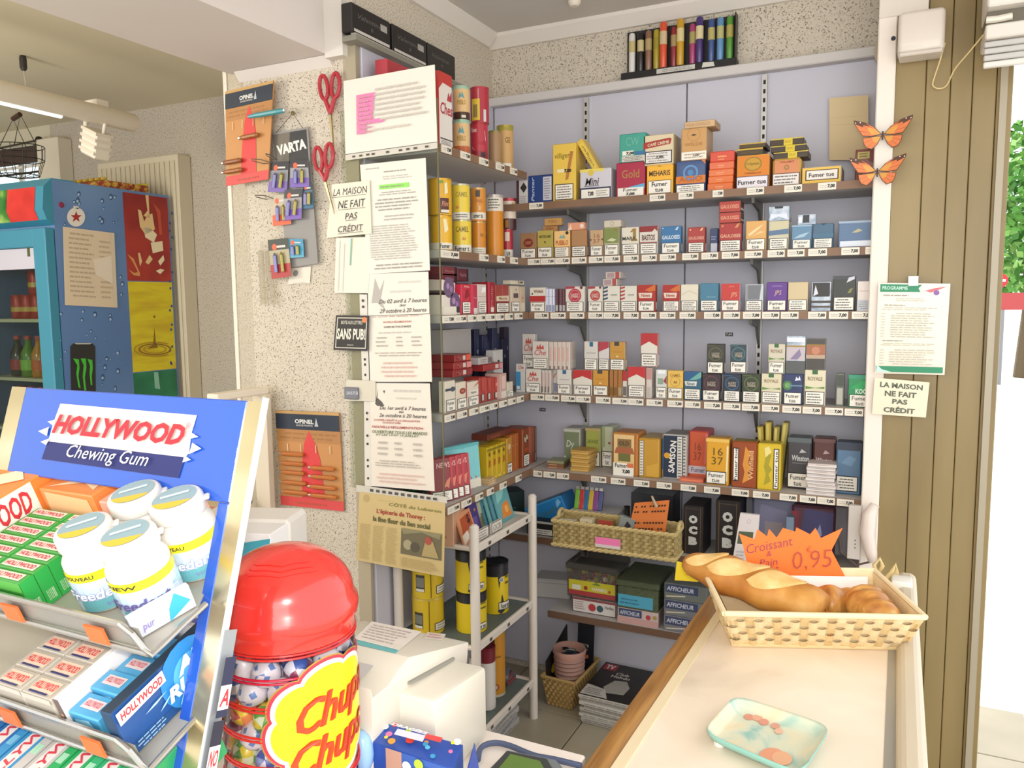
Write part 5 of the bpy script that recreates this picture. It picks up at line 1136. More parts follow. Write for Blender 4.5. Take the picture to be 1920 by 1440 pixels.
card2 = knife_card('upper knife card with few knives left, on the pillar below the beam', [(424, 349), (503, 336), (513, 151), (423, 172)], 1.80, [(.42, .47, .42, '9A5A24'), (.02, .24, .42, '8A4E22'), (.02, .14, .44, '9A5824')], True)
c = px_quad([(424, 349), (503, 336), (513, 151), (423, 172)], 'y', 1.80)
p0, p1 = P(466, 219, 'y', 1.775), P(533, 207, 'y', 1.775)
k = MB().tube([p0, p0.lerp(p1, .2), p0.lerp(p1, .8), p1], [.005, .007, .0075, .006], M('3E8E94', .35), 8).build('folding_knife')
tag(k, 'teal handled knife sticking out beside the upper knife card', 'knife')
MB().tube([p1, p1+Vector((.004, 0, .0005))], .0062, M('C9C9CC', .3, .8), 8).build('end_cap', parent=k)
for i, (a, b) in enumerate(((( 470, 298), (510, 306)), ((498, 288), (520, 300)), ((478, 366), (512, 372)))):
    A, B = P(*a, 'y', 1.77), P(*b, 'y', 1.805)
    h = MB().tube([A, A.lerp(B, .5)+Vector((0, 0, .004)), B, A.lerp(B, .6)+Vector((0, 0, -.006)), A+Vector((.003, 0, -.005)), A], .0015, M('8A8478', .3, .8), 6).build('wire_hook')
    tag(h, 'thin wire hook loop at the %s of the battery board' % ('upper left', 'top left corner', 'lower left')[i], 'hook')
# ---- scissors
def scissors(label, px0, z_off, y=1.812, long=1.0, group='red handled scissors on the pillar'):
    """px0: (left ring centre, right ring centre, pivot, tip) in pixels on the pillar face"""
    (l, r_, pv, tip) = [P(*q, 'y', y) for q in px0]
    mb = MB()
    red = M('B2303A', .35)
    def ring(c, tilt, hh, ww):
        pts = []
        for i in range(16):
            a = 2*PI*i/16
            x, z = ww*math.cos(a), hh*math.sin(a)
            pts.append(c+Vector((x*math.cos(tilt)-z*math.sin(tilt), 0, x*math.sin(tilt)+z*math.cos(tilt))))
        mb.tube(pts, .0055, red, 8, close=True)
    ring(l, .12, .033, .014)
    ring(r_, -.08, .033, .014)
    mb.tube([l+Vector((.003, 0, -.031)), pv+Vector((-.002, 0, .01)), pv], [.006, .0065, .004], red)
    mb.tube([r_+Vector((-.004, 0, -.031)), pv+Vector((.004, 0, .01)), pv], [.006, .0065, .004], red)
    o = mb.build('scissors', smooth='angle')
    tag(o, label, 'scissors', group)
    st = M('B5A888', .25, .9)
    for s in (-1, 1):
        m2 = MB()
        m2.prism([pv+Vector((s*.002-.005, .001*s, .006)), tip+Vector((s*.0006, .001*s, 0)), pv+Vector((s*.002+.005, .001*s, .006))][::-1], (0, .0012, 0), st)
        m2.build('blade', parent=o)
    MB().lathe([(.0001, 0), (.004, 0), (.004, .001)], pv+Vector((0, -.004, -.002)), M('77706A', .3, .9), 10).build('pivot_screw', parent=o)
    return o
scissors('red handled scissors, upper pair hanging on the pillar', ((607, 164), (629, 160), (619, 214), (626, 284)), 0)
scissors('red handled scissors, lower pair, its tip over the hand lettered card', ((597, 298), (617, 292), (609, 340), (627, 402)), 0, y=1.806)
MB_ = MB
# ---- battery board
c = px_quad([(541, 502), (596, 494), (577, 238), (508, 250)], 'y', 1.816)
bb = paper('battery_board', 'grey metal display board lettered VARTA hung on the pillar', 'display board', c, [('r', .04, .76, .96, .985, '2E2E30'), ('p', [(.04, .76), (.4, .76), (.52, .985), (.04, .985)], '6E665A'), ('t', 'VARTA', .52, .875, .82, .075, 'E8E4DC', 0, .05, 4)], '8E8A86', thick=.003)
n_ = P(549, 212, 'y', 1.816)
MB().ball(n_, .006, M('8A7A4A', .3, .8), 8).build('nail', parent=bb)
MB().tube([c[3]+Vector((.02, 0, 0)), n_, c[2]+Vector((-.02, 0, 0))], .0009, M('4A443C')).build('hanging_wire', parent=bb)
def blister(label, q, y, top, mid, low, grp='battery blister packs on the board'):
    cc = px_quad(q, 'y', y)
    o = paper('battery_blister_pack', label, 'batteries', cc, [('r', 0, .72, 1, 1, top), ('r', 0, .0, 1, .35, low), ('c', .3, .8, .12, 'E8603A'), ('r', .42, .77, .85, .83, 'D0CCC6')], mid, grp, thick=.0015)
    ux, uy = cc[1]-cc[0], cc[3]-cc[0]
    for i in range(2):
        p = cc[0]+ux*(.34+.34*i)+uy*.14+Vector((0, -.006, 0))
        MB().tube([p, p+uy*.42, p+uy*.5], [.0055, .0055, .002], M('A89A5A' if i else '8A86B0', .25, .7), 8).build('battery', parent=o)
    return o
blister('battery blister with a purple base, upper left on the battery board', [(502, 360), (538, 360), (541, 302), (509, 304)], 1.806, '2A2A30', '8A8A8E', '7A62A8')
blister('battery blister with a purple base, upper right on the battery board', [(544, 352), (580, 350), (577, 300), (544, 300)], 1.805, '2A2A30', '9A98A0', '7A5EB0')
blister('battery blister with an orange base, middle left on the battery board', [(512, 424), (546, 420), (540, 364), (510, 366)], 1.806, 'B9B09A', 'C4B49A', 'E0603A')
blister('battery blister with a purple base, middle of the battery board', [(528, 414), (565, 410), (566, 354), (534, 356)], 1.800, '3A3A40', 'A09AA0', '7A5AB0')
blister('dark blue battery blister at the right edge of the battery board', [(568, 392), (588, 390), (585, 342), (568, 344)], 1.806, '22343E', '4A6A80', '3A6A8A')
blister('battery blister with a red base at the lower end of the board', [(510, 523), (546, 518), (540, 446), (502, 450)], 1.804, '3A4038', 'B0A484', 'B03A3A')
blister('turquoise battery blister at the lower end of the board', [(543, 484), (570, 482), (568, 448), (540, 448)], 1.807, '3E8EB0', '4A9CBE', '5AA8C4')
# clear hanging tubes and a small white card at the pillar
for i, (xt, yt, xb, yb) in enumerate(((489, 470, 494, 570), (503, 470, 513, 570))):
    A, B = P(xb, yb, 'y', 1.815), P(xt, yt, 'y', 1.815)
    o = MB().tube([A, B], .0085, clear_mat('clear_plastic_%d' % i, 'EFEDE6', .18, .12, 'F0E8DC'), 10).build('clear_tube')
    tag(o, ('empty clear plastic tube hanging on the pillar, left one', 'empty clear plastic tube hanging on the pillar, right one')[i], 'tube')
    MB().tube([B, B+Vector((.0, 0, .02)), B+Vector((.006, 0, .028)), B+Vector((.004, 0, .004))], .001, M('C4BCAA')).build('hanger', parent=o)
paper('card', 'small white card with a grey emblem on the pillar below the battery board', 'card', px_quad([(540, 533), (581, 531), (583, 500), (544, 503)], 'y', 1.826), [('c', .3, .66, .12, '8A8A88'), ('l', .2, .02, .95, .1, 1, 'A89C8A')], 'E0D6C6')

# ---------------------------------------------------------------- notices on the white post
YP = 2.366
paper('poster', 'programme sheet with a green heading and green foot, on the white post', 'poster', px_quad([(1640, 700), (1771, 703), (1782, 532), (1647, 530)], 'y', YP),
      [('p', [(.03, .9), (.6, .905), (.57, .945), (.62, .985), (.03, .985)], '2E8A62'), ('t', 'PROGRAMME', .24, .945, .36, .04, 'B9DCC8', 0, .03), ('p', [(.66, .92), (.8, .95), (.96, .97), (.84, .93), (.74, .9)], 'D8707A'), ('c', .82, .9, .04, '8A62A8'), ('l', .06, .85, .5, .88, 1, '6E6A62'), ('l', .22, .8, .68, .84, 2, 'A09A90'), ('l', .06, .745, .44, .77, 1, '6E6A62'), ('l', .06, .7, .85, .74, 2, '9A948A'), ('l', .06, .4, .13, .68, 9, 'B5AFA6'), ('l', .2, .4, .85, .68, 11, '9A948A'), ('l', .06, .355, .5, .38, 1, '6E6A62'), ('l', .06, .31, .88, .345, 2, '9A948A'), ('l', .06, .1, .13, .28, 6, 'B5AFA6'), ('l', .2, .1, .85, .28, 7, 'A09A90'), ('r', .02, .02, .97, .085, '2E8A62'), ('p', [(.02, .02), (.25, .02), (.1, .05), (.03, .1)], 'C4E4DC')], 'EBE0CC', rough=.3)
MB().box(tuple(P(1703, 536, 'y', 2.362)), tuple(P(1722, 518, 'y', 2.372)), M('C9C6C8', .3, .5)).build('bulldog_clip')
tag(bpy.data.objects['bulldog_clip'], 'small silver clip holding the programme sheet', 'clip')
paper('notice', 'cream card with serif capitals la maison ne fait pas crédit, under the programme sheet', 'notice', px_quad([(1635, 776), (1736, 783), (1743, 717), (1640, 708)], 'y', YP-.002),
      [('t', 'LA MAISON', .5, .83, .78, .15, '56604E', 0, .035), ('t', 'NE FAIT', .5, .6, .58, .15, '56604E', 0, .035), ('t', 'PAS', .5, .39, .28, .14, '56604E', 0, .035), ('t', 'CRÉDIT', .5, .165, .58, .18, '56604E', 0, .035)], 'EBDDC2')
# butterflies
def butterfly(label, cx, cy, s, y):
    c = P(cx, cy, 'y', y)
    k = s
    org = M('DE7A44', .5); dk = M('5A3A2C', .6); yl = M('E0A04A', .5)
    body = MB().tube([c+Vector((0, -.006, -.014*k)), c+Vector((0, -.007, 0)), c+Vector((0, -.006, .01*k))], [.0015, .0028, .002], dk, 6).build('butterfly')
    tag(body, label, 'butterfly', 'paper butterflies on the white post')
    for sx in (-1, 1):
        f = lambda u, v, kk=0: c+Vector((sx*u*k, -.004-abs(u)*.35*k-.0004*kk, v*k))
        f.W = f.H = 1
        up = [(.002, .002), (.02, .022), (.045, .036), (.074, .043), (.073, .034), (.06, .012), (.05, -.002), (.025, -.003)]
        lw = [(.002, -.001), (.03, -.004), (.05, -.006), (.048, -.02), (.04, -.034), (.025, -.038), (.012, -.024)]
        for nm, pts in (('fore_wing', up), ('hind_wing', lw)):
            mb = MB()
            cen = (sum(p[0] for p in pts)/len(pts), sum(p[1] for p in pts)/len(pts))
            mb.add([f(*p) for p in pts]+[f(*p)+Vector((0, .0008, 0)) for p in pts], [list(range(len(pts)))], dk)
            mb.poly([f(*p)+Vector((0, .0008, 0)) for p in pts][::-1], dk)
            inn = [(cen[0]+(p[0]-cen[0])*.92, cen[1]+(p[1]-cen[1])*.9) for p in pts]
            n = len(inn)
            veins = 5
            # orange cells between dark veins, fanned from the wing root
            for i in range(1, n-1):
                a, b, d = inn[0], inn[i], inn[i+1]
                b2 = (b[0]+(d[0]-b[0])*.03, b[1]+(d[1]-b[1])*.03)
                d2 = (d[0]+(b[0]-d[0])*.03, d[1]+(b[1]-d[1])*.03)
                mid1 = ((a[0]+b2[0])/2, (a[1]+b2[1])/2); mid2 = ((a[0]+d2[0])/2, (a[1]+d2[1])/2)
                tip = nm == 'fore_wing' and i in (2, 3)
                mb.poly([f(*a, 1), f(*mid1, 1), f(*mid2, 1)], yl)
                if tip:
                    q1 = (mid1[0]+(b2[0]-mid1[0])*.35, mid1[1]+(b2[1]-mid1[1])*.35); q2 = (mid2[0]+(d2[0]-mid2[0])*.35, mid2[1]+(d2[1]-mid2[1])*.35)
                    mb.poly([f(*mid1, 1), f(*q1, 1), f(*q2, 1), f(*mid2, 1)], org)
                    e = ((b2[0]+d2[0])/2*.93+cen[0]*.07, (b2[1]+d2[1])/2*.93+cen[1]*.07)
                    mb.poly([f(e[0]+.002*math.cos(t), e[1]+.002*math.sin(t), 1) for t in (0, 1.57, 3.14, 4.71)], M('E8D8C4'))
                else: mb.poly([f(*mid1, 1), f(*b2, 1), f(*d2, 1), f(*mid2, 1)], org)
            mb.build(nm, parent=body)
butterfly('orange paper butterfly, upper one on the white post', 1655, 254, .95, 2.368)
butterfly('orange paper butterfly, lower one on the white post', 1645, 323, .92, 2.366)
# alarm box with its cable, roller shutter box
a, b = P(1682, 107, 'y', 2.33), P(1774, 14, 'y', 2.33)
o = MB().box((a.x, 2.31, a.z), (b.x, 2.385, b.z), M('D8CCC0', .35, coat=.3)).build('alarm_box', bevel=.012, seg=3, smooth='angle')
tag(o, 'white rounded alarm box high on the door jamb', 'alarm box')
MB().box((a.x+.004, 2.306, a.z-.006), (b.x-.004, 2.375, a.z+.004), M('CFC4B8', .3)).build('lower_lip', parent=o, bevel=.003)
MB().ball(P(1675, 72, 'y', 2.34), .006, M('2A2A3A'), 8).build('side_knob', parent=o)
o = MB().box((-.083, 2.372, P(1700, 28, 'y', 2.375).z), (P(1742, 10, 'y', 2.375).x, 2.384, ZC), M('DDD2C6')).build('cable_cover', bevel=.002)
tag(o, 'flat white cover plate above the alarm box', 'cover')
path = [P(x, y, 'y', yy) for x, y, yy in ((1772, 80, 2.35), (1762, 115, 2.36), (1752, 145, 2.37), (1749, 160, 2.372), (1760, 166, 2.372), (1775, 160, 2.37), (1790, 130, 2.34), (1815, 100, 2.3), (1845, 64, 2.25))]
o = MB().tube(smooth_path(path), .0017, M('DCC48E', .6), 6).build('cable')
tag(o, 'thin cream cable looping from the alarm box to the shutter box', 'cable')
xa = P(1846, 60, 'y', 2.25).x
o = MB().box((xa, 2.20, P(1846, 26, 'y', 2.25).z), (.55, 2.37, 2.34), M('DDD6CC', .5)).build('shutter_box', bevel=.004)
tag(o, 'white shutter box over the shop door with slats below it', 'shutter box')
z0, z1 = P(1846, 130, 'y', 2.25).z, P(1846, 80, 'y', 2.25).z
MB().box((xa, 2.22, P(1846, 80, 'y', 2.25).z), (.55, 2.36, P(1846, 54, 'y', 2.25).z), M('D8D0C6', .5)).build('lower_cover', parent=o, bevel=.003)
MB().box((xa+.003, 2.24, P(1846, 54, 'y', 2.25).z), (.55, 2.36, P(1846, 26, 'y', 2.25).z), M('6E6658', .6)).build('recess', parent=o)
MB().tube([P(1849, 38, 'y', 2.236), P(1870, 36, 'y', 2.236), P(1898, 30, 'y', 2.236)], .008, M('E4DCCC')).build('roller', parent=o)
for i in range(4):
    za = z0+(z1-z0)*i/4
    MB().box((xa, 2.235, za), (.55, 2.25, za+(z1-z0)/4-.0025), M('BEBAB4' if i else 'D8D4CC', .4)).build('slat', parent=o, bevel=.002)
# ---------------------------------------------------------------- left part: radiator, drinks fridge, ceiling rail
o = MB().box((-3.6, 2.70, .3), (-3.046, 2.779, 2.10), M('D6CCB4', .5)).build('radiator', bevel=.004)
tag(o, 'tall cream ribbed panel radiator behind the drinks fridge', 'radiator')
for i in range(16):
    x = -3.59+i*.0335
    MB().tube([(x+.015, 2.697, .33), (x+.015, 2.697, 2.07)], .011, M('D2C7AE', .5), 6).build('rib', parent=o)
FX, FY0, FY1, FZ = -3.07, 2.095, 2.66, 1.905
teal = M('3E8CA6', .4)
drop = noise_mat('droplet_blue', [(0.2, '48689E'), (0.5, '5E82B4'), (0.8, '86A8CE')], 1.3, .35, 2)
fr = empty('drinks_fridge', (-3.37, 2.38, 0))
tag(fr, 'blue glass door drinks fridge with water drop decor and fruit canopy', 'fridge')
def fp(mb, name, **kw): return mb.build(name, parent=fr, **kw)
mb = MB()
mb.box((-3.67, FY0, .02), (-3.64, FY1, FZ), drop).box((FX-.03, FY0, .02), (FX, FY1, FZ), drop).box((-3.64, FY1-.03, .02), (FX-.03, FY1, FZ), M('4A4E52'))
mb.box((-3.64, FY0, .02), (FX-.03, FY1-.03, .14), drop).box((-3.64, FY0, FZ-.22), (FX-.03, FY1-.03, FZ), drop)
cab = fp(mb, 'cabinet')
# printed side: blue band, red cola glass, yellow oil drop, green splash
def sidemap(px, py):
    p = P(px, py, 'x', FX)
    return p
y_r0, y_r1 = P(233, 420, 'x', FX).y, P(316, 420, 'x', FX).y
fs = face_map((FX, FY0, 0), (FX, FY1, 0), (FX, FY1, FZ), (FX, FY0, FZ), .0006)
def uv(px, py):
    p = P(px, py, 'x', FX)
    return ((p.y-FY0)/(FY1-FY0), p.z/FZ)
m2 = MB()
u0, u1 = (y_r0-FY0)/(FY1-FY0), (y_r1-FY0)/(FY1-FY0)
v1, v2, v3, v4 = uv(275, 366)[1], uv(280, 527)[1], uv(285, 695)[1], 0.3
m2.poly([fs(u0, v2), fs(u1, v2), fs(u1, v1), fs(u0, v1)], noise_mat('cola_red', [(.3, '8E2420'), (.6, 'B83A30'), (.8, 'CC5A3A')], 5, .35))
m2.poly([fs(u0, v3), fs(u1, v3), fs(u1, v2-.002), fs(u0, v2-.002)], noise_mat('oil_yellow', [(.3, 'C9A820'), (.55, 'E0D024'), (.8, 'D8C02A')], 4, .35, stretch=(1, 1, 5)))
m2.poly([fs(u0, v4), fs(u1, v4), fs(u1, v3-.002), fs(u0, v3-.002)], noise_mat('mint_green', [(.3, '1E6A48'), (.6, '2E8A60'), (.8, '7ABEA0')], 7, .35))
fp(m2, 'picture_band')
m2 = MB()
ice = M('E8C890', .35); ice2 = M('F0E2BC', .35)
def upoly(pts, mat, k=2): m2.poly([fs(*uv(x, y), k) for x, y in pts], mat)
random_drops = random.Random(3)
def drip(cx, cy, r, mat, k=2, e=1.3): upoly([(cx+r*math.cos(t*PI/5), cy+e*r*math.sin(t*PI/5)) for t in range(10)][::-1], mat, k)
upoly([(272, 366), (276, 395), (268, 405), (280, 408), (278, 366)], ice)
upoly([(258, 392), (262, 425), (272, 440), (290, 430), (285, 400), (275, 405), (270, 415), (264, 395)], ice)
upoly([(268, 425), (272, 445), (288, 455), (294, 440), (284, 430)], ice2)
upoly([(282, 455), (286, 475), (306, 470), (304, 452)], ice2)
upoly([(286, 380), (300, 395), (304, 440), (298, 440), (294, 400)], M('C4523A'))
upoly([(258, 474), (262, 500), (266, 490), (262, 474)], ice)
upoly([(272, 492), (278, 496), (286, 486), (280, 478)], ice)
upoly([(296, 490), (300, 498), (308, 488), (306, 478)], ice2)
upoly([(292, 508), (300, 514), (308, 506), (300, 504)], ice2)
upoly([(238, 476), (250, 485), (262, 512), (262, 518), (250, 516), (240, 505), (252, 512), (258, 510), (248, 490)], M('D89A5A'))
fp(m2, 'cola_picture')
m2 = MB()
ol = M('8A6A1E', .35); ol2 = M('B89420', .35)
for rr in (40, 31, 22):
    n = 22
    A = [(290+rr*math.cos(2*PI*i/n), 655+rr*.36*math.sin(2*PI*i/n)) for i in range(n)]
    B = [(290+(rr-3)*math.cos(2*PI*i/n), 655+(rr-3)*.32*math.sin(2*PI*i/n)) for i in range(n)]
    for i in range(n):
        if max(A[i][0], A[(i+1) % n][0]) > 321: continue
        upoly([A[i], B[i], B[(i+1) % n], A[(i+1) % n]], ol2 if rr != 31 else ol)
upoly([(289, 614), (287, 645), (276, 654), (296, 652), (292, 642)], ol)
drip(289, 594, 2, ol)
fp(m2, 'oil_picture')
m2 = MB()
upoly([(288, 698), (290, 728), (300, 730), (296, 698)], M('8EC4AC', .35))
fp(m2, 'mint_picture')
m2 = MB()
db, dl = M('3A5C8E', .2), M('A8C4DE', .2)
for i in range(95):
    x, y = random_drops.uniform(112, 230), random_drops.uniform(352, 735)
    if 118 < x < 222 and 425 < y < 582: continue
    if 128 < x < 185 and 635 < y < 735: continue
    if y < 342+(x-100)*.15+8: continue
    r = random_drops.uniform(1.2, 4.2)
    drip(x, y, r, db, 1, random_drops.uniform(1, 1.8)); drip(x-r*.2, y+r*.25, r*.62, dl, 2, 1.3)
for i in range(16):
    x, y = random_drops.uniform(318, 323), random_drops.uniform(385, 720)
    drip(x, y, 2.0, db, 1)
fp(m2, 'water_drops')['kind'] = 'stuff'
# sticker of a can, star badge
m2 = MB()
upoly([(131, 650), (133, 735), (179, 735), (178, 650), (172, 643), (138, 643)], M('2E302E', .35), 3)
upoly([(138, 643), (172, 643), (168, 645.5), (142, 645.5)], M('C9C6C0', .3), 4)
g = M('4AC43A', .4)
upoly([(136, 672), (147, 674), (148, 690), (146, 705), (150, 728), (146, 726), (142, 700), (144, 685)], g, 5)
upoly([(150, 672), (160, 672), (161, 690), (158, 708), (161, 732), (157, 732), (154, 705), (156, 685)], g, 5)
upoly([(163, 673), (172, 675), (173, 690), (171, 705), (172, 722), (169, 722), (167, 700), (168, 686)], g, 5)
st = fp(m2, 'can_sticker')
m2 = MB()
c0 = (142, 407)
upoly([(c0[0]+17*math.cos(t*PI/10), c0[1]+18*math.sin(t*PI/10)) for t in range(20)][::-1], M('E8E2D8', .4), 3)
upoly([(137, 386), (147, 387), (147, 392), (137, 391)], M('E8E2D8', .4), 3)
upoly([(c0[0]+(11 if t % 2 == 0 else 4.5)*math.sin(t*PI/5), c0[1]-(11 if t % 2 == 0 else 4.5)*math.cos(t*PI/5)) for t in range(10)], M('A8302E', .4), 4)
fp(m2, 'star_badge')
# canopy with fruit picture
zc0 = P(65, 425, 'y', FY0).z
prof = [(FY0-.0, FZ+.005), (FY0-.035, FZ-.03), (FY0-.045, FZ-.12), (FY0-.03, zc0+.02), (FY0+.0, zc0), (FY0+.10, zc0), (FY0+.10, FZ+.005)]
mb = MB()
mb.prism([(-3.67, y, z) for y, z in prof], (.60, 0, 0), teal)
can = fp(mb, 'canopy')
mb = MB()
def front(x0, x1, mat):
    rows = [[(x, y-.0015, z) for y, z in prof[1:4]] for x in (x0, x1)]
    for a, b in ((0, 1), (1, 2)):
        mb.poly([rows[0][b], rows[1][b], rows[1][a], rows[0][a]], mat)
front(-3.63, -3.30, noise_mat('fruit_green', [(.3, '1E5A2A'), (.5, '3E8A34'), (.65, 'A8C86A'), (.8, '2E7A3A')], 9, .35))
front(-3.299, -3.12, noise_mat('fruit_red', [(.3, 'B81E22'), (.6, 'DE3A34'), (.8, 'E87A5A')], 7, .35))
mb.ball((-3.40, FY0-.046, zc0+.06), .035, M('E8C020'), 10, (1, .15, 1))
mb.build('canopy_picture', parent=can)
MB().ball((FX+.001, FY0+.035, P(87, 381, 'x', FX).z), .012, M('8A2A4A', .3), 10, (.3, 1, 1)).build('lock', parent=can)
# door: frame, glass, printed strip
zt = zc0-.012
mb = MB()
mb.box((-3.67, FY0-.045, .12), (-3.60, FY0-.002, zt), teal).box((FX-.075, FY0-.045, .12), (FX, FY0-.002, zt), teal)
mb.box((-3.60, FY0-.045, zt-.075), (FX-.075, FY0-.002, zt), teal).box((-3.60, FY0-.045, .12), (FX-.075, FY0-.002, .2), teal)
dr = fp(mb, 'door', bevel=.004)
mb = MB().box((-3.60, FY0-.03, .2), (FX-.075, FY0-.026, zt-.075), clear_mat('door_glass', 'DCE4E2', .12))
mb.build('glass', parent=dr)
zs = P(40, 505, 'y', FY0-.03).z
mb = MB().box((-3.60, FY0-.034, zs), (FX-.078, FY0-.0305, zt-.077), M('C9C6D4', .3))
mb.box((-3.20, FY0-.036, zs+.05), (-3.185, FY0-.0342, zs+.09), M('4A5A2A'))
mb.build('printed_strip', parent=dr)
# shelves and drinks
dz = [P(40, 598, 'y', FY0+.03).z, P(40, 708, 'y', FY0+.03).z]
for z in dz+[dz[1]-.22, dz[1]-.45]:
    if z > .2: fp(MB().box((-3.635, FY0+.02, z-.014), (FX-.035, FY1-.05, z), M('D9CCA8', .5)), 'shelf')
# red can packs on the upper fridge shelf
def drink(kind, label, x, y, z):
    mb = MB()
    if kind == 'can':
        mb.lathe([(.026, 0), (.03, .006), (.03, .09), (.026, .1), (.025, .102)], (0, 0, 0), M('B8281E', .3, .2), 16)
        o = mb.build('drink_can', loc=(x, y, z+.0005), local=True, smooth='angle')
        m2 = MB()
        m2.lathe([(.0303, .03), (.0303, .05)], (0, 0, 0), M('D8A83A', .3), 16, cap=False)
        m2.build('label_band', parent=o, local=True)
        tag(o, label, 'can', 'red cans in the drinks fridge')
    else:
        c = {'o': 'C8801E', 'g': '5E8A1E', 'k': '2A1A14'}[kind]
        mb.lathe([(.028, 0), (.033, .008), (.033, .085), (.03, .105), (.014, .14), (.0125, .165)], (0, 0, 0), M(c, .15, 0, 0, .5), 16)
        o = mb.build('drink_bottle', loc=(x, y, z+.0005), local=True, smooth='all')
        MB().lathe([(.0145, .162), (.0145, .178), (.0001, .179)], (0, 0, 0), M('C03A2E', .4), 14).build('cap', parent=o, local=True)
        MB().lathe([(.0335, .03), (.0335, .075)], (0, 0, 0), M({'o': 'D8641E', 'g': '8AC43A', 'k': 'A8281E'}[kind], .35), 16, cap=False).build('label_band', parent=o, local=True)
        tag(o, label, 'bottle', 'bottles in the drinks fridge')
    return o
for i in range(5): drink('can', 'red drink can on the upper fridge shelf, %s from the door frame' % ('first', 'second', 'third', 'fourth', 'fifth')[i], -3.185-.066*i, FY0+.07, dz[0])
for i in range(3): drink('can', 'red drink can stacked on the lower cans, %s from the door frame' % ('first', 'second', 'third')[i], -3.19-.066*i, FY0+.07, dz[0]+.103)
for i, k in enumerate('kkogk'): drink(k, '%s bottle with a red cap on the second fridge shelf, %s' % ({'k': 'dark', 'o': 'orange', 'g': 'green'}[k], ('nearest the frame', 'second', 'third', 'fourth', 'fifth')[i]), -3.185-.073*i, FY0+.07, dz[1])
for i, k in enumerate('ogkoo'): drink(k, '%s bottle on the lower fridge shelf, %s from the frame' % ({'k': 'dark', 'o': 'orange', 'g': 'green'}[k], ('first', 'second', 'third', 'fourth', 'fifth')[i]), -3.185-.073*i, FY0+.07, dz[1]-.22)
# taped menu on the fridge side
c = [P(x, y, 'x', FX+.004) for x, y in ((122, 572), (220, 577), (214, 437), (118, 425))]
paper('handwritten_list', 'cream handwritten price list taped on the fridge side below the star badge', 'list', c, [('l', .1, .1, .6, .96, 14, 'A8927A'), ('l', .68, .1, .94, .9, 12, 'B59E86'), ('p', [(.55, .62), (.95, .7), (.98, .3), (.6, .42)], 'EADCC8'), ('r', .92, .0, 1, 1, 'DCCDB4')], 'E2CFB2')
# red trimmed tray on top of the fridge
mb = MB()
xa, xb = -3.45, -3.10
mb.box((xa, 2.36, FZ+.001), (xb, 2.58, FZ+.035), noise_mat('woven_red', [(.35, '8E3420'), (.5, 'B0562E'), (.62, 'D8B84A')], 60, .7))
o = mb.build('fruit_basket', bevel=.004)
tag(o, 'shallow red and yellow woven basket on top of the drinks fridge', 'basket')
mb = MB()
for i in range(26):
    mb.ball((xa+.01+.0132*i, 2.365, FZ+.042), .008, M(('C9B83A', 'B89A2E', 'A8702A')[i % 3]), 6)
    mb.ball((xa+.01+.0132*i, 2.575, FZ+.042), .008, M('C9B83A'), 6)
mb.build('rim_braid', parent=o)['kind'] = 'stuff'
# ceiling light rail with a spot lamp
A, B = P(-40, 160, 'z', 2.13), P(255, 232, 'z', 2.13)
d = (B-A).normalized()
rail = MB().tube([A-d*1.2, A, B-d*.03, B-d*.01, B], [.036, .036, .036, .034, .022], M('E3D8C6', .4), 14).build('light_rail', smooth='angle')
tag(rail, 'long white fluorescent light rail hanging over the drinks fridge', 'light')
tm = M('F4FAF6', .3, 0, 2.2)
MB().tube([A-d*1.1+Vector((-.012, -.01, -.035)), A.lerp(B, .5)+Vector((-.012, -.01, -.035))], .009, tm, 8).build('tube_lamp', parent=rail)
p = P(45, 140, 'z', 2.28)
mb = MB().lathe([(.008, 2.295), (.013, 2.305), (.013, 2.34), (.01, 2.35)], (p.x, p.y, 0), M('2E2A28', .6), 10)
mb.build('ceiling_hook', parent=rail)
MB().tube([(p.x, p.y, 2.296), (p.x+.01, p.y-.0, 2.2), A.lerp(B, .33)+Vector((0, 0, .03))], .002, M('B9B0A0')).build('hanging_wire', parent=rail)
q = P(165, 262, 'y', P(165, 215, 'z', 2.13).y)
lm = M('EDE4D4', .4)
o = MB().prism([q+Vector((x, 0, z)) for x, z in ((-.03, .055), (.05, .02), (.025, -.075), (-.055, -.04))][::-1], (0, .07, 0), lm).build('spot_lamp', bevel=.006)
tag(o, 'white square spot lamp hung under the light rail', 'spot lamp')
for i in range(4):
    s = (-.028+.0*i, .05-.025*i)
    mb = MB().prism([q+Vector((x-.007*i, -.002, z-.024*i)) for x, z in ((-.032, .058), (.052, .021), (.049, .010), (-.035, .047))][::-1], (0, .074, 0), M('E2D8C6', .4))
    mb.build('cooling_fin', parent=o)
MB().tube([q+Vector((-.045, .035, .13)), q+Vector((-.06, .035, .05)), q+Vector((-.06, .035, -.03))], .008, lm).build('yoke', parent=o)
MB().tube([q+Vector((.04, .035, .12)), q+Vector((.055, .035, .06)), q+Vector((.04, .035, .02))], .006, lm).build('yoke', parent=o)
MB().box(tuple(q+Vector((-.05, .01, .115))), tuple(q+Vector((.05, .06, .15))), lm).build('mount', parent=o)
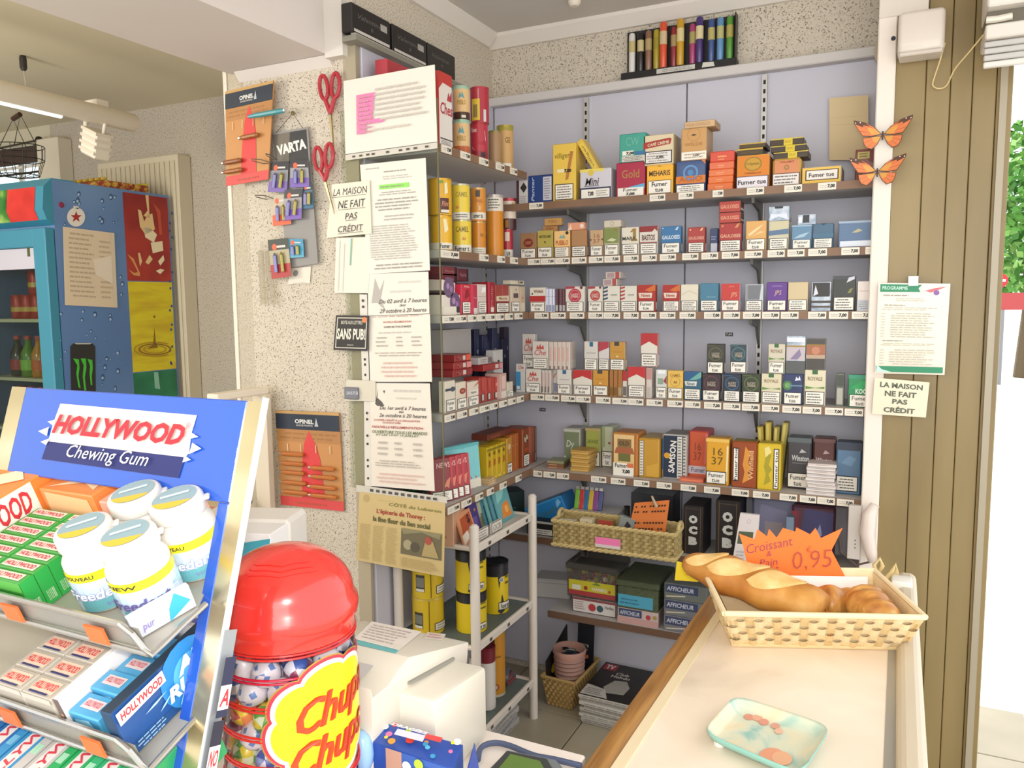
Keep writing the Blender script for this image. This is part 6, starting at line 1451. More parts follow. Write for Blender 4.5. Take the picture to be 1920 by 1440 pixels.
# wire basket hanging at the window
bc = P(35, 300, 'y', 2.35)
mb = MB()
wire = M('2E2A24', .5, .3)
R0 = .115
for zz, r in ((.06, R0), (.0, R0*.97), (-.07, R0*.75)):
    mb.tube([bc+Vector((r*math.cos(t*PI/10), r*.9*math.sin(t*PI/10), zz)) for t in range(20)], .0022, wire, 5, close=True)
for t in range(14):
    a = 2*PI*t/14
    mb.tube([bc+Vector((R0*math.cos(a), R0*.9*math.sin(a), .06)), bc+Vector((R0*.97*math.cos(a), R0*.87*math.sin(a), 0)), bc+Vector((R0*.75*math.cos(a), R0*.68*math.sin(a), -.07)), bc+Vector((0, 0, -.085))], .0016, wire, 5)
o = mb.build('wire_basket')
tag(o, 'dark wire basket with a wooden grip hanging before the rear window', 'basket')
m2 = MB()
h1, h2 = bc+Vector((-.02, 0, .185)), bc+Vector((.035, 0, .2))
m2.tube([bc+Vector((-R0*.6, -.04, .06)), h1, bc+Vector((-R0*.1, .05, .06))], .0022, wire, 5)
m2.tube([bc+Vector((R0*.35, -.04, .06)), h2, bc+Vector((R0*.9, .02, .06))], .0022, wire, 5)
m2.build('bail', parent=o)
MB().tube([h1, h2], .011, M('4A2E22', .6), 8).build('grip', parent=o)
# ---------------------------------------------------------------- white tubular rack under the left wing
RX0, RX1, RY0, RY1 = -1.335, -1.07, 1.925, 2.32
tube_w = M('E2D8CC', .4)
rk = empty('tube_rack', ((RX0+RX1)/2, (RY0+RY1)/2, 0))
tag(rk, 'white tubular metal rack on the tiled floor holding yellow tins', 'rack')
for x, y in ((RX1, RY0), (RX1, RY1), (RX0, RY0), (RX0, RY1)):
    MB().tube([(x, y, 0), (x, y, .745), (x, y, .765), (x, y, .772)], [.0145, .0145, .0145, .007], tube_w, 12).build('post', parent=rk, smooth='angle')
RZ = (.705, .41, .135)
for z in RZ:
    MB().box((RX0, RY0+.01, z-.012), (RX1-.006, RY1-.01, z-.004), clear_mat('rack_glass_%d' % (z*100), 'C4D0CC', .15, .25, 'B9C4C0') if z < .6 else M('D8D2C8', .4)).build('shelf_plate', parent=rk)
    m2 = MB().box((RX1-.006, RY0+.014, z-.02), (RX1+.008, RY1-.014, z+.006), tube_w)
    m2.build('front_rail', parent=rk, bevel=.004)
    MB().tube([(RX0, RY0, z-.006), (RX1, RY0, z-.006)], .008, tube_w, 8).build('side_rail', parent=rk)
    MB().tube([(RX0, RY1, z-.006), (RX1, RY1, z-.006)], .008, tube_w, 8).build('side_rail', parent=rk)
    for t in (.2, .5, .85):
        y = RY0+(RY1-RY0)*t
        MB().box((RX1+.0075, y-.008, z-.012), (RX1+.0085, y+.008, z-.002), M('5A5248')).build('price_mark', parent=rk)
GY = 'yellow tobacco buckets on the tube rack'
def bucket(label, c, R, H, dark_top, face):
    YL = 'E0C21E'
    bands = [(0, .74, YL), (.74, 1, '26262C')] if dark_top else [(0, 1, 'D5B428')]
    pr = ([('p', [(.3, .98), (.42, .78), (.46, .5), (.5, .72), (.7, .8), (.7, .98)], '26262C'), ('c', .52, .68, .06, 'D8D4CC', 1), ('t', '63', .52, .68, .07, .07, '26262C', 0, .03), ('l', .62, .55, .78, .78, 2, '6A5E1A'), ('p', [(.5, .0), (.6, .06), (.56, .3), (.53, .4), (.5, .22), (.42, .06)], '26262C'), ('r', .44, .08, .78, .24, '26262C'), ('r', .45, .095, .77, .225, 'E4DED0'), ('t', 'Fumer tue', .62, .16, .26, .1, '26262C', 0, .02)] if dark_top else
          [('r', .5, .02, .515, .95, '4A3A14'), ('r', .18, .18, .38, .62, '3A3628'), ('r', .19, .3, .37, .55, '77756A'), ('r', .19, .19, .37, .26, 'DCD6C8'), ('r', .62, .1, .95, .32, '3A3628'), ('r', .63, .12, .94, .3, 'DCD6C8'), ('l', .66, .14, .9, .28, 2, '8A8478')])
    return tin_thing('tobacco_bucket', label, GY, c, R, H, bands, lidcol='1E1E24' if dark_top else 'D8C060', n=28, face=face, marks=pr)
zr = RZ[1]-.003
a = P(920, 1150, 'x', -1.16)
bucket('yellow bucket with black print, lower of the front pair on the rack', (-1.15, 2.045, zr), .047, .125, True, .75)
bucket('yellow bucket with black lid and number label, upper of the front pair on the rack', (-1.15, 2.045, zr+.1255), .047, .128, True, .55)
bucket('smaller yellow bucket with black lid at the far end of the rack', (-1.15, 2.205, zr), .042, .165, True, .9)
bucket('plain yellow bucket behind the near post, lower one of two', (-1.265, 1.98, zr), .048, .112, False, .6)
bucket('plain yellow bucket behind the near post, upper one of two', (-1.265, 1.98, zr+.1125), .047, .118, False, .75)
# top tier of the rack: booklets and packs
zt = RZ[0]-.003
def rt(label, x, y, W, H, D, col, shapes, rot=PI/2, name='booklet', cat='booklet', tilt=(0, 0), wk=None, wb=None):
    return box_thing(name, label, cat, 'goods on top of the tube rack', (x, y, zt), W, H, D, rot, col, shapes, wk, wb, lid=False, bevel=.002, tilt=tilt)
rt('peach box with pale lines at the near end of the rack top', -1.18, 1.905, .10, .10, .09, 'D5A888', [('l', .2, .2, .8, .9, 5, 'B9805A')], rot=.15, name='carton', cat='carton', )
rt('orange white booklet with dark letter leaning at the near post', -1.105, 1.975, .085, .095, .006, 'D8946A', [('p', [(.1, .3), (.9, .5), (.9, .9), (.2, .8)], 'B0502E'), ('t', '$', .7, .7, .2, .3, '2E2622', 0, .04), ('p', [(0, .0), (.5, .2), (.4, .4), (0, .3)], 'E8DCCC')], tilt=(-.35, 0))
rt('violet booklet standing in the middle of the rack top', -1.135, 2.07, .05, .1, .012, '4A3A7E', [('r', .2, .2, .7, .5, '6A5A9A'), ('c', .6, .7, .1, 'B9823A')], tilt=(-.25, 0))
rt('amber booklet behind the violet one', -1.165, 2.03, .045, .1, .012, 'C98A34', [('c', .5, .6, .2, 'E0B060')], tilt=(-.2, 0))
rt('olive grey booklet right of the violet one', -1.15, 2.135, .06, .085, .014, '8A8A6A', [('r', .1, .4, .6, .9, 'B9B89A'), ('r', .4, .1, .9, .5, '6A6A50')], tilt=(-.25, 0))
for i in range(4):
    rt('blue green magazine leaning at the far end of the rack top, %s of four' % ('front', 'second', 'third', 'rear')[i], -1.112-.011*i, 2.225-.012*i, .10, .125, .006, ('6AA8AC', '5E98A4', '7AB0B0', '4E8894')[i], [('p', [(.2, .1), (.9, .1), (.8, .5), (.4, .45)], 'E08A3A'), ('p', [(.1, .5), (.5, .6), (.9, .9), (.2, .9)], '8ECCC8'), ('c', .6, .3, .12, 'F0B060'), ('l', .1, .75, .6, .9, 1, 'E8E4DC')], tilt=(-.3, 0))
for i, y in enumerate((2.01, 2.10)):
    rt('low white label pack at the front rail of the rack top, %s' % ('near one', 'far one')[i], -1.088, y, .07, .034, .006, 'E4DED2', [('r', 0, 0, 1, 1, '3A3430'), ('r', .03, .06, .97, .94, 'E4DED2'), ('l', .08, .15, .9, .85, 3, '8A8480')] if i == 0 else [('r', 0, 0, 1, 1, '3A3430'), ('r', .03, .06, .97, .94, 'E4DED2'), ('t', 'OCB', .5, .5, .7, .5, '77726E', 0, 0)])
# ---------------------------------------------------------------- shelf six
z6, z7 = Z6+TH, Z7+TH
o = box_thing('carton', 'bright blue carton leaning tilted at the left of shelf six', 'carton', None, (P(1035, 960, 'y', 2.47).x-.003, 2.46, z6+.04), .15, .072, .11, 0, '1E7AB8', [('t', 'Gizeh', .5, .45, .6, .3, '3E6A7A', .2, .02, 8), ('p', [(.8, .5), (.95, .7), (.9, .9), (.82, .8)], '7AB0D8'), ('r', .0, .92, 1, 1, '3A92CC')], lid=False, top='2E88C4', tilt=(0, -.42), bevel=.002)
box_thing('small_box', 'black box with a white label strip below the blue carton', 'box', None, (P(1012, 995, 'y', 2.42).x, 2.42, z6), .098, .052, .08, 0, '1E1C1E', [('r', .05, .06, .97, .42, 'DCD8D0'), ('l', .1, .1, .92, .38, 2, '6A6664'), ('r', .1, .8, 1, .95, 'B9B5AE')], lid=False)
box_thing('carton', 'dark green box behind the far post of the tube rack', 'carton', None, (-1.235, 2.50, z6), .10, .12, .08, PI/4, '1E3430', [('l', .2, .4, .8, .6, 1, '3A5A50')], lid=False)
# tray of coloured lighters
x0, x1 = P(1074, 940, 'y', 2.45).x, P(1150, 940, 'y', 2.45).x
tr = box_thing('lighter_display', 'white display tray of coloured lighters behind the wicker basket', 'display', None, ((x0+x1)/2, 2.43, z6+.06), x1-x0+.02, .035, .12, 0, 'D2CEC8', [('r', 0, 0, 1, .4, '26201E'), ('t', 'ATOMIC', .5, .2, .7, .3, 'C8503E', 0, .03)], lid=False)
MB().box((-.06, .02, -.06), (.06, .11, 0.0), M('3A3634')).build('riser', parent=tr, local=True)
for i, cl in enumerate(('7AB83A', 'C8383A', '2E6E9A', 'D8B42E', '8A3A8A', '3A3A7A')):
    xx = x0+.006+i*.0168
    lg = MB()
    lg.prism([(-.0078, 0, 0), (.0078, 0, 0), (.0078, .012, 0), (-.0078, .012, 0)], (0, 0, .066), M(cl, .25, coat=.4))
    L = lg.build('lighter', loc=(xx, 2.462, z6+.0965), rot=(-.28, 0, 0), local=True, bevel=.002)
    tag(L, '%s lighter standing in the white display tray' % ('green', 'red', 'blue', 'yellow', 'purple', 'dark blue')[i], 'lighter', 'lighters in the display tray')
    MB().box((-.0065, .001, .066), (.0065, .011, .076), M('B9B4AE', .3, .8)).build('metal_head', parent=L, local=True)
box_thing('carton', 'grey topped black carton behind the orange holed card', 'carton', None, (P(1222, 940, 'y', 2.49).x, 2.49, z6), .14, .165, .1, 0, '26262A', [('t', 'OCB', .3, .7, .4, .2, 'B9B5AE', 0, .03)], top='8A9296', lid=False)
# long wicker basket
WK = noise_mat('wicker_olive', [(.3, '8A7648'), (.5, 'A8925E'), (.75, 'BFA872')], 90, .75, 3, bump=.4)
WK2 = M('C9B27A', .7)
def woven_wall(mb, a, b, c, d, nu, nv, mat, amp, thick=.004, rows2=None):
    """a checker of bulging strands between the corners lower left, lower right, upper right, upper left (front seen)"""
    a, b, c, d = (Vector(p) for p in (a, b, c, d))
    n = (b-a).cross(d-a).normalized()
    for j in range(nv):
        for i in range(nu):
            s = 1 if (i+j) % 2 == 0 else -1
            u0, u1, v0, v1 = i/nu, (i+1)/nu, j/nv, (j+1)/nv
            g = lambda u, v: a*(1-u)*(1-v)+b*u*(1-v)+c*u*v+d*(1-u)*v
            vm0, vm1 = v0+(v1-v0)*.06, v1-(v1-v0)*.06
            k = [(0, 0.0), (.2, .75), (.5, 1.0), (.8, .75), (1, 0.0)]
            rows = [[g(u0+(u1-u0)*t, vv)+n*(amp*s*h) for t, h in k] for vv in (vm0, vm1)]
            mb.grid(rows, mat[(i*7+j*3) % len(mat)] if isinstance(mat, list) else mat)
    mb.add([a-n*thick, b-n*thick, c-n*thick, d-n*thick, a-n*(thick+.002), b-n*(thick+.002), c-n*(thick+.002), d-n*(thick+.002)], [(0, 1, 2, 3), (7, 6, 5, 4)], mat[0] if isinstance(mat, list) else mat)
A, B = P(1037, 1030, 'y', 2.33), P(1264, 1050, 'y', 2.33)
bx0, bx1, by0, by1 = A.x, B.x, 2.33, 2.422
zb, zt_ = z6+.0005, z6+.083
wbk = empty('wicker_basket', ((bx0+bx1)/2, (by0+by1)/2, zb))
tag(wbk, 'long olive wicker basket with a pink label on shelf six', 'basket')
mb = MB()
woven_wall(mb, (bx0, by0, zb), (bx1, by0, zb), (bx1, by0, zt_), (bx0, by0, zt_), 34, 8, [WK, M('9C8652', .75), M('B59E68', .75)], .0022)
woven_wall(mb, (bx1, by0, zb), (bx1, by1, zb), (bx1, by1, zt_), (bx1, by0, zt_), 14, 8, [WK, M('9C8652', .75), M('B59E68', .75)], .0022)
woven_wall(mb, (bx1, by1, zb), (bx0, by1, zb), (bx0, by1, zt_+.01), (bx1, by1, zt_+.01), 34, 8, [WK, M('9C8652', .75)], .0022)
woven_wall(mb, (bx0, by1, zb), (bx0, by0, zb), (bx0, by0, zt_), (bx0, by1, zt_), 14, 8, [WK, M('9C8652', .75)], .0022)
mb.build('weave', parent=wbk)['kind'] = 'stuff'
MB().box((bx0+.003, by0+.004, zb), (bx1-.003, by1-.004, zb+.004), WK).build('base', parent=wbk)
def braid(pts, r, mat, parent, name):
    mb = MB()
    for k in range(2):
        path = []
        for i, p in enumerate(pts):
            a = i*1.1+k*PI
            path.append(Vector(p)+Vector((0, -math.cos(a)*r*.55, math.sin(a)*r*.55)))
        mb.tube(path, r*.75, mat, 6)
    return mb.build(name, parent=parent)
def line(a, b, n): return [Vector(a).lerp(Vector(b), i/n) for i in range(n+1)]
for z, nm in ((zb+.006, 'lower_braid'), (zt_+.002, 'rim_braid')):
    braid(line((bx0-.004, by0-.002, z), (bx1+.004, by0-.002, z), 60), .006, WK2, wbk, nm)
    braid(line((bx1+.002, by0, z), (bx1+.002, by1, z), 26), .006, WK2, wbk, nm)
    if z > zb+.02:
        braid(line((bx0-.002, by1, z+.01), (bx1+.002, by1, z+.01), 60), .006, WK2, wbk, nm)
        braid(line((bx0-.002, by0, z), (bx0-.002, by1, z), 26), .006, WK2, wbk, nm)
for x, y in ((bx0, by0+.07), (bx1, by0+.07)):
    MB().tube([(x, y+.025*math.cos(t*PI/8), zt_+.002+.022*math.sin(t*PI/8)) for t in range(9)], .006, WK2, 8).build('handle', parent=wbk)
la, lb = P(1116, 1010, 'y', by0-.006), P(1163, 1010, 'y', by0-.006)
mb = MB().box((la.x, by0-.0055, zb+.018), (lb.x, by0-.004, zb+.05), M('D8CCC8'), front=M('F27AB0'))
mb.box((la.x, by0-.0062, zb+.018), (lb.x, by0-.0056, zb+.028), M('D8CCC8'))
mb.build('pink_label', parent=wbk)
# things in the basket
zi = zb+.0045
c = px_quad([(1177, 1000), (1247, 1002), (1255, 938), (1190, 943)], 'y', 2.372)
paper('holed_card', 'orange card with rows of small holes standing in the wicker basket', 'card', c, [('c', .08+.082*i, v, .028, '3A2418') for v in (.86, .7, .36, .18) for i in range(11) if (i*5+int(v*100)) % 11 not in (3, 7)] + [('r', .2, .06, .9, .1, 'D8843A')], 'DB7A38', thick=.004)
o = MB().tube([P(1222, 930, 'y', 2.36), P(1231, 950, 'y', 2.366)], [.003, .0055], M('B9A488', .4), 8).build('clothes_peg')
tag(o, 'pale peg clipped to the top of the orange holed card', 'peg')
box_thing('small_box', 'cream small box with a dark flame mark in the wicker basket', 'box', 'small boxes in the wicker basket', (P(1098, 975, 'y', 2.37).x, 2.37, zi+.055), .042, .03, .03, 0, 'E8D8B4', [('p', [(.5, .2), (.7, .6), (.6, .8), (.55, .5)], '3A3028')], lid=False)
MBX = box_thing('small_box', 'tan box under the cream flame box in the wicker basket', 'box', 'small boxes in the wicker basket', (P(1112, 985, 'y', 2.365).x, 2.365, zi), .12, .054, .045, 0, 'B5A468', [], lid=False)
box_thing('small_box', 'white slip box at the left end of the wicker basket', 'box', 'small boxes in the wicker basket', (P(1062, 985, 'y', 2.36).x, 2.36, zi), .055, .074, .03, .1, 'E4DDD0', [], lid=False)
box_thing('small_box', 'red topped box beside the cream flame box in the wicker basket', 'box', 'small boxes in the wicker basket', (P(1140, 970, 'y', 2.41).x, 2.385, zi), .05, .085, .025, 0, 'B89A5A', [('r', 0, .8, 1, 1, 'B84A38')], lid=False)
box_thing('razor_pack', 'black and grey razor pack leaning in the wicker basket', 'pack', 'small boxes in the wicker basket', (P(1162, 985, 'y', 2.365).x, 2.365, zi), .05, .11, .02, .1, '8A8E88', [('p', [(.1, .2), (.5, .9), (.8, .8), (.4, .1)], '2A2628'), ('p', [(.2, .3), (.5, .8), (.6, .76), (.35, .24)], '4A3438')], lid=False, tilt=(0, .25))
o = MB().lathe([(.009, 0), (.016, .02), (.016, .05), (.009, .055), (.009, .08), (.011, .085), (.0001, .088)], (P(1176, 950, 'y', 2.4).x, 2.4, zi+.05), M('1E1C1E', .3), 14).build('bottle', smooth='angle')
tag(o, 'small black bottle standing in the wicker basket', 'bottle')
# black rolling paper cartons
def ocb(label, box, yf):
    x0, y0, x1, y1 = box
    xl, xr = P(x0, 1000, 'y', yf).x, P(x1, 1000, 'y', yf).x
    zt2 = P((x0+x1)/2, y0, 'y', yf).z
    H = zt2-z6
    sh = [('r', .12, 0, .14, .96, '7A5A34'), ('r', .86, 0, .88, .96, '7A5A34'), ('l', .1, .92, .9, .95, 1, '5A4A3A')]
    for t, v in (('O', .72), ('C', .5), ('B', .28)):
        sh.append(('t', t, .5, v, .44, .17, 'C4C2BC', 0, .08))
    return box_thing('rolling_paper_carton', label, 'carton', 'black cartons on shelf six', ((xl+xr)/2, yf, z6), xr-xl, H, .12, 0, '241E1E', sh, lid=False, side='1E1A1A', top='3A3634', side_shapes=[('t', 'OCB', .4, .5, .3, .12, '5A5450', 0, .02, 90)])
ocb('black carton with large silver letters, left one behind the bread', (1281, 948, 1318, 1040), 2.43)
ocb('black carton with large silver letters, right and taller one behind the bread', (1342, 938, 1386, 1040), 2.425)
# white thermometer card and other things near the post
paper('thermometer', 'white rounded plastic holder with a grey green window behind the orange sign', 'holder', px_quad([(1372, 1060), (1416, 1062), (1424, 966), (1388, 962)], 'y', 2.39), [('r', .08, .42, .78, .66, '5A624A'), ('o', .5, .86, .1, .085, 'B9AEB4'), ('l', .1, .05, .5, .3, 4, 'A8A0A8')], 'E4DAD8', thick=.012)
box_thing('plastic_bag_pack', 'lilac grey plastic packed goods at the back of shelf six', 'pack', 'packed goods on shelf six', (P(1450, 990, 'y', 2.52).x, 2.52, z6), .13, .18, .08, 0, '7E8096', [('p', [(.1, .1), (.9, .2), (.8, .8), (.2, .9)], '8E8CA8'), ('r', .3, .3, .7, .6, 'A89CA0')], lid=False, bevel=.012)
box_thing('plastic_bag_pack', 'dark red and blue plastic packed goods at the back of shelf six', 'pack', 'packed goods on shelf six', (P(1525, 990, 'y', 2.50).x, 2.50, z6), .125, .175, .09, .1, '5E3A48', [('p', [(.1, .0), (.9, .1), (.95, .9), (.3, .95)], '4A4670'), ('p', [(.0, .0), (.2, .0), (.15, .9), (.0, .9)], '8A2E38'), ('p', [(.5, .4), (.7, .5), (.65, .7)], '8A9AC0'), ('p', [(.7, .1), (.9, .3), (.8, .4)], 'A8B0C8')], lid=False, bevel=.014)
box_thing('small_box', 'narrow blue grey box between the packed goods on shelf six', 'box', None, (P(1481, 985, 'y', 2.44).x, 2.44, z6), .022, .15, .03, 0, '76869A', [], lid=False)
x0 = P(1602, 1000, 'y', 2.36)
o = box_thing('power_strip', 'grey white upright power strip with three dark holes beside the white post', 'power strip', None, (x0.x, 2.345, P(1602, 1046, 'y', 2.36).z), .033, .152, .02, 0, 'C9C0B8', [('c', .6, .36-.07*i, .05, '2E2A2A') for i in range(3)], lid=False, bevel=.004)
p = P(1630, 985, 'y', 2.34)
o = MB().tube([p+Vector((.012, .0, .06)), p+Vector((.0, -.005, .03)), p+Vector((-.004, -.006, -.02)), p+Vector((.006, -.002, -.07)), p+Vector((.012, 0, -.1))], [.012, .019, .02, .017, .012], M('E2D2C8', .35), 12).build('phone_handset', smooth='all')
tag(o, 'cream telephone handset hung on the front of the white post', 'phone')
MB().tube([p+Vector((.012, 0, -.1)), p+Vector((-.03, .01, -.12)), p+Vector((-.07, .02, -.09)), p+Vector((-.075, .02, -.05))], .003, M('5A4A40')).build('cord', parent=o)
o = box_thing('weighing_machine', 'grey white small machine behind the bread basket near the post', 'machine', None, (P(1590, 1065, 'y', 2.32).x, 2.31, z6-.04), .12, .06, .07, 0, 'CFC4B6', [('p', [(.2, .0), (.8, .0), (.7, .5), (.3, .5)], '4A4A44')], lid=False, bevel=.01)
# ---------------------------------------------------------------- lowest shelf: sweet boxes
clr = clear_mat('clear_box', 'E4E2DC', .14, .12, 'C9C4BC')
clg = clear_mat('clear_green', 'B9C4A8', .14, .35, '8A9474')
x0, x1 = P(1068, 1080, 'y', 2.45).x, P(1160, 1080, 'y', 2.45).x
o = box_thing('sweet_carton', 'white carton with a red and a blue disc on the lowest shelf', 'carton', 'sweet boxes on the lowest shelf', ((x0+x1)/2+.008, 2.43, z7), x1-x0-.02, .052, .12, 0, 'DAD4CE', [('r', 0, 0, 1, 1, '5A4A4A'), ('r', .02, .06, .98, .94, 'DAD4CE'), ('r', 0, .84, 1, 1, '8A4A50'), ('c', .46, .45, .085, 'B8383E'), ('c', .64, .45, .075, '3A5A66'), ('l', .05, .2, .3, .8, 4, 'A88A8A'), ('t', 'Haribo', .85, .6, .2, .2, '8A7A80', 0, .02)], lid=False)
zc = z7+.053
box = MB()
X0, X1, Y0, Y1, ZZ0, ZZ1 = x0, x1, 2.43, 2.56, zc, zc+.118
o = empty('sweet_box', ((X0+X1)/2, (Y0+Y1)/2, zc))
tag(o, 'clear plastic sweet box with a yellow and red label on the lowest shelf', 'sweet box', 'sweet boxes on the lowest shelf')
mb = MB().box((X0, Y0, ZZ0), (X1, Y1, ZZ1-.022), clr)
mb.build('tub', parent=o)
MB().box((X0-.005, Y0-.005, ZZ1-.022), (X1+.005, Y1+.005, ZZ1), clr).build('lid', parent=o, bevel=.003)
m2 = MB()
f = face_map((X0, Y0, ZZ0), (X1, Y0, ZZ0), (X1, Y0, ZZ1), (X0, Y0, ZZ1))
draw(m2, [('r', .03, .06, .97, .5, 'C9C02E'), ('r', .03, .06, .97, .2, 'A83A3E'), ('r', .1, .22, .28, .36, 'E0DCC8'), ('c', .38, .3, .04, 'A8302E'), ('t', 'HARIBO', .66, .3, .3, .1, 'E8E0D0', 0, .03), ('c', .86, .28, .03, 'B85A2E'), ('p', [(.5, .42), (.6, .5), (.7, .42)], '6A8A2E')], f)
m2.build('label', parent=o)
cols = ('A83A3E', 'C9B83A', '8A5A3A', 'D8C8B0', '6A3A4A')
mb = MB()
for i in range(60): mb.ball((rnd.uniform(X0+.012, X1-.012), rnd.uniform(Y0+.012, Y1-.012), ZZ0+.012+rnd.random()*.055), .01, M(cols[i % 5], .4), 6)
s = mb.build('sweets', parent=o)
s['kind'] = 'stuff'
x0, x1 = P(1160, 1120, 'y', 2.42).x, P(1236, 1120, 'y', 2.42).x
sp = ('t', 'AFFICHEUR', .35, .62, .55, .3, 'C4C8D4', 0, .03)
box_thing('sweet_carton', 'white pink carton with a navy name band below the green box', 'carton', 'sweet boxes on the lowest shelf', ((x0+x1)/2, 2.41, z7), x1-x0, .05, .13, 0, 'C9B4B0', [('r', .03, .45, .6, .95, '3A4468'), ('t', 'AFFICHEUR', .3, .68, .5, .28, 'C4C8D4', .15, .02), ('c', .76, .6, .06, 'B83A44'), ('c', .92, .65, .05, 'A8904A'), ('r', 0, 0, 1, .4, 'C49A94')], lid=False)
X0, X1, Y0, Y1, ZZ0, ZZ1 = x0, x1, 2.405, 2.60, z7+.0505, z7+.145
o = empty('sweet_box', ((X0+X1)/2, (Y0+Y1)/2, ZZ0))
tag(o, 'greenish clear plastic box with a light blue strip on the lowest shelf', 'sweet box', 'sweet boxes on the lowest shelf')
MB().box((X0, Y0, ZZ0), (X1, Y1, ZZ1-.02), clg).build('tub', parent=o, bevel=.004)
MB().box((X0-.004, Y0-.004, ZZ1-.02), (X1+.004, Y1+.004, ZZ1), clg).build('lid', parent=o, bevel=.004)
m2 = MB()
draw(m2, [('r', .02, .08, .88, .5, '4EA0BC'), ('l', .06, .15, .6, .4, 2, '2E6E8A')], face_map((X0, Y0, ZZ0), (X1, Y0, ZZ0), (X1, Y0, ZZ1), (X0, Y0, ZZ1)))
m2.build('label', parent=o)
mb = MB()
for i in range(50): mb.ball((rnd.uniform(X0+.014, X1-.014), rnd.uniform(Y0+.014, Y1-.014), ZZ0+.014+rnd.random()*.04), .012, M(('6A7A4A', '8A9A5A', '5A6A44')[i % 3], .4), 6)
mb.build('sweets', parent=o)['kind'] = 'stuff'
x0, x1 = P(1246, 1120, 'y', 2.41).x, P(1302, 1120, 'y', 2.41).x
z = z7
for i in range(3):
    box_thing('sweet_carton', 'grey carton with a navy name band, %s in the stack by the counter' % ('lowest', 'middle', 'topmost')[i], 'carton', 'grey cartons stacked on the lowest shelf', ((x0+x1)/2+.02, 2.405, z), x1-x0+.04, .052, .13, 0, ('77767C', '707276', '6A6E6A')[i], [('r', .03, .42, .8, .94, '3A4260'), ('t', 'AFFICHEUR', .38, .68, .64, .28, 'C4C8D4', .15, .02), ('p', [(.05, .2), (.5, .34), (.5, .26), (.06, .12)], 'C4BCA8')], lid=False)
    z += .053
box_thing('box', 'faint clear plastic tub at the left of the lowest shelf behind the rack', 'tub', None, (P(1035, 1115, 'y', 2.5).x, 2.5, z7), .13, .07, .1, .2, 'B9B6B4', [('r', 0, .8, 1, .84, '99969A')], lid=False, bevel=.01)
# yellow paper under the loaf
paper('price_card', 'yellow price card hanging below the end of the bread', 'card', px_quad([(1265, 1088), (1309, 1091), (1313, 1066), (1269, 1052)], 'y', 1.50), [('l', .4, .3, .9, .7, 2, 'E0803A')], 'F0D42E')
# ---------------------------------------------------------------- on the floor behind the counter
tin_thing('cardboard_tube', 'white cylinder with a dark red top standing on the low rack shelf', None, (-1.13, 2.10, RZ[2]-.003), .028, .2, [(0, .76, 'DCD5CC'), (.76, 1, '7A2430')], 'tube', '7A2430', face=.5)
tin_thing('tobacco_tin', 'tall orange tin with a black badge behind the white cylinder', None, (-1.15, 2.19, RZ[2]-.003), .036, .215, [(0, .04, 'C9BCA8'), (.04, 1, 'C98A2A')], 'tin', 'C49A3A', face=.6, marks=[('r', .3, .76, .48, .93, '26221E'), ('c', .39, .84, .04, 'D8C8A0'), ('c', .5, .16, .1, '9A4A34'), ('c', .5, .16, .06, 'D8B49A'), ('l', .4, .6, .7, .66, 1, '8A5A1E')])
tin_thing('cardboard_tube', 'thin white tube at the near post on the low rack shelf', None, (-1.135, 2.035, RZ[2]-.003), .018, .19, [(0, 1, 'D5C8BC')], 'tube', 'C9BCB0', face=.5)
for i in range(3):
    box_thing('magazine', 'magazine with red band lying on the low rack shelf, %s' % ('lower', 'middle', 'upper')[i], 'magazine', 'magazines on the low rack shelf', (-1.13-.005*i, 2.275, RZ[2]-.003+.0125*i), .07, .012, .15, PI/2+.2*i, ('3A3A44', '5A5E66', '8A8A90')[i], [('r', .1, .2, .9, .8, 'B8343A')], lid=False, top=('77777A', '4A4E58', '6A6E78')[i], top_shapes=[('p', [(.1, .1), (.9, .1), (.9, .35), (.1, .35)], 'B8343A'), ('t', 'AC', .5, .22, .3, .16, 'E4DCDC', 0, .03), ('t', 'B.', .5, .6, .3, .2, 'C9C9D0', 0, .03)])
for i in range(4):
    box_thing('newspaper_bundle', 'folded grey newspaper on the floor under the rack, %s of four' % ('lowest', 'second', 'third', 'topmost')[i], 'newspaper', 'newspapers under the rack', (-1.10, 2.17, .0005+.02*i), .2, .019, .14, PI/2+.06*(i % 2), ('B9B4AE', 'A8A6A4', 'C4BEB6', 'B5B2B0')[i], [('l', .05, .2, .9, .8, 2, '5A5A5E')], lid=False, top='BDB9B4', top_shapes=[('l', .1, .1, .9, .9, 8, '8A8888')])
# small wicker basket with pot
WL = M('C4A468', .7); WL2 = M('B5945A', .7)
cB = Vector((-1.012, 2.512, 0))
def rb(x, y, z, a=-.04):
    return cB+Vector((x*math.cos(a)-y*math.sin(a), x*math.sin(a)+y*math.cos(a), z))
fbk = empty('wicker_basket', (cB.x, cB.y, 0))
tag(fbk, 'small straw coloured wicker basket on the tiled floor behind the counter', 'basket')
mb = MB()
w0, w1, d0, d1, h = .046, .064, .095, .106, .105
q = {}
for nm, s, e in (('lo', (w0, d0), .002), ('hi', (w1, d1), h)):
    q[nm] = [rb(-s[0], -s[1], e), rb(s[0], -s[1], e), rb(s[0], s[1], e), rb(-s[0], s[1], e)]
for i in range(4):
    j = (i+1) % 4
    woven_wall(mb, q['lo'][i], q['lo'][j], q['hi'][j], q['hi'][i], 12 if i % 2 == 0 else 20, 8, [WL, WL2], .002)
mb.poly(q['lo'][::-1], WL2)
mb.build('weave', parent=fbk)['kind'] = 'stuff'
for i in range(4):
    MB().tube([q['hi'][i], q['hi'][(i+1) % 4]], .006, WL2, 8).build('rim', parent=fbk)
pc = rb(.004, -.02, .003)
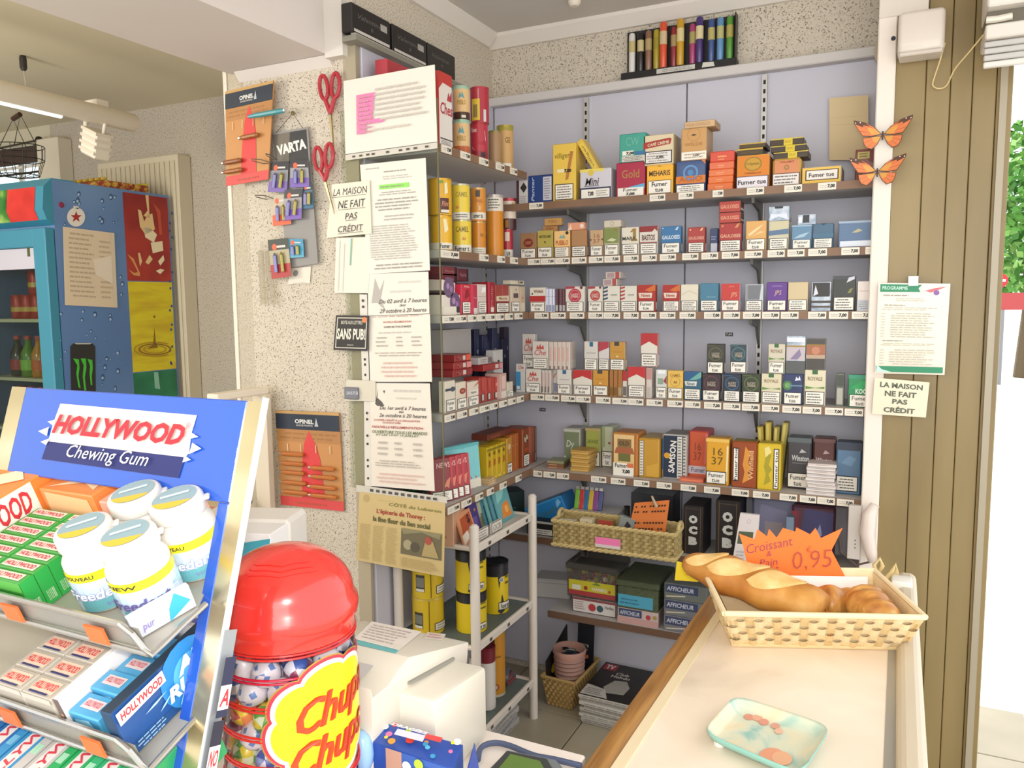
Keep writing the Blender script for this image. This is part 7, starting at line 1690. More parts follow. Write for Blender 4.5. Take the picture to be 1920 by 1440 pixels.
pot = MB().lathe([(.036, 0), (.043, .03), (.05, .11), (.055, .16), (.06, .174), (.057, .184), (.051, .178), (.046, .14), (.0001, .14)], pc, M('C49484', .7), 24, cap=False).build('plant_pot', smooth='angle')
tag(pot, 'pinkish wicker look pot standing in the small straw basket', 'pot')
mb = MB()
for k in range(5): mb.lathe([(.0495+.001*k, .085+.015*k), (.053+.001*k, .09+.015*k), (.0495+.001*k, .095+.015*k)], pc, M('A8847A', .75), 24, cap=False)
mb.build('band', parent=pot)
mb = MB()
for i in range(22):
    a = rnd.random()*6.28
    r = rnd.random()*.034
    p = pc+Vector((r*math.cos(a), r*math.sin(a), .15+rnd.random()*.025))
    mb.ball(p, .013, M(('2E2E34', '77808A', '3A4A5E', 'A8A8A0', '1E2226')[i % 5], .35), 6, (1.2, .8, .5))
mb.build('odds_and_ends', parent=pot)['kind'] = 'stuff'
paper('card_pack', 'black card packet with an orange spot standing behind the pot', 'packet', [rb(-.008, .07, .07), rb(.055, .07, .07), rb(.055, .085, .24), rb(-.008, .085, .24)], [('c', .6, .3, .12, 'D8703A'), ('l', .2, .4, .7, .6, 2, 'C9C9C4'), ('r', .6, .5, .7, .55, 'B9B9B0')], '1E2028', thick=.004)
paper('card_pack', 'black and yellow packet standing at the left inside the straw basket', 'packet', [rb(-.05, -.085, .01), rb(-.05, .09, .01), rb(-.054, .09, .22), rb(-.054, -.085, .15)], [('c', .3, .6, .1, 'E0C02E'), ('c', .5, .3, .06, 'D8D4C4')], '221E1C', thick=.004)
# pile of magazines
z = .0005
mg = P(1150, 1330, 'z', .05)
for i in range(9):
    t = i == 8
    c_ = ('C4BEB4', 'B5B0A8', 'D0CAC0', 'A8A49C')[i % 4]
    box_thing('magazine', ('magazine on top of the floor pile, black cover with red TV corner' if t else 'magazine in the floor pile beside the counter, number %s from the floor' % ('one', 'two', 'three', 'four', 'five', 'six', 'seven', 'eight')[i]), 'magazine', 'magazines piled on the floor', (-.812+rnd.uniform(-.01, .01), 2.352+rnd.uniform(-.008, .008), z), .20, .011, .262, -.03+rnd.uniform(-.05, .03), c_, [('l', .0, .2, .95, .8, 1, '8A8680')], lid=False, top='26221F' if t else c_, bevel=.003,
              top_shapes=[('r', .04, .78, .28, .96, 'A8303A'), ('t', 'TV', .16, .87, .16, .12, 'E8DCDC', 0, .05), ('t', 'Club\nHebdo', .45, .68, .34, .16, 'D8D4CC', .1, .02), ('p', [(.3, .3), (.4, .52), (.6, .56), (.72, .4), (.7, .2), (.4, .16)], 'A8A49C'), ('p', [(.02, .02), (.5, .02), (.36, .24), (.02, .3)], 'C9C4BC'), ('l', .05, .05, .4, .22, 4, '77736E')] if t else [])
    z += .0113
# ---------------------------------------------------------------- counters
CZ = .85
cream = noise_mat('counter_cream', [(.25, 'C6B6A0'), (.42, 'E8D6C0'), (.6, 'F0E0CC'), (.8, 'F3E5D4')], 4.5, .35, 6, distort=.6)
wood = noise_mat('counter_wood', [(.25, '7A5228'), (.5, '9A6C36'), (.75, 'B08248')], 14, .35, 4, stretch=(8, .5, 8))
ct = empty('shop_counter', (-.13, 1.1, 0))
tag(ct, 'long cream topped shop counter with wooden edge carrying the bread basket', 'counter')
xl, xr, y0, y1 = -.302, .046, .25, 1.66
def lx(y): return -.321+(y-.831)*(.0165/.668)      # left edge runs very slightly outward
mb = MB().prism([(lx(y0)+.03, y0, CZ-.04), (xr-.03, y0, CZ-.04), (xr-.03, y1, CZ-.04), (lx(y1)+.03, y1, CZ-.04)], (0, 0, .04), cream)
mb.build('counter_top', parent=ct)
mb = MB().prism([(lx(y0)+.012, y0, CZ-.012), (lx(y1)+.012, y1, CZ-.012), (lx(y1)+.012, y1, .02), (lx(y0)+.012, y0, .02)][::-1], (.012, 0, 0), wood)
mb.box((xr-.03, y0, .02), (xr-.012, y1, CZ-.04), M('8E7A5A')).box((-.29, y1-.02, .02), (xr-.02, y1-.004, CZ-.04), wood)
mb.build('carcass', parent=ct)
mb = MB()
prof = [(-.002, -.045), (-.002, -.008), (.004, .004), (.014, .007), (.024, .004), (.031, 0), (.031, -.045)]
mb.prism([(lx(y0)+a, y0, CZ+b) for a, b in prof], (lx(y1)-lx(y0), y1-y0, 0), wood)
mb.build('wooden_nosing', parent=ct, smooth='angle')
MB().prism([(lx(y0)+.0315, y0, CZ), (lx(y1)+.0315, y1, CZ), (lx(y1)+.046, y1, CZ), (lx(y0)+.046, y0, CZ)], (0, 0, .0022), M('E4D2AE', .4)).build('inlay_strip', parent=ct)
MB().box((xr-.046, y0, CZ-.002), (xr-.030, y1, CZ+.001), M('A8A49C', .3, .4)).build('metal_channel', parent=ct)
mb = MB().prism([(xr-.03, y0, CZ-.04), (xr+.004, y0, CZ-.04), (xr+.004, y0, CZ+.008), (xr-.004, y0, CZ+.016), (xr-.022, y0, CZ+.016), (xr-.03, y0, CZ+.008)], (-.006, y1-y0+.03, 0), M('C9BAA2', .45))
mb.build('edge_rim', parent=ct, bevel=.003)
# left counter with the cash register
lc = MB().box((-1.30, .05, CZ-.03), (lx(.86)-.006, .858, CZ), noise_mat('counter_white', [(.3, 'E4D8CE'), (.7, 'EADFD6')], 4, .4), ).build('till_counter', bevel=.002)
tag(lc, 'white till counter in the foreground under the register and sweets', 'counter')
MB().box((-1.28, .06, .02), (lx(.86)-.03, .80, CZ-.03), M('A89880', .6)).build('carcass', parent=lc)

# ---------------------------------------------------------------- cash register
rg = noise_mat('register_cream', [(.3, 'DAD2C2'), (.7, 'E0D8C8')], 3, .42)
RX = -.452
def ryz(px, py, x): p = P(px, py, 'x', x); return (p.y, p.z)
lo_ = [(.718, CZ+.0005), (.842, CZ+.0005), (.842, P(912, 1250, 'x', RX).z), ]
pa = ryz(780, 1362, RX)
lo_ += [(.718, pa[1]+.01)]
mb = MB().prism([(RX-.205, y, z) for y, z in lo_], (.205, 0, 0), rg)
reg = mb.build('cash_register', bevel=.007, seg=2, smooth='angle')
tag(reg, 'cream cash register standing on the white till counter behind the lollipop tin', 'cash register')
RX2 = -.50
up = [(max(q[0], .676), q[1]) for q in (ryz(*q, RX2) for q in ((879, 1204), (876, 1243), (790, 1330)))]+[(.70, CZ+.02), (.666, CZ+.02), (.666, ryz(662, 1317, RX2)[1])]+[ryz(*q, RX2) for q in ((700, 1309), (728, 1286), (748, 1256), (768, 1232))]
mb = MB().prism([(RX2-.17, y, z) for y, z in up][::-1], (.17, 0, 0), rg)
mb.build('upper_housing', parent=reg, bevel=.006, seg=2, smooth='angle')
ins = [ryz(*q, RX2) for q in ((745, 1262), (725, 1284), (702, 1303), (675, 1313))]
m2 = MB()
rows = [[(x, y-.0035, z+.0045) for x in (RX2-.165, RX2-.03)] for y, z in ins]
m2.grid(rows[::-1], M('BEBBB8', .35))
m2.build('display_slope', parent=reg, smooth='all')
m2 = MB()
ga = [ryz(*q, RX2) for q in ((862, 1248), (760, 1335))]
m2.prism([(RX2, .735, lo_[3][1]+.0012), (RX2, .838, lo_[2][1]+.0008), (RX2, .838, lo_[2][1]+.004), (RX2, .735, lo_[3][1]+.0045)], (.0035, 0, 0), M('8E8A80'))
m2.build('seam', parent=reg)
# papers on the register
ztop_r = up[0][1]
def on_top(px, py, dz=.002):
    (ya, za), (yb, zb_) = up[0], up[-1]
    d = ray(px, py)
    # plane through the sloping top of the register
    sl_ = (za-zb_)/(ya-yb)
    t = (CAM.z-za+dz*0-dz-sl_*(CAM.y-ya))/(d.y*sl_-d.z)
    return CAM+d*t
c = [on_top(*q) for q in ((664, 1197), (748, 1218), (790, 1184), (697, 1165))]
paper('receipt', 'white handwritten receipt lying on the top of the register', 'receipt', c, [('l', .08, .1, .9, .9, 6, 'B5A0A0')], 'EFE6DC', thick=.0006)
c = [on_top(*q, .001) for q in ((655, 1204), (742, 1224), (750, 1216), (660, 1196))]
paper('receipt', 'turquoise slip under the handwritten receipt on the register', 'slip', c, [], '62BCC0', thick=.0005)
c = [on_top(*q, .0008) for q in ((795, 1196), (830, 1200), (836, 1189), (802, 1185))]
paper('sticker', 'pale sticker with pink print on the register top', 'sticker', c, [('l', .05, .1, .95, .9, 2, 'D88A90')], 'D8CCC0', thick=.0004)
# wire tray behind the register at the pillar
p = P(680, 1172, 'y', 1.2)

# ---------------------------------------------------------------- lollipop tin
TC = Vector((-.548, .594, CZ+.0005))
TR_ = .0665
zd = P(537, 1181, 'y', .54).z-TC.z
tin = empty('lollipop_tin', TC)
tag(tin, 'clear round lollipop tin with a red dome lid and yellow flower logo', 'tin')
tc = clear_mat('tin_plastic', 'F6F4F2', .16)
MB().lathe([(TR_, .0), (TR_, zd-.006)], TC, tc, 40, cap=False).build('clear_wall', parent=tin, smooth='all')
MB().lathe([(.0001, 0), (TR_, 0), (TR_+.001, .012)], TC, M('C8302A', .3), 40, cap=False).build('base', parent=tin)
red = M('E0342C', .22, coat=.6)
dome = [(TR_+.001, zd-.026), (TR_+.0015, zd-.015), (TR_+.0035, zd-.012), (TR_+.005, zd-.004), (TR_+.0045, zd+.003), (TR_+.0005, zd+.009)]
top_z = P(537, 1022, 'y', TC.y).z-TC.z
hh = top_z-(zd+.009)
for i in range(1, 11):
    a = i/10*PI/2
    dome.append((max(.0001, (TR_+.0005)*math.cos(a)), zd+.009+hh*math.sin(a)))
MB().lathe(dome, TC, red, 48, cap=False).build('dome_lid', parent=tin, smooth='angle')
# embossed scallops on the dome
def dome_pt(az, el, off=.0006):
    r = TR_+.0005+off
    return TC+Vector((r*math.cos(el)*math.cos(az), r*math.cos(el)*math.sin(az), zd+.009+(hh+off)*math.sin(el)))
mb = MB()
az0 = math.atan2(-TC.y, -TC.x)
for row, el0 in ((0, .84), (1, .95), (2, .74)):
    pts = [dome_pt(az0-.1+(t-20)/20*.75, el0+.035*abs(math.sin((t-20)/20*3.6))) for t in range(41)]
    mb.tube(pts, .0007, red, 5)
mb.build('embossed_scallops', parent=tin)
mb = MB()
for z in (.02, .05, .08, .1095, .1385, .168, .196, .219):
    n = 40
    tilt = .05
    mb2 = [(TC.x+(TR_+.0008)*math.cos(2*PI*i/n), TC.y+(TR_+.0008)*math.sin(2*PI*i/n), TC.z+z) for i in range(n)]
    for w_ in (0, .0035):
        mb.tube([(x, y, zz+w_) for x, y, zz in mb2], .0012, M('C8203A' if z == .196 else 'D8302A', .25), 6, close=True)
mb.build('red_band', parent=tin)
# flower logo on the wall
def cyl(u, v, k=0):                               # metres along and up the wall from the logo centre
    a = LOGO_A+u/TR_
    r = TR_+.0016+.0003*k
    return Vector((TC.x+r*math.cos(a), TC.y+r*math.sin(a), TC.z+LOGO_Z+v))
cyl.W = cyl.H = 1
cd_ = math.atan2(-TC.y, -TC.x)
LOGO_A = cd_+.66
LOGO_Z = .148
def flower(R, mat, k, nr=6):
    n = 96
    out = []
    for j in range(nr+1):
        row = []
        for i in range(n+1):
            a = 2*PI*i/n+PI/2+.2
            q = R*(1+.105*abs(math.cos(4*(a-PI/2-.2)))**.7-.04)*j/nr
            row.append(cyl(q*math.cos(a)*1.05, q*math.sin(a)*.95, k))
        out.append(row)
    mb.grid(out[::-1] if False else out, mat)
mb = MB()
for R, c_, k in ((.066, 'B08A3A', 0), (.0645, 'C8384A', 1), (.0615, 'F4F0E8', 2), (.057, 'F4E21E', 3)):
    flower(R, M(c_, .3), k)
lg = mb.build('flower_logo', parent=tin)
mb = MB()
rt_ = M('C8441E', .35)
for t, cx, cy, w_, h_ in (('Chupa', .006, .014, .09, .042), ('Chups', .0, -.028, .09, .042)):
    vs, fs = text_geo(t, .35, .012)
    out = []
    for q in (-.0011, 0, .0011):
        mb.add([cyl(cx+x*w_+q, cy+y*h_+x*w_*.2, 6+q*900) for x, y in vs], fs, rt_)
mb.build('logo_lettering', parent=lg)
# wrapped lollipops
LOL = []
cols = [('8E9AD0', 'E8E4F0', '4A5AA8'), ('E8E0EA', 'C8D0EC', '6A8AC8'), ('D8402E', 'E88A4A', 'F0C83A'), ('E0A02E', 'E84A3A', 'F4E0C0'), ('6AA84A', 'D8E0C0', 'E0C83A'), ('3A5AA8', 'D8D8E8', '8A3A5A')]
cn = ('blue', 'white blue dotted', 'red', 'orange', 'green', 'navy')
for i, (a, b, c_) in enumerate(cols):
    mb = MB()
    rr_ = random.Random(i)
    n, h = 12, 8
    vs, fs = [], []
    for j in range(h+1):
        e = PI*j/h
        for t in range(n):
            q = 2*PI*t/n
            r = .0145*(1+.08*rr_.uniform(-1, 1))
            vs.append((r*math.sin(e)*math.cos(q), r*math.sin(e)*math.sin(q), -r*math.cos(e)))
    mm = [M(a, .3, coat=.4), M(b, .3, coat=.4), M(c_, .3, coat=.4)]
    for j in range(h):
        for t in range(n):
            mb.add([vs[j*n+t], vs[j*n+(t+1) % n], vs[(j+1)*n+(t+1) % n], vs[(j+1)*n+t]], [(0, 1, 2, 3)], mm[(t//2+j//2) % 3] if i != 1 else mm[2 if (t*3+j*5) % 7 == 0 else 0])
    o = mb.build('lollipop', loc=(0, 0, 0), local=True, smooth='all')
    st_ = MB()
    st_.tube([(0, 0, -.012), (0, 0, -.06)], .0018, M('F0ECE4', .4), 6)
    st_.build('stick', parent=o, local=True)
    w2 = MB()
    pts = []
    for t in range(12):
        q = 2*PI*t/12
        rad = .013 if t % 2 else .008
        pts.append((rad*math.cos(q), rad*math.sin(q), -.026))
    w2.add([(.004*math.cos(2*PI*t/12), .004*math.sin(2*PI*t/12), -.012) for t in range(12)]+pts, [(t, (t+1) % 12, 12+(t+1) % 12, 12+t) for t in range(12)], mm[i % 2])
    w2.build('wrapper_skirt', parent=o, local=True)
    LOL.append(o)
k = 0
for lay in range(9):
    z = .02+lay*.0225
    for ring_, (rad, cnt) in enumerate(((.049, 10), (.022, 4))):
        if ring_ and lay < 8: continue
        for t in range(cnt):
            a = 2*PI*t/cnt+lay*.31
            proto_ = LOL[(t*2+lay*3+ring_) % 6] if lay < 7 else LOL[(0, 1, 1, 5, 1)[(t+lay) % 5]]
            loc = TC+Vector((rad*math.cos(a), rad*math.sin(a), z+rnd.uniform(-.002, .002)))
            rot = (rnd.uniform(1.0, 2.0), rnd.uniform(-.4, .4), a+PI/2)
            if not proto_.get('placed'):
                o = proto_
                o['placed'] = 1
                o.location, o.rotation_euler = loc, rot
            else:
                o = dup(proto_, loc, rot)
            i = LOL.index(proto_)
            tag(o, '%s wrapped lollipop in the clear tin, %s layer from the bottom' % (cn[i], ('first', 'second', 'third', 'fourth', 'fifth', 'sixth', 'seventh', 'eighth', 'ninth')[lay]), 'lollipop', '%s lollipops in the clear tin' % cn[i])
for o in bpy.data.objects:
    if 'placed' in o: del o['placed']

# ---------------------------------------------------------------- small sweet carton and card terminal at the lower edge
def cz(px, py, z=CZ): return P(px, py, 'z', z)
z_ = CZ+.0005
A = P(700, 1370, 'y', .70); B = P(868, 1400, 'y', .66)
sc = empty('sweet_carton', (-.525, .69, z_))
tag(sc, 'blue sweet carton with coloured dot print and open flap at the lower picture edge', 'carton')
fl = [P(682, 1385, 'z', .925), P(850, 1440, 'z', .925), P(868, 1397, 'z', .93), P(708, 1352, 'z', .93)]
bl, br, tr2, tl = fl
nv = noise_mat('carton_blue', [(.3, '2A4AA0'), (.7, '3458B0')], 6, .35)
mb = MB()
base = [Vector((p.x, p.y, z_)) for p in (bl, br, tr2, tl)]
mb.poly([bl, br, tr2, tl], nv)
for a_, b_, c2, d2 in ((base[0], base[1], br, bl), (base[1], base[2], tr2, br), (base[2], base[3], tl, tr2), (base[3], base[0], bl, tl)):
    mb.poly([a_, b_, c2, d2], nv)
mb.poly(base[::-1], nv)
mb.build('body', parent=sc)
m2 = MB()
dots = []
dc = ('E8D83A', 'E0483A', 'E878B0', '3E9AD0', 'F0ECE4', '5AB8E0', 'F0A03A', 'B8D83A')
dr_ = random.Random(11)
for i in range(34):
    dots.append(('c', dr_.uniform(.05, .95), dr_.uniform(.08, .95), dr_.uniform(.02, .045), dc[i % 8], 1))
f1 = face_map(bl, br, tr2, tl)
draw(m2, dots[:20]+[('p', [(.3, .4), (.62, .45), (.62, .75), (.3, .7)], 'E4DCF0'), ('t', 'DRAGÉES', .42, .86, .42, .16, 'E8E4F0', .2, .05), ('p', [(.62, .6), (.8, .62), (.8, .85), (.62, .82)], 'D84A4A')], f1)
f2 = face_map(base[0], base[1], br, bl)
draw(m2, [('r', .26, 0, .95, .98, '3E66B8'), ('r', .26, 0, .44, .98, 'C49A86'), ('l', .3, .05, .9, .6, 5, 'C4CCE0')]+[('c', x, y, .05, c_, 1) for x, y, c_ in ((.5, .8, 'F0ECE4'), (.6, .75, '4AA0C8'), (.72, .8, 'E8D03A'), (.86, .7, 'E0503A'), (.64, .9, 'B8D04A'), (.92, .85, 'E070A8'))], f2)
m2.build('dot_print', parent=sc)
m2 = MB()
fa, fb, fc = P(858, 1440, 'y', .62), P(890, 1390, 'y', .64), P(886, 1440, 'y', .62)
fb = P(889, 1393, 'y', .69)
m2.prism([Vector((-.386, .64, z_+.03)), Vector((-.372, .69, z_)), fb], (.0015, -.001, 0), M('34468E', .4))
m2.build('side_flap', parent=sc)
m2 = MB()
cen = (Vector((-.386, .64, z_+.03))+Vector((-.372, .69, z_))+fb)/3+Vector((.0022, -.0014, 0))
dA, dB = (Vector((-.386, .64, z_+.03))-cen)*.4, (fb-cen)*.4
m2.add([cen]+[cen+dA*math.cos(t)+dB*math.sin(t) for t in (0, .8, 1.6, 2.4, 3.2, 4, 4.8, 5.6)], [(0, i, i % 8+1) for i in range(1, 9)], M('D8503A'))
m2.build('flap_print', parent=sc)
# pale blue balloon printed card at the left of the carton
o = MB().ball(P(676, 1410, 'y', .66), .02, M('9AC4F0', .3, coat=.3), 16, (.8, .6, 1.25)).build('sugar_egg', smooth='all')
tag(o, 'pale blue glossy egg shaped sweet pack between the tin and the carton', 'sweet')
# card terminal
zt3 = CZ+.022
q = [P(*a, 'z', zt3) for a in ((900, 1452), (1085, 1475), (1046, 1421), (950, 1402))]
mb = MB().prism([Vector((p.x, p.y, z_)) for p in q], (0, 0, .021), M('6E7478', .4))
tm_ = mb.build('card_terminal', bevel=.004)
tag(tm_, 'grey card terminal with a green screen at the lower picture edge', 'card terminal')
g2 = [P(*a, 'z', zt3+.0005) for a in ((932, 1446), (1030, 1460), (1012, 1428), (957, 1415))]
MB().prism(g2, (0, 0, .001), M('5E7A3A', .25)).build('screen', parent=tm_)
g3 = [P(*a, 'z', zt3+.0002) for a in ((915, 1448), (1050, 1466), (1025, 1424), (950, 1409))]
MB().prism(g3, (0, 0, .0008), M('3A3E3E', .3)).build('bezel', parent=tm_)
path = [P(x, y, 'z', CZ+.006) for x, y in ((896, 1425), (902, 1402), (925, 1393), (955, 1398), (1000, 1416), (1040, 1424), (1090, 1436))]
o = MB().tube(smooth_path(path), .0035, M('4A5470', .5), 8).build('cable')
tag(o, 'dark blue grey cable lying on the white till counter', 'cable')

# ---------------------------------------------------------------- chewing gum stand
PO = Vector((-.49, .511, 1.317))
dn = Vector((0, -.295, -.955))
pn_ = Vector((0, -.955, .295))
def pl(s, d, n=0): return PO+Vector((s, 0, 0))+dn*d+pn_*n
gs = empty('gum_stand', (-.65, .50, CZ))
tag(gs, 'chewing gum counter stand with a blue header board and silver edges', 'display stand')
silver = noise_mat('brushed_gold_silver', [(.3, 'A89468'), (.5, 'C9B68A'), (.7, 'E8DCC0')], 3, .22, 2, stretch=(1, 1, 3))
silver.node_tree.nodes['Principled BSDF'].inputs['Metallic'].default_value = .85
blue = M('2452B4', .2, coat=.4)
TL_ = .485
def slab(s0, s1, d0, d1, n0, n1, mat, name, parent=gs, **kw):
    return MB().prism([pl(s0, d0, n0), pl(s0, d1, n0), pl(s1, d1, n0), pl(s1, d0, n0)], pn_*(n1-n0), mat).build(name, parent=parent, **kw)
slab(-.0165, 0, .0, TL_, -.004, .0, silver, 'silver_edge')
slab(-.345, -.3215, .0, .2, -.004, .0, silver, 'silver_edge')
slab(.0003, .0022, -.004, TL_, -.006, .001, M('DCD6CC', .3), 'white_rim', bevel=.0005)
slab(-.34, .0, .0, .086, -.007, -.0042, M('E4DED4'), 'backing')
hd = slab(-.3215, -.0168, .0, .0885, -.004, .0004, blue, 'header_board', bevel=.001)
slab(-.029, -.0168, .0888, TL_, -.004, .0004, blue, 'blue_strip', bevel=.0008)
slab(-.345, -.322, .2, TL_, -.004, .0, silver, 'silver_edge')
f = face_map(pl(-.3215, .0885, .0006), pl(-.0168, .0885, .0006), pl(-.0168, 0, .0006), pl(-.3215, 0, .0006))
def huv(px, py):
    d = ray(px, py)
    t = (PO-CAM).dot(pn_)/d.dot(pn_)
    X = CAM+d*t-PO
    return ((X.x+.3215)/.3047, 1-(-(X.y*.295+X.z*.955))/.0885)
def hp(pts, c): return ('p', [huv(*q) for q in pts], c)
m2 = MB()
draw(m2, [hp([(115, 757), (371, 779), (361, 812), (356, 850), (349, 858), (92, 828), (98, 806), (105, 784)][::-1], 'D2CCC4'),
          hp([(92, 828), (349, 858), (337, 897), (80, 861)][::-1], '1E2260'),
          hp([(107, 787), (92, 791), (104, 800)], 'E8E4DC'), hp([(95, 801), (75, 809), (91, 818)], 'E8E4DC'), hp([(98, 822), (80, 829), (90, 835)], 'E8E4DC'),
          hp([(363, 812), (376, 820), (358, 824)][::-1], 'E8E4DC'), hp([(365, 831), (382, 842), (359, 852)][::-1], 'E8E4DC'), hp([(351, 855), (363, 863), (347, 868)][::-1], 'E8E4DC')], f)
a_, b_ = huv(107, 793), huv(351, 820)
cx, cy = (a_[0]+b_[0])/2, huv(229, 806)[1]
draw(m2, [('t', 'HOLLYWOOD', cx, cy, .8*(b_[0]-a_[0])/.8, abs(huv(229, 787)[1]-huv(229, 826)[1]), 'BC2430', .32, .045, 0)], f, 9)
a_, b_ = huv(131, 855), huv(284, 868)
draw(m2, [('t', 'Chewing Gum', (a_[0]+b_[0])/2, huv(207, 858)[1], b_[0]-a_[0], abs(huv(207, 843)[1]-huv(207, 876)[1]), 'E8E4E0', .4, .0, 0), ('t', '®', huv(360, 799)[0], huv(360, 799)[1], .018, .06, 'D0505A', 0, 0)], f, 10)
m2.build('header_print', parent=hd)
# trays
TA_ = math.radians(20)
ey = Vector((0, math.cos(TA_), math.sin(TA_)))
ez = Vector((0, -math.sin(TA_), math.cos(TA_)))
def tray(o_, wid, dep, name):
    """o_: front right corner of the tray floor"""
    wm = M('B9B5AE', .25, .85)
    t = MB()
    fl_ = lambda s, y, z: o_+Vector((s, 0, 0))+ey*y+ez*z
    t.prism([fl_(0, 0, -.0015), fl_(0, .048, -.0015), fl_(-.035, dep, -.0015), fl_(-wid, dep, -.0015), fl_(-wid, 0, -.0015)], ez*.0015, M('B5B0A4', .4, .3))
    tr_ = t.build(name, parent=gs)
    r = MB()
    r.tube([fl_(-wid, 0, .024), fl_(-.02, 0, .024), fl_(-.008, -.001, .018), fl_(-.002, -.001, .006), fl_(.002, 0, -.001), fl_(.003, .012, 0), fl_(.003, dep*.3, .001), fl_(.003, dep*.5, .001)], .0026, wm, 8)
    r.tube([fl_(-wid, -.001, 0), fl_(.0, -.001, 0)], .0022, wm, 8)
    r.build('wire_rail', parent=tr_)
    cl_ = MB()
    cl_.add([fl_(-wid, .002, .001), fl_(-.003, .002, .001), fl_(-.003, .002, .022), fl_(-wid, .002, .022)], [(0, 1, 2, 3)], M('9E9A90', .35, .3))
    cl_.build('front_lip', parent=tr_)
    for s in (-.052, -.158):
        q = MB()
        q.prism([fl_(s-.011, -.0035, .001), fl_(s+.011, -.0035, .001), fl_(s+.011, -.0035, .017), fl_(s-.011, -.0035, .017)], ey*.002, M('E8703A'))
        q.build('price_label', parent=tr_)
    return fl_
fl1 = tray(Vector((-.506, .398, 1.136)), .33, .115, 'tray')
fl2 = tray(Vector((-.506, .389, 1.048)), .33, .12, 'tray')
fl3 = tray(Vector((-.506, .33, .955)), .33, .17, 'tray')
for s in (-.338, -.002):
    MB().tube([pl(s, TL_-.005, -.008), Vector((PO.x+s, .50, CZ+.004)), Vector((PO.x+s, .34, CZ+.004)), Vector((PO.x+s, .345, .953))], .004, M('B9B5AE', .25, .85), 8).build('wire_foot', parent=gs)
MB().tube([pl(-.337, .086, -.006), pl(-.337, .14, .004), pl(-.337, .2, .0)], .007, M('C4C4C4', .25, .7), 10).build('side_tube', parent=gs)
# goods, each tilted with its tray
def ti(name, label, cat, group, P0, W, D, H, col, fs_=None, ts_=None, ss_=None, turn=0, bevel=.0012, top=None, rough=.3):
    """box with its front lower left corner at P0"""
    R = Matrix.Rotation(TA_, 3, 'X') @ Matrix.Rotation(turn, 3, 'Z')
    c = P0+R @ Vector((W/2, 0, 0))
    o = box_thing(name, label, cat, group, c, W, H, D, 0, col, fs_, lid=False, top_shapes=ts_, side_shapes=ss_, bevel=bevel, rough=rough, top=top)
    o.rotation_euler = R.to_euler()
    return o
GG = 'green gum packs on the upper tray'
HWT = [('r', .08, .2, .92, .84, 'E4D8C8'), ('t', 'HOLLYWOOD', .5, .52, .76, .4, 'C8404A', .2, .03)]
for row in range(7):
    for col_ in range(2):
        s = -.252+.054*col_
        ti('gum_pack', 'green gum pack in the upper tray, %s column, row %s from the front' % (('left', 'right')[col_], ('one', 'two', 'three', 'four', 'five', 'six', 'seven')[row]), 'gum pack', GG, fl1(s, .006+row*.0136, .0006), .0525, .0128, .034, '3F9A3E',
           [('r', .0, .7, 1, 1, '58AA46'), ('l', .1, .15, .9, .5, 1, '8AB88A')], HWT, [('p', [(0, 0), (1, 0), (1, 1), (0, 1)], '2EA44A'), ('s', .2, .1, .8, .4, 6, 'B8D8B0')])
o = ti('gum_carton', 'orange gum carton with a white name band at the left of the upper tray', 'carton', None, fl1(-.333, .0, .0006), .078, .15, .062, 'E8843A', [], [('p', [(.05, .05), (.5, .2), (.95, .08), (.8, .34), (.3, .4)], 'F4C490'), ('p', [(.1, .6), (.6, .8), (.9, .7), (.5, .56)], 'F8DCB8'), ('r', 0, .48, 1, .495, 'D0602A')],
       [('r', .0, .45, .7, .98, 'F0E4DA'), ('t', 'HOLLYWOOD', .34, .72, .64, .38, 'C8303A', .2, .03)])
ti('gum_carton', 'orange gum carton tilted at the back of the upper tray', 'carton', None, fl1(-.252, .108, .002), .078, .045, .05, 'E88A4A', [('p', [(.05, .1), (.5, .5), (.95, .2), (.9, .9), (.1, .95)], 'F4BC88')], [('p', [(.1, .1), (.6, .4), (.9, .2), (.8, .9)], 'F8D8B0')])
ti('gum_carton', 'salmon pink gum carton at the back of the upper tray behind the bottles', 'carton', None, fl1(-.165, .107, .004), .09, .045, .044, 'E0A088', [('l', .1, .3, .9, .8, 2, 'EFC8B4')], [('l', .1, .2, .9, .8, 2, 'EFC8B4')])
ti('gum_carton', 'black gum carton with white script at the far left behind the upper tray', 'carton', None, fl1(-.325, .125, .0), .055, .03, .062, '1E1C1C', [('t', 'Original', .6, .6, .7, .2, 'D8D4CC', .2, .01)])
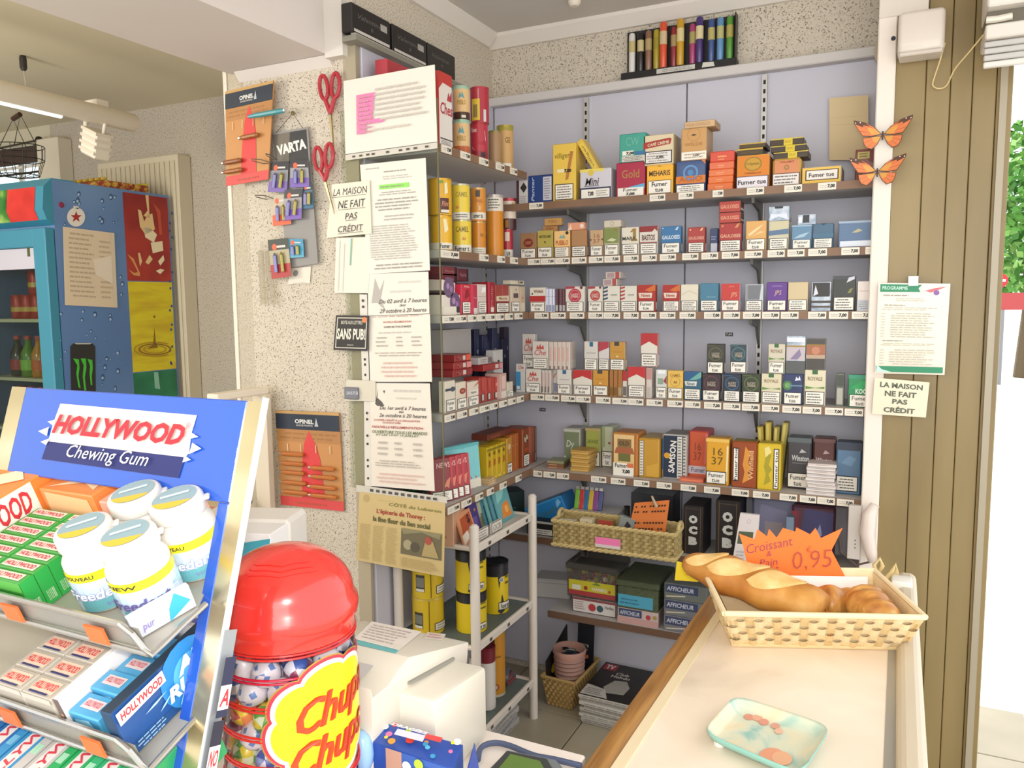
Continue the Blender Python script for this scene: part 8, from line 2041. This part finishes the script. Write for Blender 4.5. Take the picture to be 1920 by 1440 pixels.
# gum bottles
def gum_bottle(label, s, y, nou):
    R = Matrix.Rotation(TA_, 3, 'X')
    c = fl1(s, y, .0008)
    turn = math.atan2(CAM.x-c.x, c.y-CAM.y)-.12
    wht = M('DEDAD4', .3, coat=.2)
    mb = MB().lathe([(.0225, 0), (.0248, .004), (.0252, .012), (.0252, .040), (.0248, .046), (.021, .053), (.0195, .056), (.0195, .060)], (0, 0, 0), wht, 32, cap=True)
    o = mb.build('gum_bottle', loc=c, local=True, smooth='angle')
    o.rotation_euler = (Matrix.Rotation(TA_, 3, 'X') @ Matrix.Rotation(turn, 3, 'Z')).to_euler()
    tag(o, label, 'gum bottle', 'white gum bottles in the upper tray')
    cap = MB().lathe([(.0222, .0565), (.0228, .058), (.0228, .0685), (.0215, .071), (.0205, .0715), (.0001, .0712)], (0, 0, 0), wht, 32, cap=False)
    cp = cap.build('cap', parent=o, local=True, smooth='angle')
    MB().box((.019, -.004, .063), (.027, .004, .066), wht).build('cap_tab', parent=o, local=True, bevel=.001)
    m2 = MB()
    n = 20
    disc = [(.0185*math.cos(2*PI*i/n), .0185*math.sin(2*PI*i/n), .0722) for i in range(n)]
    m2.add(disc, [list(range(n))], M('8EA8B0', .35))
    half = [(.0185*math.cos(PI+.25+(PI-.9)*i/10), .0185*math.sin(PI+.25+(PI-.9)*i/10), .0725) for i in range(11)]
    m2.add(half, [list(range(11))], M('E0B83A', .35))
    m2.add([(-.012, .002, .0726), (.012, .002, .0726), (.012, .006, .0726), (-.012, .006, .0726)], [(0, 1, 2, 3)], M('C8D4D8', .35))
    m2.build('cap_label', parent=o, local=True)
    def fb_(u, v, k=0):
        a = -PI/2+(u-.5)*PI*1.3
        r = .0254+.0002*k
        return Vector((r*math.cos(a), r*math.sin(a), v*.046))
    fb_.W, fb_.H = PI*1.3*.0254, .046
    m2 = MB()
    def band(v0, v1, c_, k, u0=0, u1=1):
        m2.grid([[fb_(u0+(u1-u0)*i/16, v, k) for i in range(17)] for v in (v0, v1)], M(c_, .3))
    band(.06, .70, 'C4D4E0', 0)
    band(.70, .88, 'F0E02A', 1)
    band(.06, .3, '6AACB4', 1, .3, .8)
    draw(m2, [('t', 'NOUVEAU' if nou else 'NEW', .36, .79, .26, .08, '3A3A30', 0, .02), ('p', [(.5, .2), (.75, .5), (.9, .62), (.86, .4)], 'A8D0D4'), ('t', 'Freedent', .45, .42, .5, .22, '8A9AC8', .15, .05), ('t', 'Freedent', .452, .425, .49, .2, 'F4F4F8' if nou else '6A5A8E', .15, .02), ('t', 'white', .62, .2, .24, .1, '7A8AB8', .2, .01)], fb_, 3)
    m2.build('wrap_label', parent=o, local=True)
    return o
gum_bottle('white gum bottle in the upper tray, front left one marked nouveau', -.096, .046, True)
gum_bottle('white gum bottle in the upper tray, front right one', -.043, .046, False)
gum_bottle('white gum bottle in the upper tray, back left one', -.094, .098, True)
gum_bottle('white gum bottle in the upper tray, back right one', -.043, .098, True)
o = box_thing('gum_packet', 'white teal gum packet lying in the right front corner of the upper tray', 'packet', None, (0, 0, 0), .05, .022, .006, 0, 'C9CCD8', [('p', [(.55, 0), (.95, .4), (.75, 1), (.6, .5)], '3AA4C4'), ('t', 'pur', .25, .3, .2, .3, '8A7AB8', .2, .01)], lid=False)
o.rotation_euler = (Matrix.Rotation(TA_, 3, 'X') @ Matrix.Rotation(1.2, 3, 'Z')).to_euler()
o.location = fl1(-.012, .03, .001)
# middle tray: silver packs, open white box, blue carton
for row in range(5):
    for col_ in range(2):
        s = -.172+.0385*col_
        ti('gum_pack', 'silver gum pack in the middle tray, %s column, row %s from the front' % (('left', 'right')[col_], ('one', 'two', 'three', 'four', 'five')[row]), 'gum pack', 'silver gum packs on the middle tray', fl2(s, .004+row*.0205, .0008), .0375, .0198, .038, 'B9B0A2',
           [('l', .1, .1, .9, .4, 2, 'CFC6B8'), ('r', 0, .85, 1, 1, 'C9C0B2')], [('r', .14, .2, .9, .82, 'E8C8B0'), ('t', 'HOLLYWOOD', .52, .52, .7, .36, 'D0484A', .2, .03), ('r', .2, .1, .8, .2, '3A3A6A')])
o = ti('gum_carton', 'open white carton with a dark picture end in the middle tray', 'carton', None, fl2(-.09, .004, .0008), .0065, .115, .042, 'EDE6E2', [('r', 0, 0, 1, 1, '6A5A54'), ('c', .5, .6, .3, 'C49A84')], top='F4EEEA')
MB().box((-.003, .100, 0.0), (.055, .104, .040), M('EDE6E2')).build('back_panel', parent=o, local=True)
for row in range(4):
    ti('gum_pack', 'light blue gum pack in the open white carton, row %s from the front' % ('one', 'two', 'three', 'four')[row], 'gum pack', 'light blue gum packs in the open carton', fl2(-.083, .006+row*.0225, .0012), .036, .0215, .028+.0035*(row % 2), '4EA0CC', [('r', .0, .0, 1, .2, 'C8606A'), ('p', [(.1, .3), (.9, .4), (.7, .9), (.2, .8)], '8CC8E4')], [('p', [(.2, .3), (.8, .3), (.8, .75), (.2, .75)], 'D8C8C8'), ('t', 'HOLLYWOOD', .5, .54, .5, .26, 'C84A5A', .2, .02)])
AR = [('p', [(.02, .7), (.42, .74), (.42, .97), (.02, .95)], 'E8E0DC'), ('t', 'HOLLYWOOD', .22, .84, .36, .14, 'C8303A', .2, .03), ('t', 'AIR', .66, .74, .3, .3, 'E4F2FA', .25, .05), ('t', 'RUSH', .6, .42, .44, .28, 'D8ECF8', .25, .05)]
AR = [('p', [(0, 0), (1, 0), (1, .12), (0, .2)], '1E4A80'), ('c', .62, .5, .26, '2E86C8', 1), ('c', .62, .5, .15, '5AB0E4', 1), ('p', [(.3, .3), (.36, .34), (.5, .52), (.34, .36)], 'A8D8F0'), ('p', [(.2, .5), (.3, .5), (.4, .56), (.28, .54)], 'A8D8F0'), ('p', [(.45, .1), (.5, .1), (.58, .34), (.52, .3)], 'A8D8F0'), ('p', [(.8, .8), (.86, .84), (.94, .98), (.9, .98)], 'B8E4F4')] + AR + [('l', .06, .06, .34, .26, 3, '8AB0D0')]
ar = box_thing('gum_carton', 'dark blue gum carton with light burst print at the right of the middle tray', 'carton', None, (0, 0, 0), .115, .047, .012, 0, '1E4E8E', AR, lid=False, side='1A3A5E', top='2A3A4A', bevel=.0008)
ar.rotation_euler = (Matrix.Rotation(TA_, 3, 'X') @ Matrix.Rotation(PI/2, 3, 'Z')).to_euler()
ar.location = fl2(-.018, .060, .0012)
# bottom tray: long gum boxes lying fanned
gc = ['3A8AC0', '2E74B0', '4A9AC8', '2E6AA8', '3A8ABC', 'B9B5B0', '2EA05A', '3AA870', '2E9A5E']
for i in range(9):
    s = -.30+i*.0325
    c_ = gc[i]
    ti('gum_carton', 'long %s gum carton in the bottom tray, %s from the left' % ({'B9B5B0': 'silver grey', '2EA05A': 'green', '3AA870': 'pale green', '2E9A5E': 'dark green'}.get(c_, 'blue'), ('first', 'second', 'third', 'fourth', 'fifth', 'sixth', 'seventh', 'eighth', 'ninth')[i]), 'gum carton', 'long gum cartons in the bottom tray', fl3(s, .004, .001), .031, .155, .05, c_,
       [('r', 0, .7, 1, 1, 'E4DAD4')], [('r', .55, 0, .97, 1, 'D8D0CC'), ('t', 'HOLLYWOOD', .76, .5, 3.6, .055, 'C83A4A', .2, .02, 90), ('r', .06, .05, .4, .95, c_), ('l', .1, .1, .36, .9, 5, '7AB8D8' if i < 5 else 'A8D8B8')])
# gum packs hanging at the outer side of the stand
sd = slab(.0023, .0032, .19, TL_, -.014, -.0005, M('8E9296', .35), 'side_board')
sb_ = []
for i, (v0, v1, c_) in enumerate(((0, .14, '2E9A5E'), (.15, .3, '3AA870'), (.31, .45, '2E3A3A'), (.46, .6, 'A8ACB0'), (.61, .76, '2A2A3A'), (.77, .93, '2A2E4A'))):
    sb_ += [('r', .06, v0, .94, v1, c_), ('r', .06, v0+.02, .94, v0+.085, 'E4DAD4'), ('t', ('W', 'WO', 'DO', 'WO', 'NO', 'A')[i], .5, v0+.052, .7, .045, 'C8303A', .2, .02)]
prints('side_print', sb_, face_map(pl(.0032, TL_, -.0005), pl(.0032, TL_, -.014), pl(.0032, .19, -.014), pl(.0032, .19, -.0005)), sd)
# tall gum carton behind the stand and the white machine
q0 = P(405, 1080, 'y', .62)
o = box_thing('gum_carton', 'white and teal gum carton standing behind the right edge of the stand', 'carton', None, (P(430, 1050, 'y', .70).x, .70, CZ+.0005), .11, P(430, 1000, 'y', .70).z-CZ, .05, .3, 'E4E2E0', [('p', [(.3, .55), (.9, .6), (1, .98), (.6, .95)], '3A9AAC'), ('p', [(.5, .62), (.7, .7), (.6, .9)], 'A8D8DC'), ('t', 'Freedent', .42, .62, .9, .12, '5A5AA0', .15, .05, 20)], lid=False)
z1 = P(480, 1000, 'y', 1.0).z
o = box_thing('till_printer', 'white boxy printer behind the gum stand near the pillar', 'printer', None, (P(455, 1000, 'y', .79).x, .785, CZ+.0005), .14, P(450, 968, 'y', .80).z-CZ, .07, .35, 'DCD6CE', [('r', .05, .55, .95, .6, 'C4BEB4')], lid=False, bevel=.006)
# low shelf of papers left of the pillar
wx = P(455, 900, 'y', 1.75)
sx_, sz_ = P(484, 731, 'y', 1.80).x, P(420, 738, 'y', 1.62).z
lxs_ = P(418, 738, 'y', 1.62).x
o = MB().box((lxs_, 1.60, sz_-.02), (sx_, 1.80, sz_), M('E8DCC8', .5)).build('side_shelf', bevel=.003)
tag(o, 'cream side shelf projecting left of the pillar above the papers', 'shelf')
MB().box((lxs_+.005, 1.78, 0), (sx_-.005, 1.80, sz_-.02), M('DCCFB8', .6)).build('back_board', parent=o)
zz = P(460, 950, 'y', 1.68).z
MB().box((lxs_+.005, 1.62, 0), (sx_-.005, 1.775, zz-.05), M('CFC0A8', .6)).build('lower_board', parent=o)
for i in range(5):
    box_thing('leaflet_pile', 'pile of leaflets on the side shelf left of the pillar, %s from below' % ('first', 'second', 'third', 'fourth', 'fifth')[i], 'leaflets', 'leaflets on the side shelf', (sx_-.09, 1.625, zz-.049+.0105*i), .17, .01, .14, .05*(i-2), ('C4AE8A', '8A5A3E', 'D8C8A8', '5A4A3A', 'B0603E')[i], [('l', .1, .2, .9, .8, 1, 'E4D8C0')], lid=False, top='C9B48E')

# ---------------------------------------------------------------- bread basket
BA = Vector((-.222, 1.243, CZ+.003))
ang = math.radians(22)
ux, uy = Vector((math.cos(ang), math.sin(ang), 0)), Vector((-math.sin(ang), math.cos(ang), 0))
def bb(u, v, z): return BA+ux*u+uy*v+Vector((0, 0, z))
bw, bd = .267, .125
LOq = [bb(0, 0, .0), bb(bw, 0, 0), bb(bw, bd, 0), bb(0, bd, 0)]
HIq = [bb(-.023, -.042, .068), bb(.275, -.042, .068), bb(.275, .159, .071), bb(-.023, .159, .071)]
bkt = empty('bread_basket', (BA.x+ux.x*bw/2, BA.y+.1, CZ))
tag(bkt, 'pale woven chip basket on the counter holding bread and pastries', 'basket')
chip = [noise_mat('chip_a', [(.3, 'DFC493'), (.7, 'EBD6AC')], 30, .6), M('E8D0A2', .6), M('D8BC88', .6)]
mb = MB()
for i in range(4):
    j = (i+1) % 4
    woven_wall(mb, LOq[i], LOq[j], HIq[j], HIq[i], 21 if i % 2 == 0 else 17, 5, chip, .0024)
mb.build('weave', parent=bkt)['kind'] = 'stuff'
MB().poly([p+Vector((0, 0, .001)) for p in LOq], chip[2]).add([p-Vector((0, 0, .001)) for p in LOq], [(3, 2, 1, 0)], chip[2]).build('base', parent=bkt)
for i in range(4):
    a_, b_ = HIq[i], HIq[(i+1) % 4]
    MB().tube([a_, b_], .0045, M('EBD7AE', .55), 8).build('rim', parent=bkt)
    MB().tube([LOq[i], LOq[(i+1) % 4]], .003, M('D8BE8C', .6), 8).build('base_rim', parent=bkt)
# half loaf
crust = noise_mat('bread_crust', [(.25, '96581E'), (.45, 'B87830'), (.6, 'CA9044'), (.8, 'DCB06A')], 16, .6, 5, bump=.35)
crumb = noise_mat('bread_pale', [(.3, 'D8A860'), (.6, 'E4C080'), (.85, 'EBD09A')], 40, .7, 5, bump=.3)
e0, e1 = P(1286, 1054, 'y', 1.385), P(1545, 1142, 'y', 1.325)
e1.z = max(e1.z, CZ+.044)
ax = (e1-e0)
Lb = ax.length
ax.normalize()
side = Vector((0, 0, 1)).cross(ax).normalized()
upv = ax.cross(side)
def loaf_pt(t, a, k=1.0):
    r = .045*k*(max(0.0, 1-abs(2*t-1.06)**3.0*.75))**.5*(.93+.07*math.cos(t*20))
    r = max(r, .007)
    zz_ = math.sin(a)
    return e0+ax*(Lb*t)+side*(r*1.05*math.cos(a))+upv*(r*(zz_*.82 if zz_ > 0 else zz_*.7))
mb = MB()
n, m_ = 36, 22
vs = [loaf_pt(i/n, 2*PI*j/m_) for i in range(n+1) for j in range(m_)]
fs_ = [(i*m_+j, i*m_+(j+1) % m_, (i+1)*m_+(j+1) % m_, (i+1)*m_+j) for i in range(n) for j in range(m_)]
mb.add(vs, fs_, crust)
mb.add(vs[:m_], [list(range(m_))[::-1]], crust)
mb.add(vs[-m_:], [list(range(m_))], crust)
lf = mb.build('bread_loaf', smooth='all')
tag(lf, 'long golden bread loaf lying across the left rim of the pale basket', 'bread')
for k, (t0, t1) in enumerate(((.03, .30), (.22, .60), (.52, .86))):
    mb = MB()
    rows = []
    for i in range(13):
        q = i/12
        t = t0+(t1-t0)*q
        w_ = .62*math.sin(PI*q)**.7
        ca = PI/2+.38-(q-.5)*1.15
        row = []
        for j in range(9):
            a = ca+(j/8-.5)*2*w_
            row.append(loaf_pt(t, a, 1.0+.07*math.sin(PI*j/8)+(.05 if j in (1, 2) else 0)))
        rows.append(row)
    mb.grid(rows[::-1], crumb)
    mb.build('score_ear', parent=lf, smooth='all')
# pastries
def pastry(label, c, R, L, rot, kind='croissant'):
    mb = MB()
    n, m_ = 34, 14
    vs = []
    for i in range(n+1):
        t = i/n
        rib = abs(math.sin(t*PI*4.5))
        r = R*(math.sin(PI*min(max(t, .02), .98)))**.6*(.84+.2*rib)
        bend = (t-.5)*(1.9 if kind == 'croissant' else .3)
        x = L*math.sin(bend)*.5/.8
        y = L*(1-math.cos(bend))*.5
        for j in range(m_):
            a = 2*PI*j/m_
            vs.append((x+r*math.sin(-bend)*math.cos(a)*.0, y+r*math.cos(a)*(1 if kind == 'croissant' else 1.3), R*.72+r*.8*math.sin(a)))
    fs_ = [(i*m_+j, i*m_+(j+1) % m_, (i+1)*m_+(j+1) % m_, (i+1)*m_+j) for i in range(n) for j in range(m_)]
    mb.add(vs, [f_[::-1] for f_ in fs_], noise_mat('pastry_brown', [(.3, 'A0602A'), (.5, 'C6883E'), (.7, 'E2B468')], 26, .35, 4, stretch=(2.2, 1, 1), bump=.3))
    o = mb.build('croissant', loc=c, rot=(0, 0, rot), local=True, smooth='all')
    tag(o, label, 'pastry', 'pastries in the bread basket')
    return o
zB = CZ+.006
c1 = P(1622, 1145, 'z', CZ+.05)
pastry('brown ribbed croissant at the right of the bread basket', (c1.x+.004, c1.y+.02, zB+.02), .036, .13, -1.25)
c2 = P(1545, 1135, 'z', CZ+.045)
pastry('golden croissant half hidden under the orange price star', (c2.x, c2.y+.025, zB+.012), .034, .14, .3)
c3 = P(1540, 1150, 'z', CZ+.035)
pastry('golden flat pastry between the loaf and the brown croissant', (c3.x+.01, c3.y-.03, zB), .03, .11, .25, 'pain')
for i, (q_, r_) in enumerate(((.10, .6), (.20, .9))):
    pc_ = bb(q_, .06+.07*i, .0035)
    pastry('pastry low in the bread basket under the loaf, %s' % ('front one', 'rear one')[i], (pc_.x, pc_.y, pc_.z), .022, .10, r_, 'pain')
# napkin at the back of the basket
paper('napkin', 'white paper napkin lining the back of the bread basket', 'napkin', [bb(.13, bd-.012, .012), bb(bw-.02, bd-.012, .012), bb(bw-.01, bd+.016, .066), bb(.12, bd+.016, .066)], [], 'EFE4DC', thick=.0006)
# orange star
stp = [(1386, 1001), (1414, 1011), (1420, 992), (1438, 1006), (1442, 992), (1456, 1008), (1468, 990), (1491, 997), (1493, 989), (1519, 1002), (1529, 990), (1539, 1009), (1580, 990), (1559, 1032), (1588, 1088), (1573, 1090), (1590, 1115), (1550, 1100), (1530, 1118), (1502, 1114), (1477, 1105), (1440, 1085), (1410, 1075), (1400, 1055), (1393, 1023)]
sn_ = (uy*-1+Vector((0, 0, .12))).normalized()
def sp3(x, y, off=0):
    d = ray(x, y)
    return CAM+d*((bb(.1, .142, .04)+sn_*off-CAM).dot(sn_)/d.dot(sn_))
pts = [sp3(x, y) for x, y in stp]
mb = MB()
om = M('FF7420', .55)
cenP = sp3(1480, 1045)
n = len(pts)
bk_ = [p+Vector((0, .0008, 0)) for p in pts]
for i in range(n):
    mb.add([cenP, pts[(i+1) % n], pts[i]], [(0, 1, 2)], om)
    mb.add([cenP+Vector((0, .0008, 0)), bk_[i], bk_[(i+1) % n]], [(0, 1, 2)], om)
    mb.add([pts[i], pts[(i+1) % n], bk_[(i+1) % n], bk_[i]], [(0, 1, 2, 3)], om)
star = mb.build('price_star', weld=True)
tag(star, 'orange star shaped price card handwritten croissant and pain chocolat, in the bread basket', 'price card')
fq = [sp3(*q, .0008) for q in ((1390, 1110), (1590, 1110), (1590, 990), (1390, 990))]
f = face_map(*fq)
ink = '8A3450'
def su(x, y): return ((x-1390)/200, (1110-y)/120)
m2 = MB()
def word(t, x, y, w_, h_, rot, sh=.2, b=-.008, c_=ink):
    u, v = su(x, y)
    return ('t', t, u, v, w_/200, h_/120, c_, sh, b, rot)
draw(m2, [word('Croissant', 1443, 1022, 88, 17, 11), word('&', 1442, 1038, 10, 9, 5), word('Pain', 1441, 1054, 34, 13, 6), word('chocolat', 1436, 1071, 50, 18, 14), word('0,95', 1523, 1051, 74, 38, 4, .12, -.012, 'A8462E'), word('€', 1517, 1030, 10, 11, 8, .2, -.005, 'A8462E')], f)
m2.build('handwriting', parent=star)
# things on the counter behind the basket
p = P(1688, 1114, 'z', CZ)
o = MB().box((p.x-.016, 1.60, CZ+.001), (p.x+.02, 1.64, CZ+.026), M('E4DED4', .4)).build('plug_box', bevel=.005, seg=2, smooth='angle')
tag(o, 'small white rounded box at the far end of the counter', 'box')
p = P(1655, 1082, 'y', 1.655)
mb = MB()
mm = M('D8C088', .6)
mb.tube([p+Vector((-.012, 0, -.05)), p+Vector((-.008, 0, .0)), p+Vector((-.016, 0, .022)), p+Vector((-.006, 0, .036)), p+Vector((-.001, 0, .022)), p+Vector((-.006, 0, .01))], .004, mm, 8)
mb.tube([p+Vector((-.004, 0, -.05)), p+Vector((.004, 0, -.005)), p+Vector((.016, 0, .012)), p+Vector((.022, 0, .03)), p+Vector((.024, 0, .012)), p+Vector((.016, 0, 0))], .005, mm, 8)
mb.tube([p+Vector((-.012, 0, -.05)), p+Vector((.008, 0, -.05))], .006, mm, 8)
o = mb.build('wooden_figure', smooth='all')
tag(o, 'small carved pale wooden figure at the foot of the white post behind the basket', 'figure')
# patterned coin dish
dz_ = CZ+.018
cor = [P(*q, 'z', dz_) for q in ((1378, 1303), (1560, 1362), (1502, 1452), (1316, 1372))]
def dish(u, v, z): # bilinear
    a_, b_, c_, d_ = cor
    p = d_*(1-u)*(1-v)+c_*u*(1-v)+b_*u*v+a_*(1-u)*v
    return Vector((p.x, p.y, z))
def sq(k, a):
    e = .32
    cx_, sy_ = math.cos(a), math.sin(a)
    x = abs(cx_)**e*(1 if cx_ > 0 else -1)
    y = abs(sy_)**e*(1 if sy_ > 0 else -1)
    return .5+.5*k*x, .5+.5*k*y
dm = noise_mat('dish_paint', [(.22, '5E9C9C'), (.36, '96BEB2'), (.46, 'CCD2BC'), (.56, 'DCD4B4'), (.7, 'DCCAA8'), (.85, '86B4AE')], 11, .2, 4, distort=1.5)
rimm = M('8CC0B4', .25)
mb = MB()
n = 48
rows = []
for k, z in ((.0, .006), (.3, .006), (.6, .006), (.78, .0065), (.88, .010), (.96, .016), (1.0, .019)):
    rows.append([dish(*sq(k, 2*PI*i/n), CZ+z) for i in range(n+1)])
mb.grid(rows, dm)
out = [[dish(*sq(k, 2*PI*i/n), CZ+z) for i in range(n+1)] for k, z in ((1.0, .019), (1.015, .0175), (.97, .011), (.85, .0045), (.0, .0045))]
mb.grid(out, rimm)
ds = mb.build('coin_dish', smooth='all', weld=True)
tag(ds, 'green and cream patterned rounded coin dish on the counter', 'dish')
for u, v in ((.14, .14), (.86, .14), (.14, .86), (.86, .86)):
    MB().lathe([(.007, .0005), (.007, .006)], dish(u, v, CZ), M('E4E0D8', .3), 12).build('foot', parent=ds)
mb = MB()
n_t = 16
for i, (u, v, r_, c_) in enumerate(((.22, .80, .05, 'D8907A'), (.30, .84, .05, 'E0A48A'), (.38, .80, .05, 'D8907A'), (.50, .80, .045, 'D49A84'), (.56, .72, .04, 'E4B49A'), (.66, .22, .12, 'DE9A7A'), (.74, .26, .09, 'E0AA86'))):
    if i == 5:
        mb.build('flower_print', parent=ds)
        mb = MB()
    mb.add([dish(u+r_*math.cos(2*PI*t/n_t), v+r_*1.4*math.sin(2*PI*t/n_t), CZ+.0068+.0002*i) for t in range(n_t)], [list(range(n_t))], M(c_, .25))
mb.build('flower_print', parent=ds)

# ---------------------------------------------------------------- outside the door
st = noise_mat('street_stone', [(.3, 'D8D4CC'), (.7, 'E6E2DA')], 1.5, .8)
structure(MB().box((.216, -3, -.10), (40, 40, -.05), st).build('ground'))
mb = MB()
for k in range(24):
    pth = [(2+.45*k, 1.2+k*.9, -.046), (6+.5*k, 3+k*.9+.6, -.046)]
    mb.tube(pth, .012, M('8A8478', .9), 4)
sl_ = mb.build('paving_joint', parent=bpy.data.objects['ground'])
sl_['kind'] = 'stuff'
# tree
tp = CAM+ray(1945, 320)*14
lm1 = [M('5E9A3E', .6), M('7AB04E', .6), M('4A8434', .6), M('98C46A', .6)]
trunk = MB().tube([(tp.x, tp.y, -.05), (tp.x+.05, tp.y, 1.2), (tp.x, tp.y+.05, 2.2), (tp.x-.05, tp.y, 3.0)], [.2, .16, .13, .06], M('6A5A44', .9), 10).build('street_tree')
tag(trunk, 'leafy green tree across the street seen through the door', 'tree')
mb = MB()
for i in range(2600):
    a, b_ = rnd.random()*2*PI, math.acos(rnd.uniform(-1, 1))
    r = 1.25*rnd.random()**.33
    c = Vector((tp.x+r*math.sin(b_)*math.cos(a)*1.0, tp.y+r*math.sin(b_)*math.sin(a), 2.9+r*math.cos(b_)*1.3))
    d1 = Vector((rnd.uniform(-1, 1), rnd.uniform(-1, 1), rnd.uniform(-1, 1))).normalized()*.1
    d2 = d1.cross(Vector((rnd.uniform(-1, 1), rnd.uniform(-1, 1), rnd.uniform(-1, 1)))).normalized()*.06
    mb.add([c-d1, c+d2, c+d1, c-d2], [(0, 1, 2, 3)], lm1[i % 4])
mb.build('foliage', parent=trunk)['kind'] = 'stuff'
# no entry sign and a red fence panel
sp_ = CAM+ray(1874, 526)*9
sg = MB().tube([(sp_.x, sp_.y+.03, -.05), (sp_.x, sp_.y+.03, sp_.z+.1)], .025, M('A8A8A8', .4, .5), 8).build('street_sign')
tag(sg, 'round red no entry sign on a pole across the street', 'sign')
dirn = (CAM-sp_); dirn.z = 0; dirn.normalize()
rgt = Vector((0, 0, 1)).cross(dirn)
mb = MB()
mb.prism([sp_+rgt*(.085*math.cos(2*PI*i/24))+Vector((0, 0, .085*math.sin(2*PI*i/24))) for i in range(24)], dirn*.004, M('D8303A', .4))
mb.build('disc', parent=sg)
mb = MB()
mb.prism([sp_+rgt*x+Vector((0, 0, z))+dirn*.005 for x, z in ((-.06, -.015), (.06, -.015), (.06, .015), (-.06, .015))], dirn*.002, M('F0F0F0', .4))
mb.build('white_bar', parent=sg)
fp_ = CAM+ray(1905, 565)*13
o = MB().prism([fp_+Vector((-.22, 0, -.14)), fp_+Vector((.9, .4, -.14)), fp_+Vector((.9, .4, .14)), fp_+Vector((-.22, 0, .14))], (0, .06, 0), M('B84A4A', .6)).build('red_hoarding')
tag(o, 'low red hoarding panel across the street behind the no entry sign', 'panel')
MB().box((fp_.x-.2, fp_.y, -.05), (fp_.x-.15, fp_.y+.05, fp_.z-.14), M('8A8A8A')).build('leg', parent=o)
MB().box((fp_.x+.8, fp_.y+.36, -.05), (fp_.x+.85, fp_.y+.41, fp_.z-.14), M('8A8A8A')).build('leg', parent=o)
